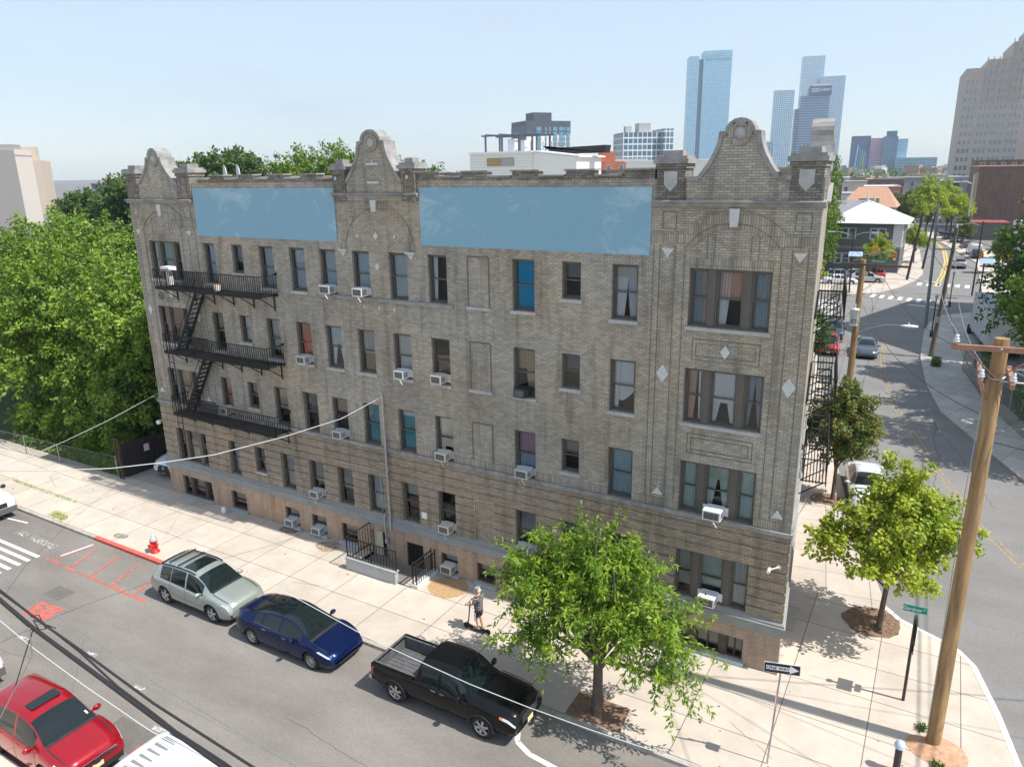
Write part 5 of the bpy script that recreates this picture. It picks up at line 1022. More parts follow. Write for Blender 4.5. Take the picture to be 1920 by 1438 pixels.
o = copy_tree(WC.root); place(o, (29.6, 29.5, ZR), radians(-81), 'white sedan parked on the avenue behind the dark round tree', 'car', AV)
FC = 'cars farther up the avenue'
SS = crossover(paint('far_silver_paint', (.5, .51, .53), .4, .3), name='moving_car'); place(SS.root, (35.95, 118, ZR), radians(95), 'silver crossover driving away across the intersection', 'car', FC)
def cp_(src, x, y, a, lab, grp=FC): o = copy_tree(src.root); return place(o, (x, y, ZR), radians(a), lab, 'car', grp)
cp_(BC, 38.6, 133, 95, 'dark crossover parked at the right kerb past the intersection'); cp_(GS, 37.3, 152, 100, 'grey sedan parked behind the dark crossover on the right'); cp_(BC, 35.5, 163, 103, 'dark blue crossover parked before the traffic sign pole'); cp_(BC, 34.0, 171, 104, 'second dark blue crossover in the row at the right kerb')
cp_(GS, 32.4, 180, 105, 'grey sedan parked at the far end of the right kerb row'); cp_(WC, 27.2, 193, -75, 'white sedan coming down the hill in the middle of the avenue'); cp_(BC, 24.2, 184, -75, 'dark car coming down the hill on the left lane'); cp_(BC, 21.6, 212, -72, 'dark car far up the avenue on the left'); cp_(WC, 24.0, 222, 106, 'white sedan far up the avenue on the right')
cp_(GS, 14, 232, -70, 'grey sedan at the top of the visible avenue'); cp_(SS, 18.5, 246, 108, 'silver crossover at the top of the visible avenue')
LOT = 'cars in the fenced parking lot'
def lot(src, x, y, a, lab): cp_(src, x, y, a, lab, LOT)
lot(WC, 21.4, 91.5, 15, 'white sedan at the front of the fenced lot'); lot(SS, 24.6, 94.5, 10, 'silver crossover at the right end of the fenced lot'); lot(SS, 19.8, 95.6, 200, 'silver crossover in the second row of the lot'); lot(WC, 22.8, 98.5, 10, 'white sedan at the back of the lot'); lot(RC, 25.5, 99.5, 100, 'red crossover at the back of the lot'); lot(BC, 15.8, 95, 190, 'dark blue crossover at the left of the lot')
lot(BC, 43.5, 118, 80, 'dark crossover in the open lot at the right'); lot(GS, 46.5, 121, 80, 'grey sedan in the open lot at the right'); lot(SS, 40.7, 121, 85, 'silver crossover in the open lot at the right')
V4 = copy_tree(V1.root); place(V4, (38.3, 139.5, ZR), radians(96), 'white van parked at the right kerb past the intersection', 'van', 'white vans')
# ---- white box truck beside the fence
BT = empty('box_truck', (38.6, 57.5, ZR), radians(97), 'white box truck with grey roof parked behind the fence on the right', 'truck'); WB = mat('truck_box_white', (.62, .63, .64), .5, noise=(.8, .1))
mb = MB(); mb.box(-6, 3.2, -1.45, 1.45, 1.05, 4.3)
mb.build('cargo_box', WB, BT); MB().box(-6.04, 3.24, -1.49, 1.49, 4.3, 4.38).build('roof', mat('truck_roof_grey', (.28, .32, .37), .6), BT)
mb = MB()
for i in range(14): x = -5.8+i*.68; mb.box(x-.02, x+.02, -1.475, 1.475, 1.05, 4.3)
mb.box(-6.02, 3.22, -1.47, 1.47, .98, 1.12); mb.build('box_rib', mat('rib_grey', (.42, .43, .45), .5, .4), BT)
mb = MB(); mb.prism([(3.3, .5), (5.6, .5), (5.6, 1.5), (4.9, 1.7), (4.5, 2.6), (3.3, 2.6)], -1.15, 1.15, 'Y'); mb.build('cab', WB, BT); mb = MB(); mb.box(-6, 5.2, -.45, .45, .55, .95); mb.build('chassis', TRIM, BT)
for x in (-4.2, -3.1, 4.6):
    for y in (-1.2, 1.2): MB().cyl((x, y-.18, .5), (x, y+.18, .5), .5, n=20).build('wheel', TYRE, BT)
# ================================================================ street furniture, wires, person, small things
WOOD = mat('pole_wood', (.3, .19, .09), .9, noise=(7, .5, (1, 1, .08)), bump=(20, .3)); WOODG = mat('old_pole_wood', (.15, .13, .09), .95, noise=(5, .3, (1, 1, .12)))
ARMW = mat('crossarm_wood', (.34, .18, .12), .85, noise=(6, .25)); PORC = mat('porcelain', (.62, .65, .68), .2, coat=.5); CABLE = mat('cable_black', (.02, .02, .022), .7); WIRE = mat('wire_grey', (.3, .31, .32), .5, .5); WIREW = mat('wire_pale', (.55, .56, .57), .6)
SIG = mat('signal_yellow', (.72, .36, .01), .45); POST = mat('post_dark_brown', (.035, .028, .026), .6); GREENS = mat('sign_green', (0, .27, .18), .5); SW = mat('sign_white', (.72, .73, .76), .45); SB = mat('sign_black', (.01, .01, .014), .4)
def insulator(mb, x, y, z, s=1.): mb.lathe([(0, 0), (.03*s, 0), (.03*s, .05*s), (.085*s, .06*s), (.09*s, .09*s), (.05*s, .11*s), (.075*s, .13*s), (.075*s, .16*s), (.04*s, .18*s), (.055*s, .21*s), (.05*s, .26*s), (0, .27*s)], (x, y, z), 12)
P = empty('utility_pole', (35.3, -1.0, 0), 0, 'new yellow brown wooden utility pole with three crossarms at the near street corner', 'utility pole', 'wooden utility poles')
MB().tube([(0, 0, -.1), (0, 0, 4), (.01, 0, 8), (0, 0, 11.92)], [.195, .188, .178, .165], 18).build('pole', WOOD, P)
mb = MB(); mb.bar((-1.05, -.22, 11.66), (1.35, -.22, 11.72), .1, .13); mb.build('crossarm', ARMW, P)
for x, ya, yb in ((-.34, -.75, 1.0), (.3, -.9, .85)): MB().bar((x, ya, 10.95), (x, yb, 11.0), .1, .13).build('crossarm', ARMW, P)
mb = MB()
for x in (-.7, .75): mb.bar((x, -.2, 11.6), (0, -.17, 10.95), .05, .03)
mb.bar((-.3, -.6, 10.9), (-.16, 0, 10.3), .05, .03); mb.bar((-.36, .8, 10.9), (-.16, 0, 10.3), .05, .03); mb.build('brace', ARMW, P)
mb = MB(); insulator(mb, -.95, -.22, 11.73, .9); mb.build('insulator', PORC, P); mb = MB(); insulator(mb, -.34, -.65, 11.02, .9); mb.build('insulator', PORC, P); mb = MB(); insulator(mb, .3, -.75, 11.02, .9); mb.build('insulator', PORC, P)
mb = MB(); mb.tube([(-.19, -.05, 10.98), (-.1, -.2, 10.93), (.1, -.2, 10.93), (.19, -.05, 10.98)], .02, 6); mb.lathe([(0, 0), (.03, 0), (.03, .03), (0, .03)], (0, -.3, 11.7), 8, 0, 'Y'); mb.build('bracket', GALV, P)
# pole with transformer and lamp
P2 = empty('utility_pole', (29.0, 34.5, 0), 0, 'wooden utility pole with white transformer can and street lamp arm', 'utility pole', 'wooden utility poles')
MB().tube([(0, 0, -.1), (0, 0, 5), (0, 0, 9.75)], [.24, .21, .18], 14).build('pole', WOOD, P2); MB().bar((-1.4, -.2, 9.46), (2.85, -.2, 9.4), .1, .14).build('crossarm', mat('brown_crossarm', (.17, .1, .07), .9), P2)
mb = MB(); mb.lathe([(0, 0), (.27, 0), (.29, .04), (.29, 1.1), (.31, 1.12), (.31, 1.18), (.1, 1.24), (0, 1.24)], (-.12, -.5, 5.2), 20); mb.cyl((-.12, -.5, 6.42), (-.12, -.5, 6.75), .05, .04); mb.cyl((-.42, -.5, 6.0), (-.5, -.5, 6.05), .04); mb.box(-.1, .1, -.35, -.1, 5.4, 6.2); mb.build('transformer', mat('transformer_white', (.66, .72, .72), .35, noise=(2, .08)), P2)
text_mesh('48121\nH8 1620', .17, SB, 'lettering', P2, basis((-.05, -.795, 5.55), (1, 0, 0), (0, 0, 1)), ext=.003)
mb = MB(); mb.tube([(.15, -.1, 4.65), (.9, -.2, 5.05), (1.9, -.3, 5.4), (2.9, -.4, 5.45)], [.035, .032, .03, .03], 8); mb.build('lamp_arm', GALV, P2)
mb = MB(); mb.lathe([(0, 0), (.08, .02), (.17, .35), (.2, .75), (.15, 1.05), (0, 1.1)], (2.8, -.4, 5.45), 14, 0, 'X'); mb.v = [(v[0], v[1]*1.2, 5.45+(v[2]-5.45)*.55) for v in mb.v]; mb.cyl((3.3, -.4, 5.5), (3.3, -.4, 5.68), .045); mb.build('lamp_head', mat('lamp_white', (.68, .7, .7), .4), P2)
# leaning old pole and its steel neighbour
P3 = empty('utility_pole', (33.86, 49.9, 0), 0, 'old greenish wooden pole leaning right on the far pavement', 'utility pole', 'wooden utility poles')
MB().tube([(0, 0, -.1), (.3, 0, 5.5), (.58, 0, 10.9)], [.2, .17, .13], 12).build('pole', WOODG, P3); MB().bar((-.75, 0, 10.55), (1.6, 0, 10.2), .1, .12).build('crossarm', POST, P3); mb = MB(); insulator(mb, .55, 0, 10.9); insulator(mb, .3, 0, 10.6); mb.build('insulator', PORC, P3); MB().box(-.05, .3, -.3, -.16, 3.0, 3.5).build('meter_box', GALV, P3)
P4 = empty('steel_pole', (33.0, 63.5, 0), 0, 'tall grey steel pole crossing the leaning wooden pole', 'pole'); MB().tube([(0, 0, 0), (-.15, 0, 6), (-.35, 0, 12.3)], [.17, .14, .11], 12).build('pole', mat('weathered_steel', (.2, .25, .25), .6, .3), P4); MB().tube([(-.35, 0, 11.9), (-.3, -1, 12.3), (-.3, -2.2, 12.35)], .04, 6).build('arm', GALV, P4)
# black ornamental pavement lamps
def ornlamp(x, y, h, lab):
    o = empty('street_lamp', (x, y, 0), 0, lab, 'street lamp', 'black post lamps'); mb = MB(); mb.lathe([(.16, 0), (.17, .5), (.1, .6), (.06, .75), (.05, h-.5), (.09, h-.45), (.05, h-.4)], (0, 0, 0), 10); mb.build('post', SB, o)
    MB().lathe([(.05, h-.4), (.16, h-.1), (.17, h), (.03, h+.15), (0, h+.2)], (0, 0, 0), 10).build('lantern', mat('lantern_glass', (.5, .52, .5), .3), o)
ornlamp(33.66, 58.5, 4.0, 'black ornamental lamp post beside the leaning pole'); ornlamp(35.0, 77, 4.0, 'black ornamental lamp post by the stop line')
# traffic signals
def signal(o, x, y, z, face=1, w_=.34):
    s = MB(); s.box(x-w_/2, x+w_/2, y-.12, y+.12, z, z+1.05)
    for k in range(3):
        if face: s.add([(x-.14, y-.12, z+.2+.32*k), (x-.14, y-.34, z+.3+.32*k), (x, y-.36, z+.34+.32*k), (x+.14, y-.34, z+.3+.32*k), (x+.14, y-.12, z+.2+.32*k)], [(0, 1, 2, 3, 4)])
    s.build('signal_head', SIG, o)
    if face:
        for k in range(3):
            l_ = MB(); l_.lathe([(0, -.13), (.11, -.125)], (x, y, z+.2+.32*k), 12, 0, 'Y'); l_.build('lens', [mat('lens_green', (.02, .5, .32), .3, emit=1.2), mat('lens_dark', (.05, .02, .01), .3), mat('lens_red_off', (.08, .01, .01), .3)][k], o)
TS = empty('traffic_signal', (23.5, 84.0, 0), 0, 'black traffic signal pole with twin lamps and a green street sign across the intersection', 'traffic signal', 'traffic signals')
MB().cyl((0, 0, 0), (-.3, 0, 8.3), .11, .07).build('pole', POST, TS)
for s_ in (-1, 1):
    MB().tube([(-.3, 0, 7.2), (-.3+s_*1.2, 0, 7.7), (-.3+s_*2.4, 0, 7.75)], .04, 6).build('lamp_arm', GALV, TS); mb = MB(); mb.obox((-.3+s_*2.6, 0, 7.72), (.42, 0, 0), (0, .14, 0), (0, 0, .07)); mb.build('lamp_head', mat('lamp_white', (.7, .7, .7), .4), TS)
mb = MB(); mb.tube([(0, 0, 4.7), (2.6, -.1, 5.2), (4.9, -.1, 5.55)], .05, 6); mb.tube([(0, 0, 4.1), (1.8, -.05, 4.7), (3.4, -.1, 5.2)], .035, 6); mb.build('mast_arm', GALV, TS)
signal(TS, 4.85, -.3, 4.35); signal(TS, 2.2, .2, 4.9, 0); signal(TS, 2.65, .2, 4.95, 0)
MB().box(2.1, 4.2, -.2, -.17, 3.95, 4.4).build('street_sign', GREENS, TS); text_mesh('Fairmount', .36, SW, 'lettering', TS, basis((3.1, -.205, 4.17), (1, 0, 0), (0, 0, 1)))
SP = empty('solar_panel', (23.55, 83.2, 4.75), 0, 'tilted blue solar panel left of the wooden pole top', 'solar panel', 'solar panels on poles'); mb = MB(); mb.obox((.3, 0, .3), (.75, .1, 0), (-.05, .45, .22), (0, -.012, .03)); mb.build('panel', mat('solar_blue', (.3, .42, .62), .2, coat=.5), SP); mb = MB(); mb.obox((.3, 0, .27), (.8, .1, 0), (-.05, .5, .22), (0, -.01, .02)); mb.build('frame', SW, SP); MB().cyl((0, 0, -4.8), (0, 0, .2), .09).build('post', POST, SP)
SP2 = copy_tree(SP); place(SP2, (38.1, 85, 4.3), 0, 'tilted solar panel on a brown post at the right of the intersection')
TS2 = empty('traffic_signal', (37.4, 87, 0), 0, 'brown signal pole with yellow heads at the right of the intersection', 'traffic signal', 'traffic signals'); MB().cyl((0, 0, 0), (0, 0, 9.2), .11, .08).build('pole', POST, TS2); MB().tube([(0, 0, 8.6), (-1.2, 0, 8.95), (-2.3, 0, 8.75)], .04, 6).build('lamp_arm', GALV, TS2); mb = MB(); mb.obox((-2.5, 0, 8.72), (.42, 0, 0), (0, .14, 0), (0, 0, .07)); mb.build('lamp_head', mat('lamp_white', (.7, .7, .7), .4), TS2)
MB().tube([(0, 0, 5.8), (1.8, -.1, 6.0), (3.6, -.1, 6.0)], .05, 6).build('mast_arm', GALV, TS2); signal(TS2, .28, -.2, 4.6, 0); signal(TS2, 2.2, -.2, 4.3, 0); signal(TS2, 3.2, -.2, 4.4, 0)
cb = empty('call_box', (25.3, 81.2, 0), 0, 'orange pedestrian signal box on a white post', 'signal'); MB().cyl((0, 0, 0), (0, 0, 2.6), .06).build('post', SW, cb); MB().box(-.2, .2, -.15, .15, 2.6, 3.1).build('box', SIG, cb)
# poles farther up the avenue
for i, (x, y, h, lx, lab) in enumerate([(29.5, 99, 9.5, .9, 'dark wooden pole on the left kerb bulge past the intersection'), (31.0, 113, 9, .8, 'second dark pole past the intersection on the left'), (36.9, 158, 14, 0, 'tall pale lamp pole before the brown brick wall'), (28.2, 168, 10, .5, 'dark pole left of the far yellow line'), (20, 215, 11, .3, 'dark pole far up the avenue at the left'), (34.2, 190, 10, 0, 'dark pole by the far right kerb row')]):
    o = empty('utility_pole', (x, y, 0), 0, lab, 'utility pole', 'wooden utility poles'); MB().tube([(0, 0, 0), (lx*.5, 0, h/2), (lx, 0, h)], [.19, .16, .12], 10).build('pole', GALV if h > 13 else POST, o)
    if h > 13: MB().tube([(0, 0, 12), (-1.2, -.5, 12.6), (-2.6, -1, 12.5)], .05, 6).build('lamp_arm', GALV, o); MB().obox((-2.9, -1.1, 12.5), (.5, .15, 0), (-.04, .16, 0), (0, 0, .08)).build('lamp_head', mat('lamp_white', (.7, .7, .7), .4), o)
    else: MB().bar((lx-1.1, 0, h-.5), (lx+1.1, 0, h-.5), .1, .12).build('crossarm', POST, o)
# ---- wires
def sagline(a, b, sag, n=14): a, b = Vector(a), Vector(b); return [a.lerp(b, i/n)-Vector((0, 0, sag*4*(i/n)*(1-i/n))) for i in range(n+1)]
def wire(pts, r, m, lab, grp='overhead wires', n=5): return tag(MB().tube(pts, r, n).build('wire', m), lab, 'wire', grp)
wire([(14.95, -.2, 7.35), (13.93, -1.53, 6.66), (12.71, -3.5, 6.31), (11.63, -5.83, 6.2), (11.14, -7.62, 6.44), (11.02, -9.24, 6.81), (11.39, -11.21, 7.53), (12.33, -13.0, 8.38), (13.5, -15.5, 9.6)], .015, WIREW, 'pale service cable drooping from the wall mast across the street to the left')
wire([(.03, -.02, 5.39), (2.45, -4.28, 5.56), (5.5, -7.77, 6.29), (12.34, -13.0, 8.42), (13.5, -15.5, 9.6)], .011, WIREW, 'thin pale cable from the left building corner over the pavement')
def ext(p, a, b): return [a]+p+[b]
wire(ext([(18.97, -16.3, 8.25), (20.0, -16.3, 7.98), (22.3, -16.3, 7.6), (23.62, -16.3, 7.38), (25.28, -16.3, 7.15)], (12, -16.3, 10.2), (34, -16.3, 6.9)), .042, CABLE, 'thickest black cable crossing above the red crossover')
wire(ext([(19.59, -16.5, 8.74), (20.82, -16.5, 8.48), (22.13, -16.5, 8.29), (23.92, -16.5, 7.99), (26.13, -16.5, 7.79)], (12, -16.5, 10.4), (34, -16.5, 7.7)), .022, CABLE, 'dark brown twisted cable just above the thickest one')
wire(ext([(19.4, -16.45, 8.65), (20.9, -16.45, 8.4), (21.76, -16.4, 8.13), (22.73, -16.4, 7.8), (23.7, -16.4, 7.63), (24.2, -16.4, 7.52), (25.56, -16.4, 7.4)], (12, -16.4, 10.3), (34, -16.4, 7.3)), .02, CABLE, 'wavy black cable between the two thick cables')
wire(ext([(18.96, -16.2, 8.7), (21.48, -16.2, 8.34), (23.63, -16.2, 8.02), (24.92, -16.2, 7.92), (26.73, -16.2, 7.82)], (12, -16.2, 9.9), (34, -16.2, 8)), .011, WIRE, 'thin bluish wire above the cable bundle')
wire(ext([(17.49, -15.8, 7.02), (18.52, -15.8, 6.78), (20.44, -15.8, 6.5), (22.37, -15.8, 6.3)], (12, -15.8, 8.0), (34, -15.8, 6.4)), .009, WIREW, 'thin pale wire below the cable bundle')
wire(ext([(22.56, -13.0, 7.93), (25.37, -13.0, 7.49), (27.54, -13.0, 7.34), (28.72, -13.0, 7.33), (29.89, -13.0, 7.36), (31.54, -13.0, 7.45)], (12, -13.6, 9.9), (40, -13, 8.6)), .0075, WIREW, 'pale wire passing over the blue sedan and the black pickup')
wire([(16.9, -16.0, 4.46), (19.51, -16.2, 7.11), (20.14, -16.4, 8.06)], .012, WIRE, 'short wire dropping from the cable splice to the lower left'); wire([(17.82, -16.0, 5.46), (19.2, -16.2, 7.0), (20.03, -16.3, 7.94)], .012, CABLE, 'black drop wire beside the short grey one at the lower left')
wire([(20.3, -16.4, 8.35), (20.6, -16.4, 8.5), (20.75, -16.4, 8.25), (20.5, -16.4, 8.15), (20.35, -16.4, 8.3), (20.7, -16.45, 8.4), (21.1, -16.4, 8.38)], .01, CABLE, 'small coil of slack cable at the splice on the bundle')
Z0 = (34.35, -1.22, 12.0)
wire(sagline(Z0, (33.1, 49.9, 10.6), 1.3), .014, WIRE, 'wire from the near crossarm end to the leaning pole'); wire(sagline((35.0, -1.65, 11.3), (34.4, 49.9, 10.3), 1.6), .014, WIRE, 'wire from the lower crossarm along the avenue'); wire(sagline((35.5, -1.0, 10.3), (34.1, 49.9, 7.0), 1.5), .02, CABLE, 'thick communication cable along the avenue')
wire(sagline((36.5, -1.22, 12.0), (48, -6, 11.5), .4), .014, WIRE, 'wire leaving the near pole to the right edge'); wire(sagline((35.6, -1.75, 11.3), (46, -20, 11), .3), .014, WIRE, 'wire from the near pole toward the bottom right'); wire(sagline((35.4, -1.2, 10.9), (52, 6, 10.4), .3), .02, WIREW, 'pale guy cable from the near pole to the right')
for dx, sg in ((-1.2, 1.0), (.9, 1.2), (2.6, 1.1)): wire(sagline((29+dx, 34.3, 9.55), (33.9+dx*.3, 49.9, 10.5), .5), .014, CABLE, {-1.2: 'wire from the left end of the transformer pole crossarm', .9: 'wire from the middle of the transformer pole crossarm', 2.6: 'wire from the right end of the transformer pole crossarm'}[dx])
for dx, z, lab in ((-1.2, 9.5, 'upper wire'), (-.2, 7.4, 'lower cable')): wire(sagline((29+dx, 34.5, z), (30.0, 99, z-.4), 1.3), .018, CABLE, lab+' from the transformer pole to the far kerb bulge pole')
wire(sagline((34.3, 49.9, 10.4), (31.8, 113, 8.6), 1.4), .02, CABLE, 'cable from the leaning pole to the second pole past the intersection'); wire(sagline((34.1, 49.9, 7.4), (30.4, 99, 8.6), .9), .025, CABLE, 'thick cable spanning the intersection from the leaning pole'); wire(sagline((33.6, 49.9, 6.2), (23.5, 84, 5.5), .6), .02, CABLE, 'cable from the leaning pole to the signal mast')
wire(sagline((35.0, 49.9, 10.1), (52, 42, 8), .6), .02, CABLE, 'cable from the leaning pole into the trees at the right'); wire(sagline((34.2, 49.9, 8.4), (50, 30, 6), .6), .016, CABLE, 'lower cable from the leaning pole down to the right'); wire(sagline((31.8, 113, 8.5), (28.7, 168, 9.5), 1.2), .03, CABLE, 'wire between the two dark poles up the avenue')
wire([(43.4, -30, 11), (42.7, -10, 10.6), (42.2, 8, 10.7), (41.9, 30, 11)], .03, CABLE, 'cable over the avenue at the right edge, casting a long line of shadow'); wire([(43.7, -30, 11), (43.0, -10, 10.6), (42.5, 8, 10.7), (42.2, 30, 11)], .015, CABLE, 'thin wire over the avenue beside the shadow casting cable')
for i, (a, b, sg, lab) in enumerate([((35.6, -1.75, 11.35), (29.9, 34.3, 9.6), 1.1, 'wire from the near pole to the transformer pole crossarm'), ((35.1, -.8, 9.9), (29.1, 34.5, 7.0), 1.0, 'lower cable from the near pole to the transformer pole'), ((35.5, -1.1, 9.3), (50, -3, 8.8), .3, 'lower cable leaving the near pole to the right edge'), ((35.65, -1.2, 11.4), (49, 2, 11), .35, 'second wire leaving the near pole to the right edge')]):
    wire(sagline(a, b, sg), .012, CABLE, lab)
mb = MB(); mb.tube([(35.1, -1.2, 10.9), (35.05, -1.26, 8.0), (35.08, -1.22, 4.0), (35.1, -1.24, .4)], .012, 5); mb.build('ground_wire', WIRE).parent = P; S.objects['ground_wire'].matrix_parent_inverse = Matrix.Translation((-35.3, 1.0, 0))
# ---- signs
OW = empty('one_way_sign', (31.45, -4.06, 0), 0, 'black and white one way arrow sign on a thin pole at the corner', 'sign')
mb = MB(); mb.bar((-.13, .03, 0), (.0, .03, 3.3), .045, .03, up=(0, 1, 0)); mb.build('post', GALV, OW)
M_ = Matrix.Translation((.02, 0, 3.17)) @ Matrix.Rotation(radians(-1), 4, 'Y') @ Matrix.Rotation(radians(14), 4, 'Z')
mb = MB(); mb.box(-.46, .46, -.006, .006, -.155, .155); mb.xf(M_); mb.build('sign_border', SW, OW); mb = MB(); mb.box(-.445, .445, -.012, -.006, -.14, .14); mb.xf(M_); mb.build('sign_face', SB, OW)
mb = MB(); mb.prism([(-.4, -.06), (.2, -.06), (.2, -.12), (.42, 0), (.2, .12), (.2, .06), (-.4, .06)], -.016, -.0125); mb.xf(M_); mb.build('arrow', SW, OW); text_mesh('ONE WAY', .125, SB, 'lettering', OW, M_ @ basis((-.1, -.0175, 0), (1, 0, 0), (0, 0, 1)), ext=.0015)
# a parking sign back lower on the same post
mb = MB(); mb.prism([(-.28, 1.95), (.3, 1.95), (.3, 2.4), (.18, 2.5), (-.28, 2.5)], .05, .056); mb.v = [(v[1]-.05-.06, -v[0]*.5, v[2]) for v in mb.v]; mb.build('sign_plate', mat('red_white_sign', (.55, .3, .3), .5), OW)
GS_ = empty('street_sign', (34.45, .64, 0), 0, 'green street name sign reading Gardner on a dark brown post', 'sign'); MB().cyl((0, 0, 0), (.0, 0, 3.0), .045).build('post', POST, GS_)
mb = MB(); mb.obox((-.05, .0, 3.21), (.32, .02, .0), (0, .008, 0), (0, 0, .105)); mb.build('sign_face', GREENS, GS_); text_mesh('Gardner', .15, SW, 'lettering', GS_, basis((-.12, -.02, 3.2), (1, .06, 0), (0, 0, 1)), ext=.002); text_mesh('AV', .06, SW, 'lettering', GS_, basis((.2, .0, 3.25), (1, .06, 0), (0, 0, 1)), ext=.002)
mb = MB(); mb.obox((0, 0, 3.02), (.012, .09, 0), (.012, 0, 0), (0, 0, .1)); mb.build('bracket', GREENS, GS_); mb = MB(); mb.obox((.06, .0, 2.45), (.012, 0, 0), (0, .3, 0), (0, 0, .3)); mb.build('sign_plate', SB, GS_); mb = MB(); mb.obox((.055, 0, 1.9), (.01, 0, 0), (0, .2, 0), (0, 0, .12)); mb.build('sign_plate', SB, GS_)
# ---- hydrant
HY = empty('fire_hydrant', (5.16, -4.68, 0), 0, 'red fire hydrant with silver cap behind the red kerb', 'fire hydrant'); HR = mat('hydrant_red', (.62, .02, .015), .45); HS = mat('hydrant_silver', (.62, .63, .65), .4, .5)
MB().lathe([(.2, 0), (.2, .05), (.14, .07), (.13, .5), (.17, .52), (.17, .57)], (0, 0, 0), 16).build('barrel', HR, HY); MB().lathe([(.165, .57), (.15, .68), (.1, .76), (.04, .79), (.035, .86), (0, .86)], (0, 0, 0), 16).build('cap', HS, HY)
mb = MB(); mb.cyl((-.25, 0, .42), (.25, 0, .42), .06); mb.cyl((0, -.25, .38), (0, 0, .38), .085); mb.build('nozzle', HR, HY)
# ---- items at the wall and kerb
tag(MB().lathe([(0, .3), (.1, .28), (.13, .15), (.12, 0)], (4.6, -.5, 0), 12).build('vent_cap', WH), 'white rounded vent cap on the pavement at the wall', 'vent')
bc = empty('bollard_cap', (34.45, -2.6, 0), 0, 'small post with pale blue rounded cap at the bottom edge', 'bollard'); MB().cyl((0, 0, 0), (0, 0, .8), .09).build('post', POST, bc); MB().lathe([(.13, .8), (.13, .9), (.07, 1.0), (0, 1.02)], (0, 0, 0), 14).build('cap', mat('pale_blue_cap', (.45, .55, .72), .4), bc)
tag(MB().lathe([(0, 0), (.15, .02), (.19, .2), (.12, .36), (0, .42)], (-7.0, 1.2, 0), 10).build('plastic_bag', mat('bag_white', (.6, .66, .75), .4)), 'crumpled pale bag lying in the undergrowth behind the fence', 'bag')
b_ = empty('paint_bucket', (6.3, -.6, 11.08), 0, 'orange and white bucket standing on the top fire escape platform', 'bucket'); MB().lathe([(0, 0), (.12, 0), (.145, .3), (.13, .3), (.11, .03), (0, .03)], (0, 0, 0), 16).build('bucket', mat('bucket_orange', (.75, .16, .02), .4), b_); MB().lathe([(.126, .06), (.147, .3)], (0, 0, 0), 16).build('band', WH, b_)
g_ = empty('barbecue_grill', (3.0, -.55, 11.08), 0, 'white lidded grill standing on the top fire escape platform', 'grill'); MB().obox((0, 0, .85), (.3, 0, 0), (0, .2, 0), (0, 0, .09)).build('lid', WH, g_); MB().box(-.1, .12, -.1, .1, .1, .72).build('stand', mat('stand_white', (.6, .6, .6), .5), g_)
for i, (x, lab) in enumerate(((5.75, 'left grey satellite dish peeking over the parapet'), (6.6, 'right grey satellite dish peeking over the parapet'))):
    o = empty('satellite_dish', (x, .95, 15.4), radians(-30), lab, 'satellite dish', 'satellite dishes on the roof'); mb = MB(); mb.lathe([(0, .07), (.2, .05), (.33, 0), (.34, .01), (.2, .07), (0, .09)], (0, 0, .72), 20, 0, 'Y'); mb.build('dish', mat('dish_grey', (.55, .58, .6), .5), o); MB().bar((0, .1, 0), (0, .1, .72), .04, .04, up=(1, 0, 0)).build('mount', GALV, o)
# ---- air conditioners
ACW = mat('ac_case_white', (.72, .73, .74), .45, noise=(3, .06)); ACD = mat('ac_grille_dark', (.07, .065, .06), .6); ACB = mat('ac_case_black', (.03, .03, .035), .4)
def ac(x, z, lab, w_=.48, case=None, out=.36, h=.33, drain=False, basecase=0):
    o = empty('air_conditioner', (x, 0, z), 0, lab, 'air conditioner', 'window air conditioners'); c = case or [ACW, mat('ac_case_ivory', (.62, .6, .54), .5, noise=(3, .08)), mat('ac_case_grey', (.55, .57, .59), .5, noise=(3, .08))][int(x*7) % 3]
    mb = MB(); mb.box(-w_/2, w_/2, -out, .16, .03, h+.03); o2 = mb.build('case', c, o); bevelled(o2, .012)
    mb = MB(); mb.box(-w_/2+.05, w_/2-.05, -out-.006, -out+.01, .075, h-.02); mb.build('grille', ACD, o); mb = MB()
    for k in range(7): z_ = .1+k*(h-.14)/7; mb.box(-w_/2+.055, w_/2-.055, -out-.012, -out-.006, z_, z_+.006)
    for k in range(2): mb.box(-w_/2+.05+(w_-.1)*(k+1)/3-.004, -w_/2+.05+(w_-.1)*(k+1)/3+.004, -out-.013, -out-.006, .075, h-.02)
    mb.build('grille_bar', mat('grille_bar_grey', (.25, .24, .22), .6), o); mb = MB()
    for k in range(5): mb.box(w_/2, w_/2+.004, -out+.06+k*.05, -out+.085+k*.05, .09, h-.03)
    mb.build('side_vent', ACD, o); mb = MB(); mb.box(-.42 if w_ < .6 else -.5, -w_/2, .1, .125, .02, h); mb.box(w_/2, .42, .1, .125, .02, h); mb.build('side_panel', c, o)
    if drain: mb = MB(); mb.tube([(.0, -out+.08, .03), (.12, -out-.05, -.03), (.2, -out-.02, -.16)], .022, 6); mb.build('drain_pipe', mat('drain_grey', (.5, .5, .48), .6), o)
cx = lambda c: (COL[c][0]+COL[c][1])/2
ac(cx('F'), 11.33, 'large white air conditioner on the top floor, first right of the fire escape', .56, drain=True); ac(cx('G'), 11.33, 'white air conditioner on the top floor under the left end of the centre arch', .5, drain=True)
ac(cx('E'), 8.22, 'white air conditioner on the third floor below a red curtain'); ac(cx('H'), 8.22, 'white air conditioner on the third floor below pale blinds', .46, drain=True); ac(cx('I')-.05, 8.25, 'white air conditioner on the third floor below a brown blind'); ac(cx('K')-.03, 8.22, 'black air conditioner on the third floor right of the bricked up window', .46, ACB)
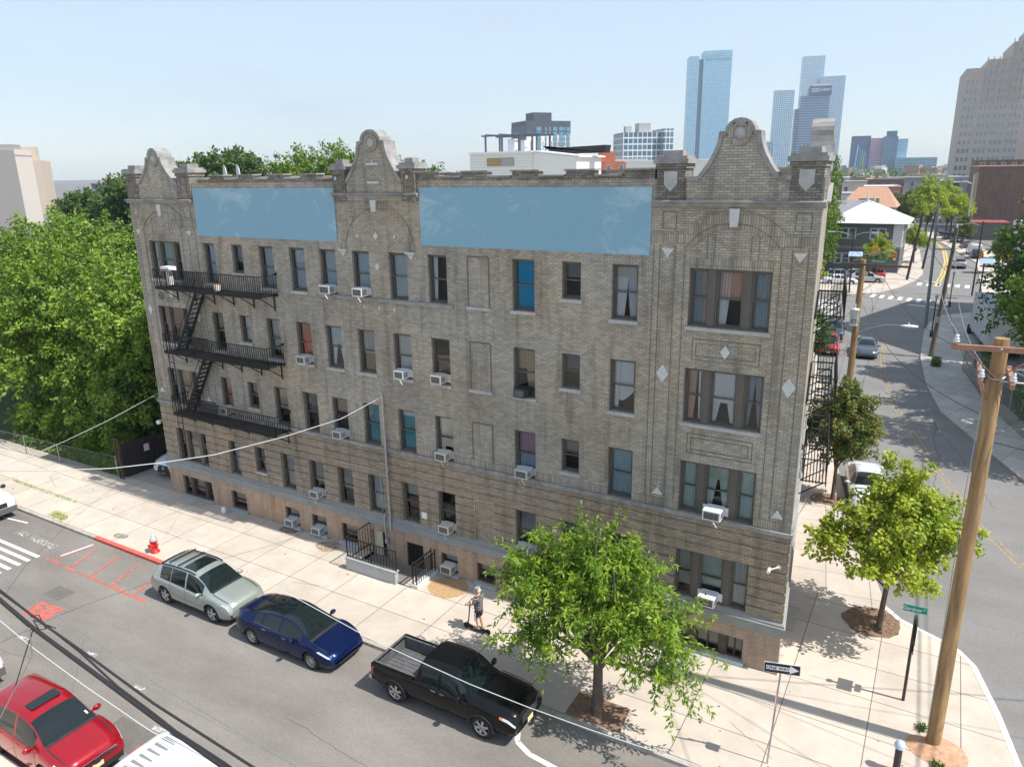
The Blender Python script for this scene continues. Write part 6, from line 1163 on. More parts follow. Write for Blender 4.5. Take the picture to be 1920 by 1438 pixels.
ac(cx('B'), 5.13, 'small white air conditioner on the second floor behind the fire escape rail', .46); ac(cx('F'), 5.13, 'white air conditioner on the second floor under a brown arched shade'); ac(cx('I'), 5.13, 'white air conditioner on the second floor in the brightly lit cream window', .5, drain=True); ac(cx('K'), 5.13, 'white air conditioner on the second floor below a pink and blue curtain', .52, drain=True); ac(cx('N'), 5.13, 'large white air conditioner in the second floor triple window of the corner bay', .58, out=.42, drain=True)
ac(cx('E'), 2.0, 'white air conditioner on the ground floor left of the wall mast', .48, drain=True); ac(cx('I'), 2.0, 'white air conditioner on the ground floor above the basement hatch', .5, drain=True); ac(cx('K'), 2.0, 'white air conditioner on the ground floor partly behind the cherry tree', .54); ac(cx('N'), 2.0, 'white air conditioner in the ground floor triple window of the corner bay', .56, out=.42)
ac((8.45+9.36)/2, .18, 'left of the two white basement air conditioners dripping on the pavement', .5); ac((10.15+11.05)/2, .16, 'right of the two white basement air conditioners dripping on the pavement', .5); ac(17.82, .2, 'white basement air conditioner above the round wet stain', .52)
# ---- fences and gate
def chain(name, pts, h, lab, step=.16, grp=None, wr_=.004):
    o = empty(name, (*pts[0], 0), 0, lab, 'fence', grp); pts = [Vector((p[0]-pts[0][0], p[1]-pts[0][1], 0)) for p in pts]; po = MB(); me = MB(); L0 = 0
    for a, b in zip(pts, pts[1:]):
        d = (b-a).length; u = (b-a)/d; n = max(1, int(d/2.6))
        for i in range(n+1): p = a+u*d*i/n; o_ = MB(); o_.cyl(p, p+Vector((0, 0, h+.04)), .03, n=6); o_.build('post', GALV, o) if i < n or b is pts[-1] else None
        po.cyl(a+Vector((0, 0, h)), b+Vector((0, 0, h)), .02, n=6)
        k = -h
        while k < d:
            for s in (1, -1):
                t0, t1 = k, k+h; z0, z1 = (0, h) if s > 0 else (h, 0)
                if t0 < 0: z0 += (z1-z0)*(-t0)/h; t0 = 0
                if t1 > d: z1 = z0+(z1-z0)*(d-t0)/(t1-t0); t1 = d
                if t1-t0 > .02: me.bar(a+u*t0+Vector((0, 0, z0+.02)), a+u*t1+Vector((0, 0, z1+.02)), wr_*2, wr_*2)
            k += step
    po.build('top_rail', mat('fence_wire_dark', (.12, .14, .13), .6, .4), o); me.build('mesh', MATS['fence_wire_dark'], o)
chain('chain_link_fence', [(-15.9, -1.0), (-9.5, -.6), (-4.5, -.2)], 1.15, 'low chain link fence between the front pavement and the wooded lot', .2)
chain('chain_link_fence', [(36.2, 46), (37.7, 36), (39.5, 28.8), (43.5, 21)], 2.1, 'tall chain link fence along the far pavement at the right', .3, wr_=.006)
GT = empty('gate', (-3.8, -.3, 0), 0, 'tall black solid metal gate standing open beside the driveway', 'gate'); BG = mat('gate_black', (.02, .017, .018), .6, noise=(2, .3))
mb = MB(); mb.obox((.2, 1.7, 1.05), (.2, 1.65, 0), (.02, 0, 0), (0, 0, .95)); mb.build('panel', BG, GT); mb = MB()
for i in range(14): mb.obox((.03+.4*i/14, .15+3.3*i/14*.98, 1.05), (.028, 0, 0), (0, .02, 0), (0, 0, .96))
mb.build('rib', BG, GT)
for dx in (-.25, 0): MB().bar((dx, -.05, 0), (dx, -.05, 2.35), .07, .07, up=(1, 0, 0)).build('post', mat('rusty_post', (.09, .05, .04), .8), GT)
mb = MB(); mb.obox((.25, 1.4, 1.45), (.018, .14, 0), (.012, 0, 0), (0, 0, .2)); mb.build('sign_plate', mat('faded_pink_sign', (.62, .45, .55), .6), GT)
rf = empty('iron_fence', (22.2, 76, 0), 0, 'black iron railing beside the crosswalk beyond the side fire escapes', 'fence'); mb = MB(); rail(mb, (0, 0), (.8, 7), .1, 1.7, .22); mb.build('railing', SB, rf)
# ---- person on a scooter
SK = mat('skin', (.52, .29, .2), .6); HAIR = mat('white_hair', (.48, .45, .42), .95); NAVY = mat('navy_shorts', (.012, .015, .05), .85); SHOE = mat('tan_shoe', (.3, .2, .14), .8)
def stripe_mat():
    m = mat('striped_shirt', (.06, .055, .06), .9); n = m.node_tree; l = n.links.new; t = n.nodes.new('ShaderNodeTexCoord'); s = n.nodes.new('ShaderNodeSeparateXYZ'); l(t.outputs['Object'], s.inputs[0])
    a = n.nodes.new('ShaderNodeMath'); a.operation = 'MULTIPLY'; a.inputs[1].default_value = 14; f = n.nodes.new('ShaderNodeMath'); f.operation = 'FRACT'; g = n.nodes.new('ShaderNodeMath'); g.operation = 'GREATER_THAN'; g.inputs[1].default_value = .68
    l(s.outputs[2], a.inputs[0]); l(a.outputs[0], f.inputs[0]); l(f.outputs[0], g.inputs[0]); x = n.nodes.new('ShaderNodeMix'); x.data_type = 'RGBA'; x.inputs[6].default_value = (.055, .05, .058, 1); x.inputs[7].default_value = (.4, .36, .33, 1); l(g.outputs[0], x.inputs[0]); l(x.outputs[2], n.nodes['Principled BSDF'].inputs['Base Color']); return m
def skin(name, nodes, edges, m, parent, root=0, sub=2):
    me = bpy.data.meshes.new(name); me.from_pydata([n_[0] for n_ in nodes], edges, []); me.materials.append(m); o = link(name, me, parent); md = o.modifiers.new('s', 'SKIN'); md.use_smooth_shade = True
    for i, n_ in enumerate(nodes): v = me.skin_vertices[0].data[i]; r_ = n_[1]; v.radius = r_ if isinstance(r_, tuple) else (r_, r_); v.use_root = (i == root)
    o.modifiers.new('ss', 'SUBSURF').levels = sub; o.modifiers['ss'].render_levels = sub
    dg = bpy.context.evaluated_depsgraph_get(); bpy.context.view_layer.update(); m2 = bpy.data.meshes.new_from_object(o.evaluated_get(dg)); o.modifiers.clear(); o.data = m2; m2.materials.clear(); m2.materials.append(m)
    for p in m2.polygons: p.use_smooth = True
    return o
PE = empty('person', (20.92, -2.66, 0), radians(180), 'white haired man in a striped shirt and navy shorts standing on an electric scooter', 'person')
# faces +x before turning; left side is +y
N = [((0, 0, .98), (.11, .14)), ((.0, 0, 1.12), (.11, .145)), ((.01, 0, 1.3), (.11, .15)), ((0, 0, 1.42), (.07, .12)), ((.02, 0, 1.51), .05), ((.035, 0, 1.58), .05), ((.05, 0, 1.64), (.085, .075)), ((.05, 0, 1.71), (.08, .075)),
     ((0, .17, 1.42), .06), ((.06, .24, 1.2), .045), ((.27, .2, 1.06), .036), ((.37, .17, 1.07), .025), ((0, -.17, 1.42), .06), ((.04, -.24, 1.2), .045), ((.26, -.22, 1.05), .036), ((.37, -.2, 1.08), .025),
     ((0, .09, .9), .09), ((.05, .1, .55), .055), ((.0, .08, .22), .035), ((0, .08, .16), .03), ((.13, .09, .155), .03), ((0, -.1, .9), .09), ((.03, -.12, .52), .055), ((-.06, -.13, .12), .035), ((-.07, -.13, .05), .03), ((.06, -.14, .04), .03)]
E_ = [(0, 1), (1, 2), (2, 3), (3, 4), (4, 5), (5, 6), (6, 7), (3, 8), (8, 9), (9, 10), (10, 11), (3, 12), (12, 13), (13, 14), (14, 15), (0, 16), (16, 17), (17, 18), (18, 19), (19, 20), (0, 21), (21, 22), (22, 23), (23, 24), (24, 25)]
for wv, sy in ((11, 1), (15, -1)):      # five fingers on each hand, curled round the bar
    b_ = Vector(N[wv][0])
    for k in range(4):
        a0 = len(N); y = b_.y+(-.03+.02*k); N += [((b_.x+.05, y, b_.z+.012), .0095), ((b_.x+.075, y, b_.z-.01+.002*k), .0085), ((b_.x+.06, y, b_.z-.035), .0075)]; E_ += [(wv, a0), (a0, a0+1), (a0+1, a0+2)]
    a0 = len(N); N += [((b_.x+.02, b_.y-sy*.035, b_.z-.015), .01), ((b_.x+.045, b_.y-sy*.04, b_.z-.035), .008)]; E_ += [(wv, a0), (a0, a0+1)]
N += [((.135, 0, 1.655), .014), ((.14, 0, 1.635), .012)]; E_ += [(6, len(N)-2), (len(N)-2, len(N)-1)]      # nose
for sy in (1, -1): N += [((.05, sy*.085, 1.665), .014)]; E_ += [(6, len(N)-1)]
skin('body', N, E_, SK, PE)
skin('shirt', [((0, 0, .8), (.155, .2)), ((.0, 0, 1.0), (.165, .2)), ((.01, 0, 1.2), (.165, .205)), ((.0, 0, 1.37), (.15, .2)), ((0.01, 0, 1.49), (.09, .11)), ((0, .19, 1.4), .085), ((.05, .25, 1.22), .085), ((0, -.19, 1.4), .085), ((.04, -.25, 1.22), .085)], [(0, 1), (1, 2), (2, 3), (3, 4), (3, 5), (5, 6), (3, 7), (7, 8)], stripe_mat(), PE)
skin('shorts', [((0, 0, .92), (.13, .15)), ((0, .08, .8), .115), ((.04, .1, .58), .1), ((0, -.1, .8), .115), ((.02, -.12, .56), .1)], [(0, 1), (1, 2), (0, 3), (3, 4)], NAVY, PE)
for sy in (1, -1): mb = MB(); mb.bar((.01, sy*.205, .82), (.04, sy*.208, .52), .012, .05, up=(1, 0, 0)); mb.build('shorts_stripe', WH, PE)
skin('hair', [((.0, 0, 1.69), (.084, .078)), ((.02, 0, 1.735), (.07, .064)), ((-.02, 0, 1.64), (.06, .07))], [(0, 1), (0, 2)], HAIR, PE)
for y, x, z in ((.085, .04, .14), (-.135, -.03, .03)): mb = MB(); mb.obox((x+.02, y, z), (.14, 0, 0), (0, .05, 0), (0, 0, .035)); o = mb.build('shoe', SHOE, PE); bevelled(o, .03, 3)
for sy in (1, -1): mb = MB(); mb.lathe([(0, 0), (.011, .003), (0, .006)], (.126, sy*.032, 1.675), 8, 0, 'X'); mb.build('eye', SB, PE)
mb = MB(); mb.box(.128, .133, -.025, .025, 1.607, 1.615); mb.build('mouth', mat('lips', (.35, .12, .1), .6), PE)
SC = empty('scooter', (20.92, -2.66, 0), radians(180), 'black electric kick scooter under the striped shirt man', 'scooter'); mb = MB(); mb.box(-.32, .32, -.0, .16, .085, .125); mb.build('deck', SB, SC)
for x in (-.42, .5): mb = MB(); mb.lathe([(0, -.025), (.07, -.025), (.11, -.02), (.115, 0), (.11, .02), (.07, .025), (0, .025)], (x, .08, .115), 18, 0, 'Y'); mb.build('wheel', TYRE, SC)
mb = MB(); mb.cyl((.5, .08, .12), (.4, .08, .35), .025); mb.cyl((.4, .08, .3), (.36, .0, 1.06), .022); mb.bar((.32, .08, .11), (.44, .08, .25), .05, .04); mb.build('stem', SB, SC); mb = MB(); mb.cyl((.4, -.27, 1.06), (.4, .25, 1.06), .014); mb.build('handlebar', SB, SC)
# ================================================================ background buildings
def bldg(name, label, corner, w_, d_, h, rot, m, z0=-.2, group=None, cat='building', roofm=None):
    """front left corner at corner, front along +x of the object, turned by rot degrees"""
    o = empty(name, (*corner, 0), radians(rot), label, cat, group); MB().box(0, w_, 0, d_, z0, h).build('wall', m, o)
    if roofm: MB().box(-.15, w_+.15, -.15, d_+.15, h, h+.25).build('roof', roofm, o)
    return o
def win(o, x, z, w_, h, y=0., m=None, fm=None, name='window', f=.09):
    mb = MB()
    for a, b, c, d in ((x, x+f, z, z+h), (x+w_-f, x+w_, z, z+h), (x+f, x+w_-f, z, z+f), (x+f, x+w_-f, z+h-f, z+h), (x+f, x+w_-f, z+h/2-f*.3, z+h/2+f*.3)): mb.box(a, b, y-.06, y+.0, c, d)
    wo_ = mb.build(name, fm or FWH, o); MB().add([(x, y-.02, z), (x+w_, y-.02, z), (x+w_, y-.02, z+h), (x, y-.02, z+h)], [(0, 1, 2, 3)]).build('pane', m or WGL, wo_, fix=False); return wo_
FWH = mat('frame_white', (.62, .64, .66), .6); WGL = mat('far_window_glass', (.09, .13, .16), .08, .2, 1)
SKY = 'skyscrapers on the horizon'
g1 = grid_wall('tower_glass_blue', (.13, .32, .48), (.32, .52, .65), 3.4, 3.6, .9, 1.3, .2); g2 = grid_wall('tower_grid_white', (.05, .18, .32), (.55, .67, .76), 4.2, 4.2, 1.5, 1.4, .2); g3 = grid_wall('office_bands', (.04, .09, .17), (.2, .28, .38), 2.6, 4.4, .35, 1.9, .15)
dkb = mat('recess_blue', (.03, .12, .22), .2)
t = bldg('skyscraper', 'tall pale blue glass tower with a dark vertical recess, left of the corner gable', (-508, 1700), 22, 40, 252, 24, g1, group=SKY); MB().box(22, 31, 6, 40, 0, 246).build('recess', dkb, t); MB().box(31, 92, -2, 44, 0, 262).build('main_wing', g1, t)
mb = MB(); rr = random.Random(5)
for i in range(14): mb.box(35+4*i-.0, 36.2+4*i, -2.3, -2, 242-(i % 3 == 0)*0, 247)
for i in range(4): mb.box(44+7*i, 45.2+7*i, -2.3, -2, 249, 254)
mb.build('vent_slot', dkb, t); MB().bar((70, 10, 262), (70, 10, 266), 1, 1, up=(1, 0, 0)).bar((62, 10, 265), (84, 10, 266), 1, 1).build('roof_crane', FWH, t)
bldg('skyscraper', 'shorter blue gridded tower between the corner gable and the side gable', (-363, 1900), 46, 30, 188, 14, g2, group=SKY)
bldg('skyscraper', 'tallest white gridded tower behind the side gable', (-338, 2100), 52, 40, 283, 16, g2, group=SKY)
t = bldg('skyscraper', 'dark blue banded office tower with a sign band, before the gridded towers', (-232, 1500), 50, 40, 140, 14, g3, group=SKY); MB().box(14, 52, -1, 38, 140, 156).build('sign_band', mat('sign_band_navy', (.03, .07, .14), .4), t); MB().box(-8, 0, 3, 38, 0, 118).build('side_wing', g3, t); MB().box(20, 50, 3, 36, 156, 160).build('roof', FWH, t)
text_mesh('505', 9.5, SW, 'lettering', t, basis((24, -1.3, 148.5), (1, 0, 0), (0, 0, 1)), ext=.2); text_mesh('SUMMIT', 5.5, SW, 'lettering', t, basis((41.5, -1.3, 149), (1, 0, 0), (0, 0, 1)), ext=.2)
bldg('skyscraper', 'white gridded tower just right of the dark office tower', (-293, 2100), 58, 40, 232, 10, g2, group=SKY)
bldg('skyscraper', 'small white and glass tower low behind the corner gable', (-300, 1500), 26, 20, 62, 14, grid_wall('small_tower_grid', (.1, .2, .3), (.6, .66, .7), 5, 5, 2, 1, .2), group=SKY); bldg('skyscraper', 'low blue tower block behind the side gable foot', (-262, 1700), 34, 20, 66, 14, g1, group=SKY)
t = bldg('tower_block', 'tower with a bright abstract mural on its side and pink brick front', (-88, 1300), 30, 24, 56, 10, grid_wall('pink_bands', (.2, .13, .2), (.42, .26, .34), 3, 4, .6, 2, .3)); MB().box(-26, 0, 3, 30, 0, 60).build('mural_wing', mat('mural_ground', (.06, .1, .2), .6), t)
for i, (c, x) in enumerate((((.5, .55, .6), -21), ((.05, .3, .6), -17), ((.1, .5, .4), -13), ((.5, .5, .1), -9.5), ((.1, .2, .6), -6.5))): MB().prism([(x, 0), (x+2.4, 0), (x+5-i*.6, 46-3*i), (x+3.4-i*.6, 46-3*i)], 2.7, 3).build('mural_stripe', mat('mural_%d' % i, c, .6), t)
t = bldg('tower_block', 'dark blue glass tower right of the mural tower', (-70, 1300), 20, 22, 58, 8, grid_wall('navy_glass', (.06, .13, .22), (.12, .2, .3), 3, 4, .3, .4, .1)); MB().box(4, 18, 2, 18, 58, 66).build('roof_house', mat('navy_top', (.04, .09, .16), .3), t); MB().box(20, 34, 2, 22, 0, 54).build('side_wing', g1, t)
bldg('office_block', 'long low blue glass block on the horizon above the avenue', (-50, 1290), 56, 24, 26, 4, grid_wall('teal_glass', (.1, .24, .32), (.3, .42, .48), 4, 4, .6, .8, .1), roofm=mat('pale_roof', (.5, .55, .58), .7))
# mid distance
cre = mat('cream_panel', (.75, .7, .64), .7); chm = mat('charcoal_panel', (.06, .065, .085), .5); blg = mat('blue_glass', (.1, .26, .36), .08, .3, 1)
t = bldg('apartment_tower', 'charcoal topped apartment tower with cream panels and blue window strips', (-262, 512), 38, 30, 43.5, 52, cre); MB().box(-.3, 38.3, -.3, 30.3, 43.5, 53.5).build('upper_floors', chm, t); MB().box(8, 24, 5, 20, 53.5, 60).build('roof_house', chm, t); MB().box(-.6, -.3, 0, 30.3, 0, 50).build('side_wall', mat('slate_side', (.12, .14, .17), .6), t)
for x, ww, z1 in ((8.5, 4, 51), (16, 1.3, 51), (19.5, 1.3, 51), (23, 3.6, 51), (28.2, 3.6, 51), (32.3, 1.2, 51), (34.5, 3.3, 51)):
    for k in range(13): MB().box(x, x+ww, -.4, -.31, 3.7*k+1.6, 3.7*k+4.5).build('window', blg, t)
for x in (3.5, 14, 21.5, 27.2, 31.5): MB().box(x, x+.5, -.1, -.0, 0, 38).build('pilaster', mat('slate_side', (.1, .1, .1)), t)
t = bldg('apartment_tower', 'white framed glass block with many panes to the right of the charcoal tower', (-158, 455), 26, 24, 39, 38, grid_wall('white_frame_glass', (.07, .14, .2), (.66, .68, .7), 3.2, 3.9, .55, .9, .1)); MB().box(26, 33, -4, 20, 0, 41).build('wing', grid_wall('white_frame_glass2', (.08, .16, .22), (.68, .7, .72), 2.6, 3.9, .5, .7, .1), t); MB().box(12, 20, 5, 14, 39, 45).build('roof_house', mat('roof_house_grey', (.36, .36, .36), .8), t); MB().box(3, 7, 5, 10, 39, 43).build('roof_house', mat('roof_house_grey', (.4, .4, .4)), t)
orb = brick('orange_brick', (.5, .17, .1), (.42, .14, .08), (.4, .2, .13), bw=.8, rh=.3, ms=.03, stain=.15)
t = bldg('brick_apartment_block', 'orange brick apartment block peeking above the parapet', (-76, 200), 26, 14, 18.4, 28, orb); MB().box(12, 17, 2, 9, 18.4, 21.5).build('roof_house', orb, t); MB().box(-3, 2, 2, 8, 17, 20).build('side_wing', orb, t)
for i in range(6): win(t, 2+4*i, 15.6, 1.5, 1.6)
bldg('flat_roofed_hall', 'long white flat roofed hall behind the orange brick block', (-96, 235), 34, 20, 19.6, 26, mat('hall_white', (.6, .58, .55), .8))
t = bldg('apartment_tower', 'beige art deco tower with stepped crown at the right edge', (32.4, 262), 5.4, 26, 44.2, 4, mat('beige_brick', (.5, .45, .4), .9, noise=(.8, .1)))
bb_ = MATS['beige_brick']; MB().box(5.4, 11.5, 0, 26, 0, 46.5).build('wing', bb_, t); MB().box(11.5, 40, 0, 26, 0, 51).build('centre_wing', bb_, t); MB().box(15, 38, 1, 24, 51, 55).build('crown', bb_, t)
for x in (5.4, 6.9, 8.4, 9.9, 11.5, 12.6, 13.9, 15.2): MB().box(x-.12, x+.12, -.25, 0, 34, 47.2 if x < 11 else 52).build('pilaster', bb_, t)
bw2 = mat('tower_pane', (.2, .27, .33), .15, .3, 1); nW = 0; rest = MB(); cols = [.5, 1.75, 3.0, 4.9, 6.1, 7.3, 9.0, 10.2, 11.4, 13.1, 14.3, 15.5]
for r in range(15):
    for c_ in cols:
        z = 42.2-2.55*r
        if (c_ < 4.5 and r < 1): continue
        if nW < 99: win(t, c_, z, .72, 1.25, m=bw2, f=.06); nW += 1
        else: rest.box(c_, c_+.72, -.05, 0, z, z+1.25)
for z, x in ((45.0, 12.6), (45.0, 13.9), (48, 13.2)): rest.box(x, x+.7, -.05, 0, z, z+1.2)
rest.build('window', bw2, t)['kind'] = 'stuff'
brw = brick('brown_brick', (.2, .135, .115), (.17, .115, .1), (.15, .1, .09), bw=.9, rh=.3, ms=.03, stain=.2)
t = bldg('brick_hall', 'large windowless brown brick hall at the right', (38.4, 190), 22, 30, 15.2, 3, brw, roofm=mat('terracotta_edge', (.45, .25, .17), .8)); MB().box(-.5, .0, 0, 3, 0, 14).build('corner_pier', mat('pier_tan', (.36, .28, .2), .9), t)
t = bldg('brick_apartment_block', 'red brown block with white windows above the brown hall', (38, 232), 22, 14, 16.9, 3, brw)
for i in range(8): win(t, 1.2+2.5*i, 14.9, 1.2, 1.3)
t = bldg('grey_office', 'light grey building with dark square windows left of the brown hall', (32.2, 224), 8.5, 16, 12.6, 3, mat('grey_render', (.38, .4, .45), .8, noise=(.6, .08)))
for x, z in ((1.0, 5.2), (5.6, 8.8), (7.3, 6.2), (1.0, 9.0), (5.4, 2)): win(t, x, z, 1.7 if x < 6 else .9, 2.0, fm=GALV)
t = bldg('kiosk', 'white cabin with a red stripe right of the brown hall', (43.6, 132), 3.4, 3, 6.5, 4, mat('cabin_white', (.6, .62, .66), .6)); MB().box(-.1, 3.5, -.1, 3.1, 5.6, 5.8).build('stripe', RED, t)
bldg('low_shop', 'low dark shop with a red sign band beside the far kerb row', (36.2, 172), 9, 8, 3.4, 6, mat('shop_grey', (.12, .12, .12), .7), roofm=mat('red_band', (.26, .07, .06), .7))
bl_ = empty('tall_building', (44.6, 61.2, 0), 0, 'tall brown building past the right edge whose shadow crosses the avenue', 'building'); MB().prism([(0, 0), (9.8, -11.2), (24, 0), (14, 22), (6.3, 21)], -.2, 28.2, 'Z').build('wall', brw, bl_); MB().prism([(.3, 0), (9.8, -10.8), (23.5, 0), (14, 21.5), (6.5, 20.5)], 28.2, 28.5, 'Z').build('roof', ROOFM, bl_)
# grey two storey house with hip roof
GH = empty('hip_roof_house', (11.0, 106, 0), 0, 'dark grey two storey house with pale hipped roof beyond the intersection', 'house'); sid = mat('grey_siding', (.12, .125, .138), .7, noise=(3, .1)); MB().box(0, 16.8, 0, 13, 0, 7.4).build('wall', sid, GH)
MB().box(-.02, 16.82, -.03, 13, 3.5, 3.9).build('band', mat('band_grey_blue', (.2, .23, .26), .7), GH); MB().box(15.6, 16.9, -.05, 1.5, 3.9, 7.4).build('porch_column', FWH, GH)
mb = MB(); e = .9; hx = [(-e, -e, 7.4), (16.8+e, -e, 7.4), (16.8+e, 13+e, 7.4), (-e, 13+e, 7.4), (6.5, 6.5, 10.6), (11.2, 6.5, 10.6)]
mb.add(hx, [(0, 1, 5, 4), (1, 2, 5), (2, 3, 4, 5), (3, 0, 4), (0, 3, 2, 1)]); mb.build('roof', mat('grey_roof_felt', (.22, .225, .24), .8, noise=(.5, .06)), GH); MB().add([(5.5, -e-.02, 7.43), (16.8+e+.02, -e-.02, 7.43), (11.2, 6.5, 10.66)], [(0, 1, 2)]).add([(16.8+e+.02, -e-.02, 7.43), (16.8+e+.02, 13+e, 7.43), (11.2, 6.5, 10.66)], [(0, 1, 2)]).build('roof_plane', mat('pale_roof_felt', (.5, .51, .53), .8, noise=(.5, .06)), GH); MB().cyl((11, 6, 10.5), (11, 6, 11.5), .12).cyl((12, 6, 10.5), (12, 6, 11.3), .1).build('chimney', FWH, GH)
for x, z in ((3.0, 5.0), (8.2, 5.0), (12.4, 5.0), (2.2, 1.1), (7.6, 1.1)):
    win(GH, x, z, 1.1, 1.7, f=.12); win(GH, x+1.12, z, 1.1, 1.7, f=.12)
OH = empty('hip_roof_house', (15.0, 140, 0), 0, 'house with orange tiled hipped roof and a dormer behind the grey house', 'house'); MB().box(0, 9.2, 0, 9, 0, 8.2).build('wall', mat('yellow_brick_wall', (.35, .28, .17), .8), OH); mb = MB(); mb.add([(-.6, -.6, 8.2), (9.8, -.6, 8.2), (9.8, 9.6, 8.2), (-.6, 9.6, 8.2), (2.2, 4.5, 11.9), (7.4, 4.5, 11.9)], [(0, 1, 5, 4), (1, 2, 5), (2, 3, 4, 5), (3, 0, 4), (0, 3, 2, 1)]); mb.build('roof', mat('orange_tiles', (.44, .25, .165), .8, noise=(2, .1)), OH)
MB().box(3, 6.6, -.2, 3, 8.6, 9.9).build('dormer', mat('dormer_tan', (.4, .33, .2), .8), OH); win(OH, 4.2, 8.7, 1.2, 1.0, y=-.2); MB().box(-1.6, -.7, 3, 4, 0, 12.4).build('chimney', brw, OH)
HG = 'houses along the left of the avenue in the distance'
for i, (x, y, w_, d_, h, c, lab) in enumerate([(2, 128, 11, 10, 9.2, (.55, .56, .57), 'white flat roofed house left of the orange roof'), (8.5, 172, 12, 14, 9.5, (.62, .63, .64), 'white roofed row house above the orange roof'), (-6, 190, 13, 12, 10.2, (.2, .22, .25), 'dark slate house in the row behind'), (12, 212, 9, 12, 10.2, (.4, .2, .14), 'red brick house beside the far avenue'), (-4, 240, 14, 12, 11, (.55, .5, .45), 'beige house in the distance left of the avenue'),
                                         (8, 262, 11, 12, 11.4, (.2, .12, .1), 'dark brown long roofed house near the top of the avenue'), (-16, 285, 16, 12, 11.6, (.5, .52, .55), 'pale house near the horizon left of the avenue'), (12, 300, 12, 14, 11.2, (.35, .36, .38), 'grey house at the top of the avenue'), (-22, 150, 12, 14, 9.4, (.5, .5, .5), 'light grey house half hidden by the building edge')]):
    o = bldg('house', lab, (x, y), w_, d_, h, 3+i, mat('house_wall_%d' % i, c, .85, noise=(1, .08)), group=HG, cat='house', roofm=mat('flat_roof_%d' % (i % 3), [(.6, .6, .6), (.3, .3, .31), (.5, .42, .38)][i % 3], .85))
    for k in range(3): win(o, 1.2+k*3.1, h-3, 1.2, 1.6)
# left horizon
t = bldg('apartment_tower', 'windowless block with grey and pale walls at the left edge', (-243, 120), 1, 1, 1, 0, mat('pale_render', (.62, .56, .5), .8)); t.children[0].hide_render = False
bpy.data.objects.remove(t.children[0]); mb = MB(); A_, B_, C_, D_ = (0, 0), (-10.2, 11), (-42.2, -18.5), (-32, -29.5); mb.prism([A_, B_, C_, D_], -.2, 25.6, 'Z'); mb.build('wall', mat('pale_render', (.6, .54, .48), .8), t); MB().prism([(0, 0), (.2, -.22), (-31.8, -29.72), (-32, -29.5)], -.2, 25.5, 'Z').build('side_wall', mat('grey_render_side', (.3, .28, .27), .85), t)
MB().prism([(.15, -.05), (-10.05, 10.95), (-10.2, 11.2), (0, .2)], 23.6, 23.9, 'Z').build('cornice', mat('render_joint', (.45, .4, .36), .8), t); MB().prism([(-6, 5.5), (-18, -4.5), (-14, -9), (-2, 1)], 25.6, 27.2, 'Z').build('roof_house', MATS['grey_render_side'], t)
t = bldg('apartment_tower', 'tan stepped block behind the windowless block at the left', (-363, 180), 21, 16, 24, -40, mat('tan_render', (.52, .43, .34), .85)); MB().box(1, 9, 2, 12, 24, 30.5).build('roof_house', MATS['tan_render'], t)
for k in range(3):
    for j in range(4): win(t, 8+2.2*k, 10+4*j, 1.3, 1.6)
t = bldg('low_shop', 'low dark glass fronted block with red roof edge at the left', (-210, 130), 14, 10, 14, -50, grid_wall('dark_shop_glass', (.05, .12, .16), (.3, .32, .34), 2, 2.4, .3, .5, .1), roofm=mat('red_roof', (.45, .12, .09), .7))
bldg('house', 'orange walled house among the far trees at the left', (-168, 118), 10, 9, 16, -45, mat('orange_wall', (.55, .25, .16), .8), group=None)
# roof hut and pergola on the roof
RH = empty('roof_shed', (6.3, 20, RZ), 0, 'white clapboard roof shed with a wide tan window, seen over the parapet', 'shed'); cl = mat('clapboard_white', (.66, .65, .6), .7); MB().box(0, 4.6, 0, 4, 0, 1.75).build('wall', cl, RH); mb = MB(); mb.prism([(4.6, 0), (7.6, 0), (7.6, 1.4), (4.6, 1.75)], .1, 3.8); mb.build('side_wing', cl, RH); mb = MB(); mb.box(-.1, 4.65, -.1, 4.1, 1.75, 1.83); mb.prism([(4.65, 1.76), (7.8, 1.4), (7.8, 1.48), (4.65, 1.84)], 0, 4); mb.build('roof', SW, RH)
for k in range(9): MB().box(-.01, 4.61, -.012, 0, .15+.18*k, .162+.18*k).build('clapboard', mat('clapboard_line', (.4, .4, .38)), RH)
MB().box(1.3, 3.3, -.03, 0, .95, 1.45).build('window', mat('tan_window', (.3, .22, .1), .5), RH); MB().box(2.4, 3.3, -.05, -.031, .97, 1.43).build('shutter', mat('grey_shutter', (.3, .29, .3), .6), RH)
PG = empty('pergola', (6.9, 21, 17.18), 0, 'grey steel pergola frame standing on the roof shed', 'pergola'); sg = mat('pergola_steel', (.1, .13, .16), .6)
for x in (0, 1.25, 2.5, 3.8):
    for y in (0, 1.8): MB().box(x-.05, x+.05, y-.05, y+.05, 0, 1.05).build('post', sg, PG)
mb = MB(); mb.bar((-.3, 0, 1.02), (4.1, 0, 1.02), .08, .1); mb.bar((-.3, 1.8, 1.02), (4.1, 1.8, 1.02), .08, .1); mb.build('beam', sg, PG)
for x in (.2, 1.2, 2.2, 3.2): MB().bar((x, -.3, 1.1), (x, 2.1, 1.1), .06, .06).build('rafter', sg, PG)
tag(MB().box(1.4, 1.9, .5, 1.0, 0, .8).box(2.3, 2.6, .6, .9, 0, .7).xf(Matrix.Translation((6.9, 21, 17.19))).build('roof_ventilator', FWH), 'white ventilator boxes under the roof pergola', 'ventilator')
RS = empty('roof_shed', (19.5, 14, RZ), 0, 'long low white roof shed with a dark slot window right above the parapet', 'shed'); MB().box(0, 4.6, 0, 2, 0, 1.0).build('wall', cl, RS); MB().box(1.9, 3.4, -.03, 0, .55, .75).build('window', chm, RS); MB().box(-.1, 4.7, -.1, 2.1, 1.0, 1.06).build('roof', SW, RS)
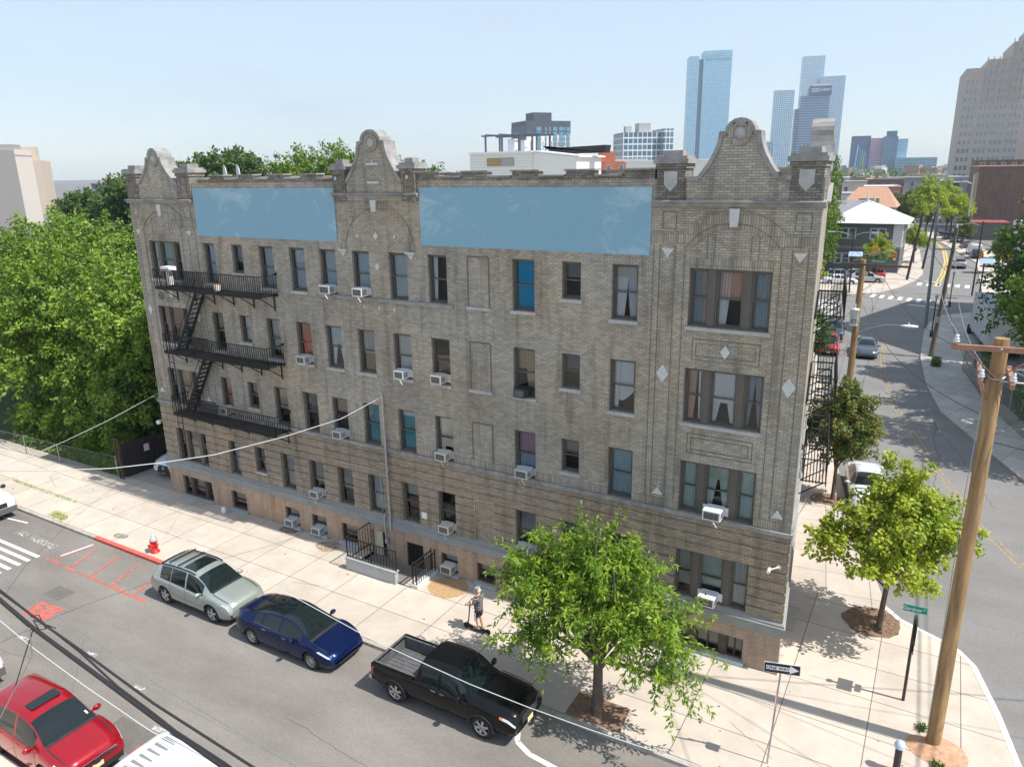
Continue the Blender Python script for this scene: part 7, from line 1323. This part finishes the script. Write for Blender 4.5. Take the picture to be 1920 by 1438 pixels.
tag(MB().prism([(0, 0), (3.5, .0), (3.6, .45), (-.6, .35), (-.8, .5)], 0, .8).xf(Matrix.Translation((11.4, 22, 17.0))).build('black_tarpaulin', mat('tarp_black', (.02, .02, .025), .7)), 'black sagging tarpaulin behind the roof shed', 'tarpaulin')
# distant town and woods to the horizon
rg = random.Random(11); mb = MB(); ms = [mat('town_%d' % i, c, .85) for i, c in enumerate([(.45, .42, .4), (.32, .2, .16), (.55, .55, .55), (.25, .26, .28)])]
for i in range(520):
    y = 320+1300*rg.random()**1.3; x = rg.uniform(-1.35, .12)*y+30; s_ = rg.uniform(8, 22); hh = rg.uniform(6, 13)+(y > 700)*rg.uniform(0, 6)
    if abs(x-(-.15*(y-300)-10)) < 14: continue
    a = rg.uniform(0, 1.5); c_, s2 = cos(a)*s_/2, sin(a)*s_/2; mb.obox((x, y, hh/2-.2), (c_, s2, 0), (-s2*.7, c_*.7, 0), (0, 0, hh/2), i % 4)
tag(mb.build('distant_town', ms), 'low roofs of the distant town reaching to the horizon', 'town', None, 'stuff')
rng = np.random.default_rng(8); n = 26000; y = 110+1500*rng.random(n)**1.5; x = rng.uniform(-1.5, .1, n)*y+26-6*(y < 200)
keep = np.abs(x-np.interp(y, [100, 170, 240, 420, 2000], [32, 31, 15, -50, -300])) > np.where(y < 330, 16, 5)
keep &= ~((x > -8) & (x < 60) & (y < 150)) & ~((y < 135) & (x > -75)); x, y = x[keep], y[keep]
cell = np.floor(x/9)+np.floor(y/9)*1000; hsh = np.modf(np.abs(np.sin(cell*12.9898)*43758.5453))[0]; sel = hsh < .5; x, y, hsh = x[sel], y[sel], hsh[sel]
C = np.stack([x, y, rng.random(len(x))**.6*(6+hsh*12)], 1); Nn = rng.normal(size=C.shape)*.5+np.array([0, 0, .8]); sc = 1.2+y/500
v, mi = leaves(C, Nn, 1, .7, rng, 0, 'dark'); v = (v.reshape(-1, 4, 3)-C[:, None])*sc[:, None, None]*1.6+C[:, None]
tag(link('distant_wood', quads_mesh('distant_wood', v.reshape(-1, 3), mi, [MATS['leaf_dark_%d' % i] for i in range(3)])), 'tree tops among the roofs reaching to the horizon', 'trees', None, 'stuff')
# ---- summer haze
hz = MB().box(-2400, 700, -120, 2600, -1.3, 310).build('haze', bpy.data.materials.new('haze')); hz['kind'] = 'stuff'; hz['label'] = 'pale summer haze over the city'
hm = hz.data.materials[0]; hm.use_nodes = True; n = hm.node_tree; n.nodes.clear(); o = n.nodes.new('ShaderNodeOutputMaterial'); pv = n.nodes.new('ShaderNodeVolumePrincipled')
pv.inputs['Color'].default_value = (.72, .86, 1, 1); pv.inputs['Density'].default_value = .0002; pv.inputs['Anisotropy'].default_value = .2; n.links.new(pv.outputs[0], o.inputs['Volume'])
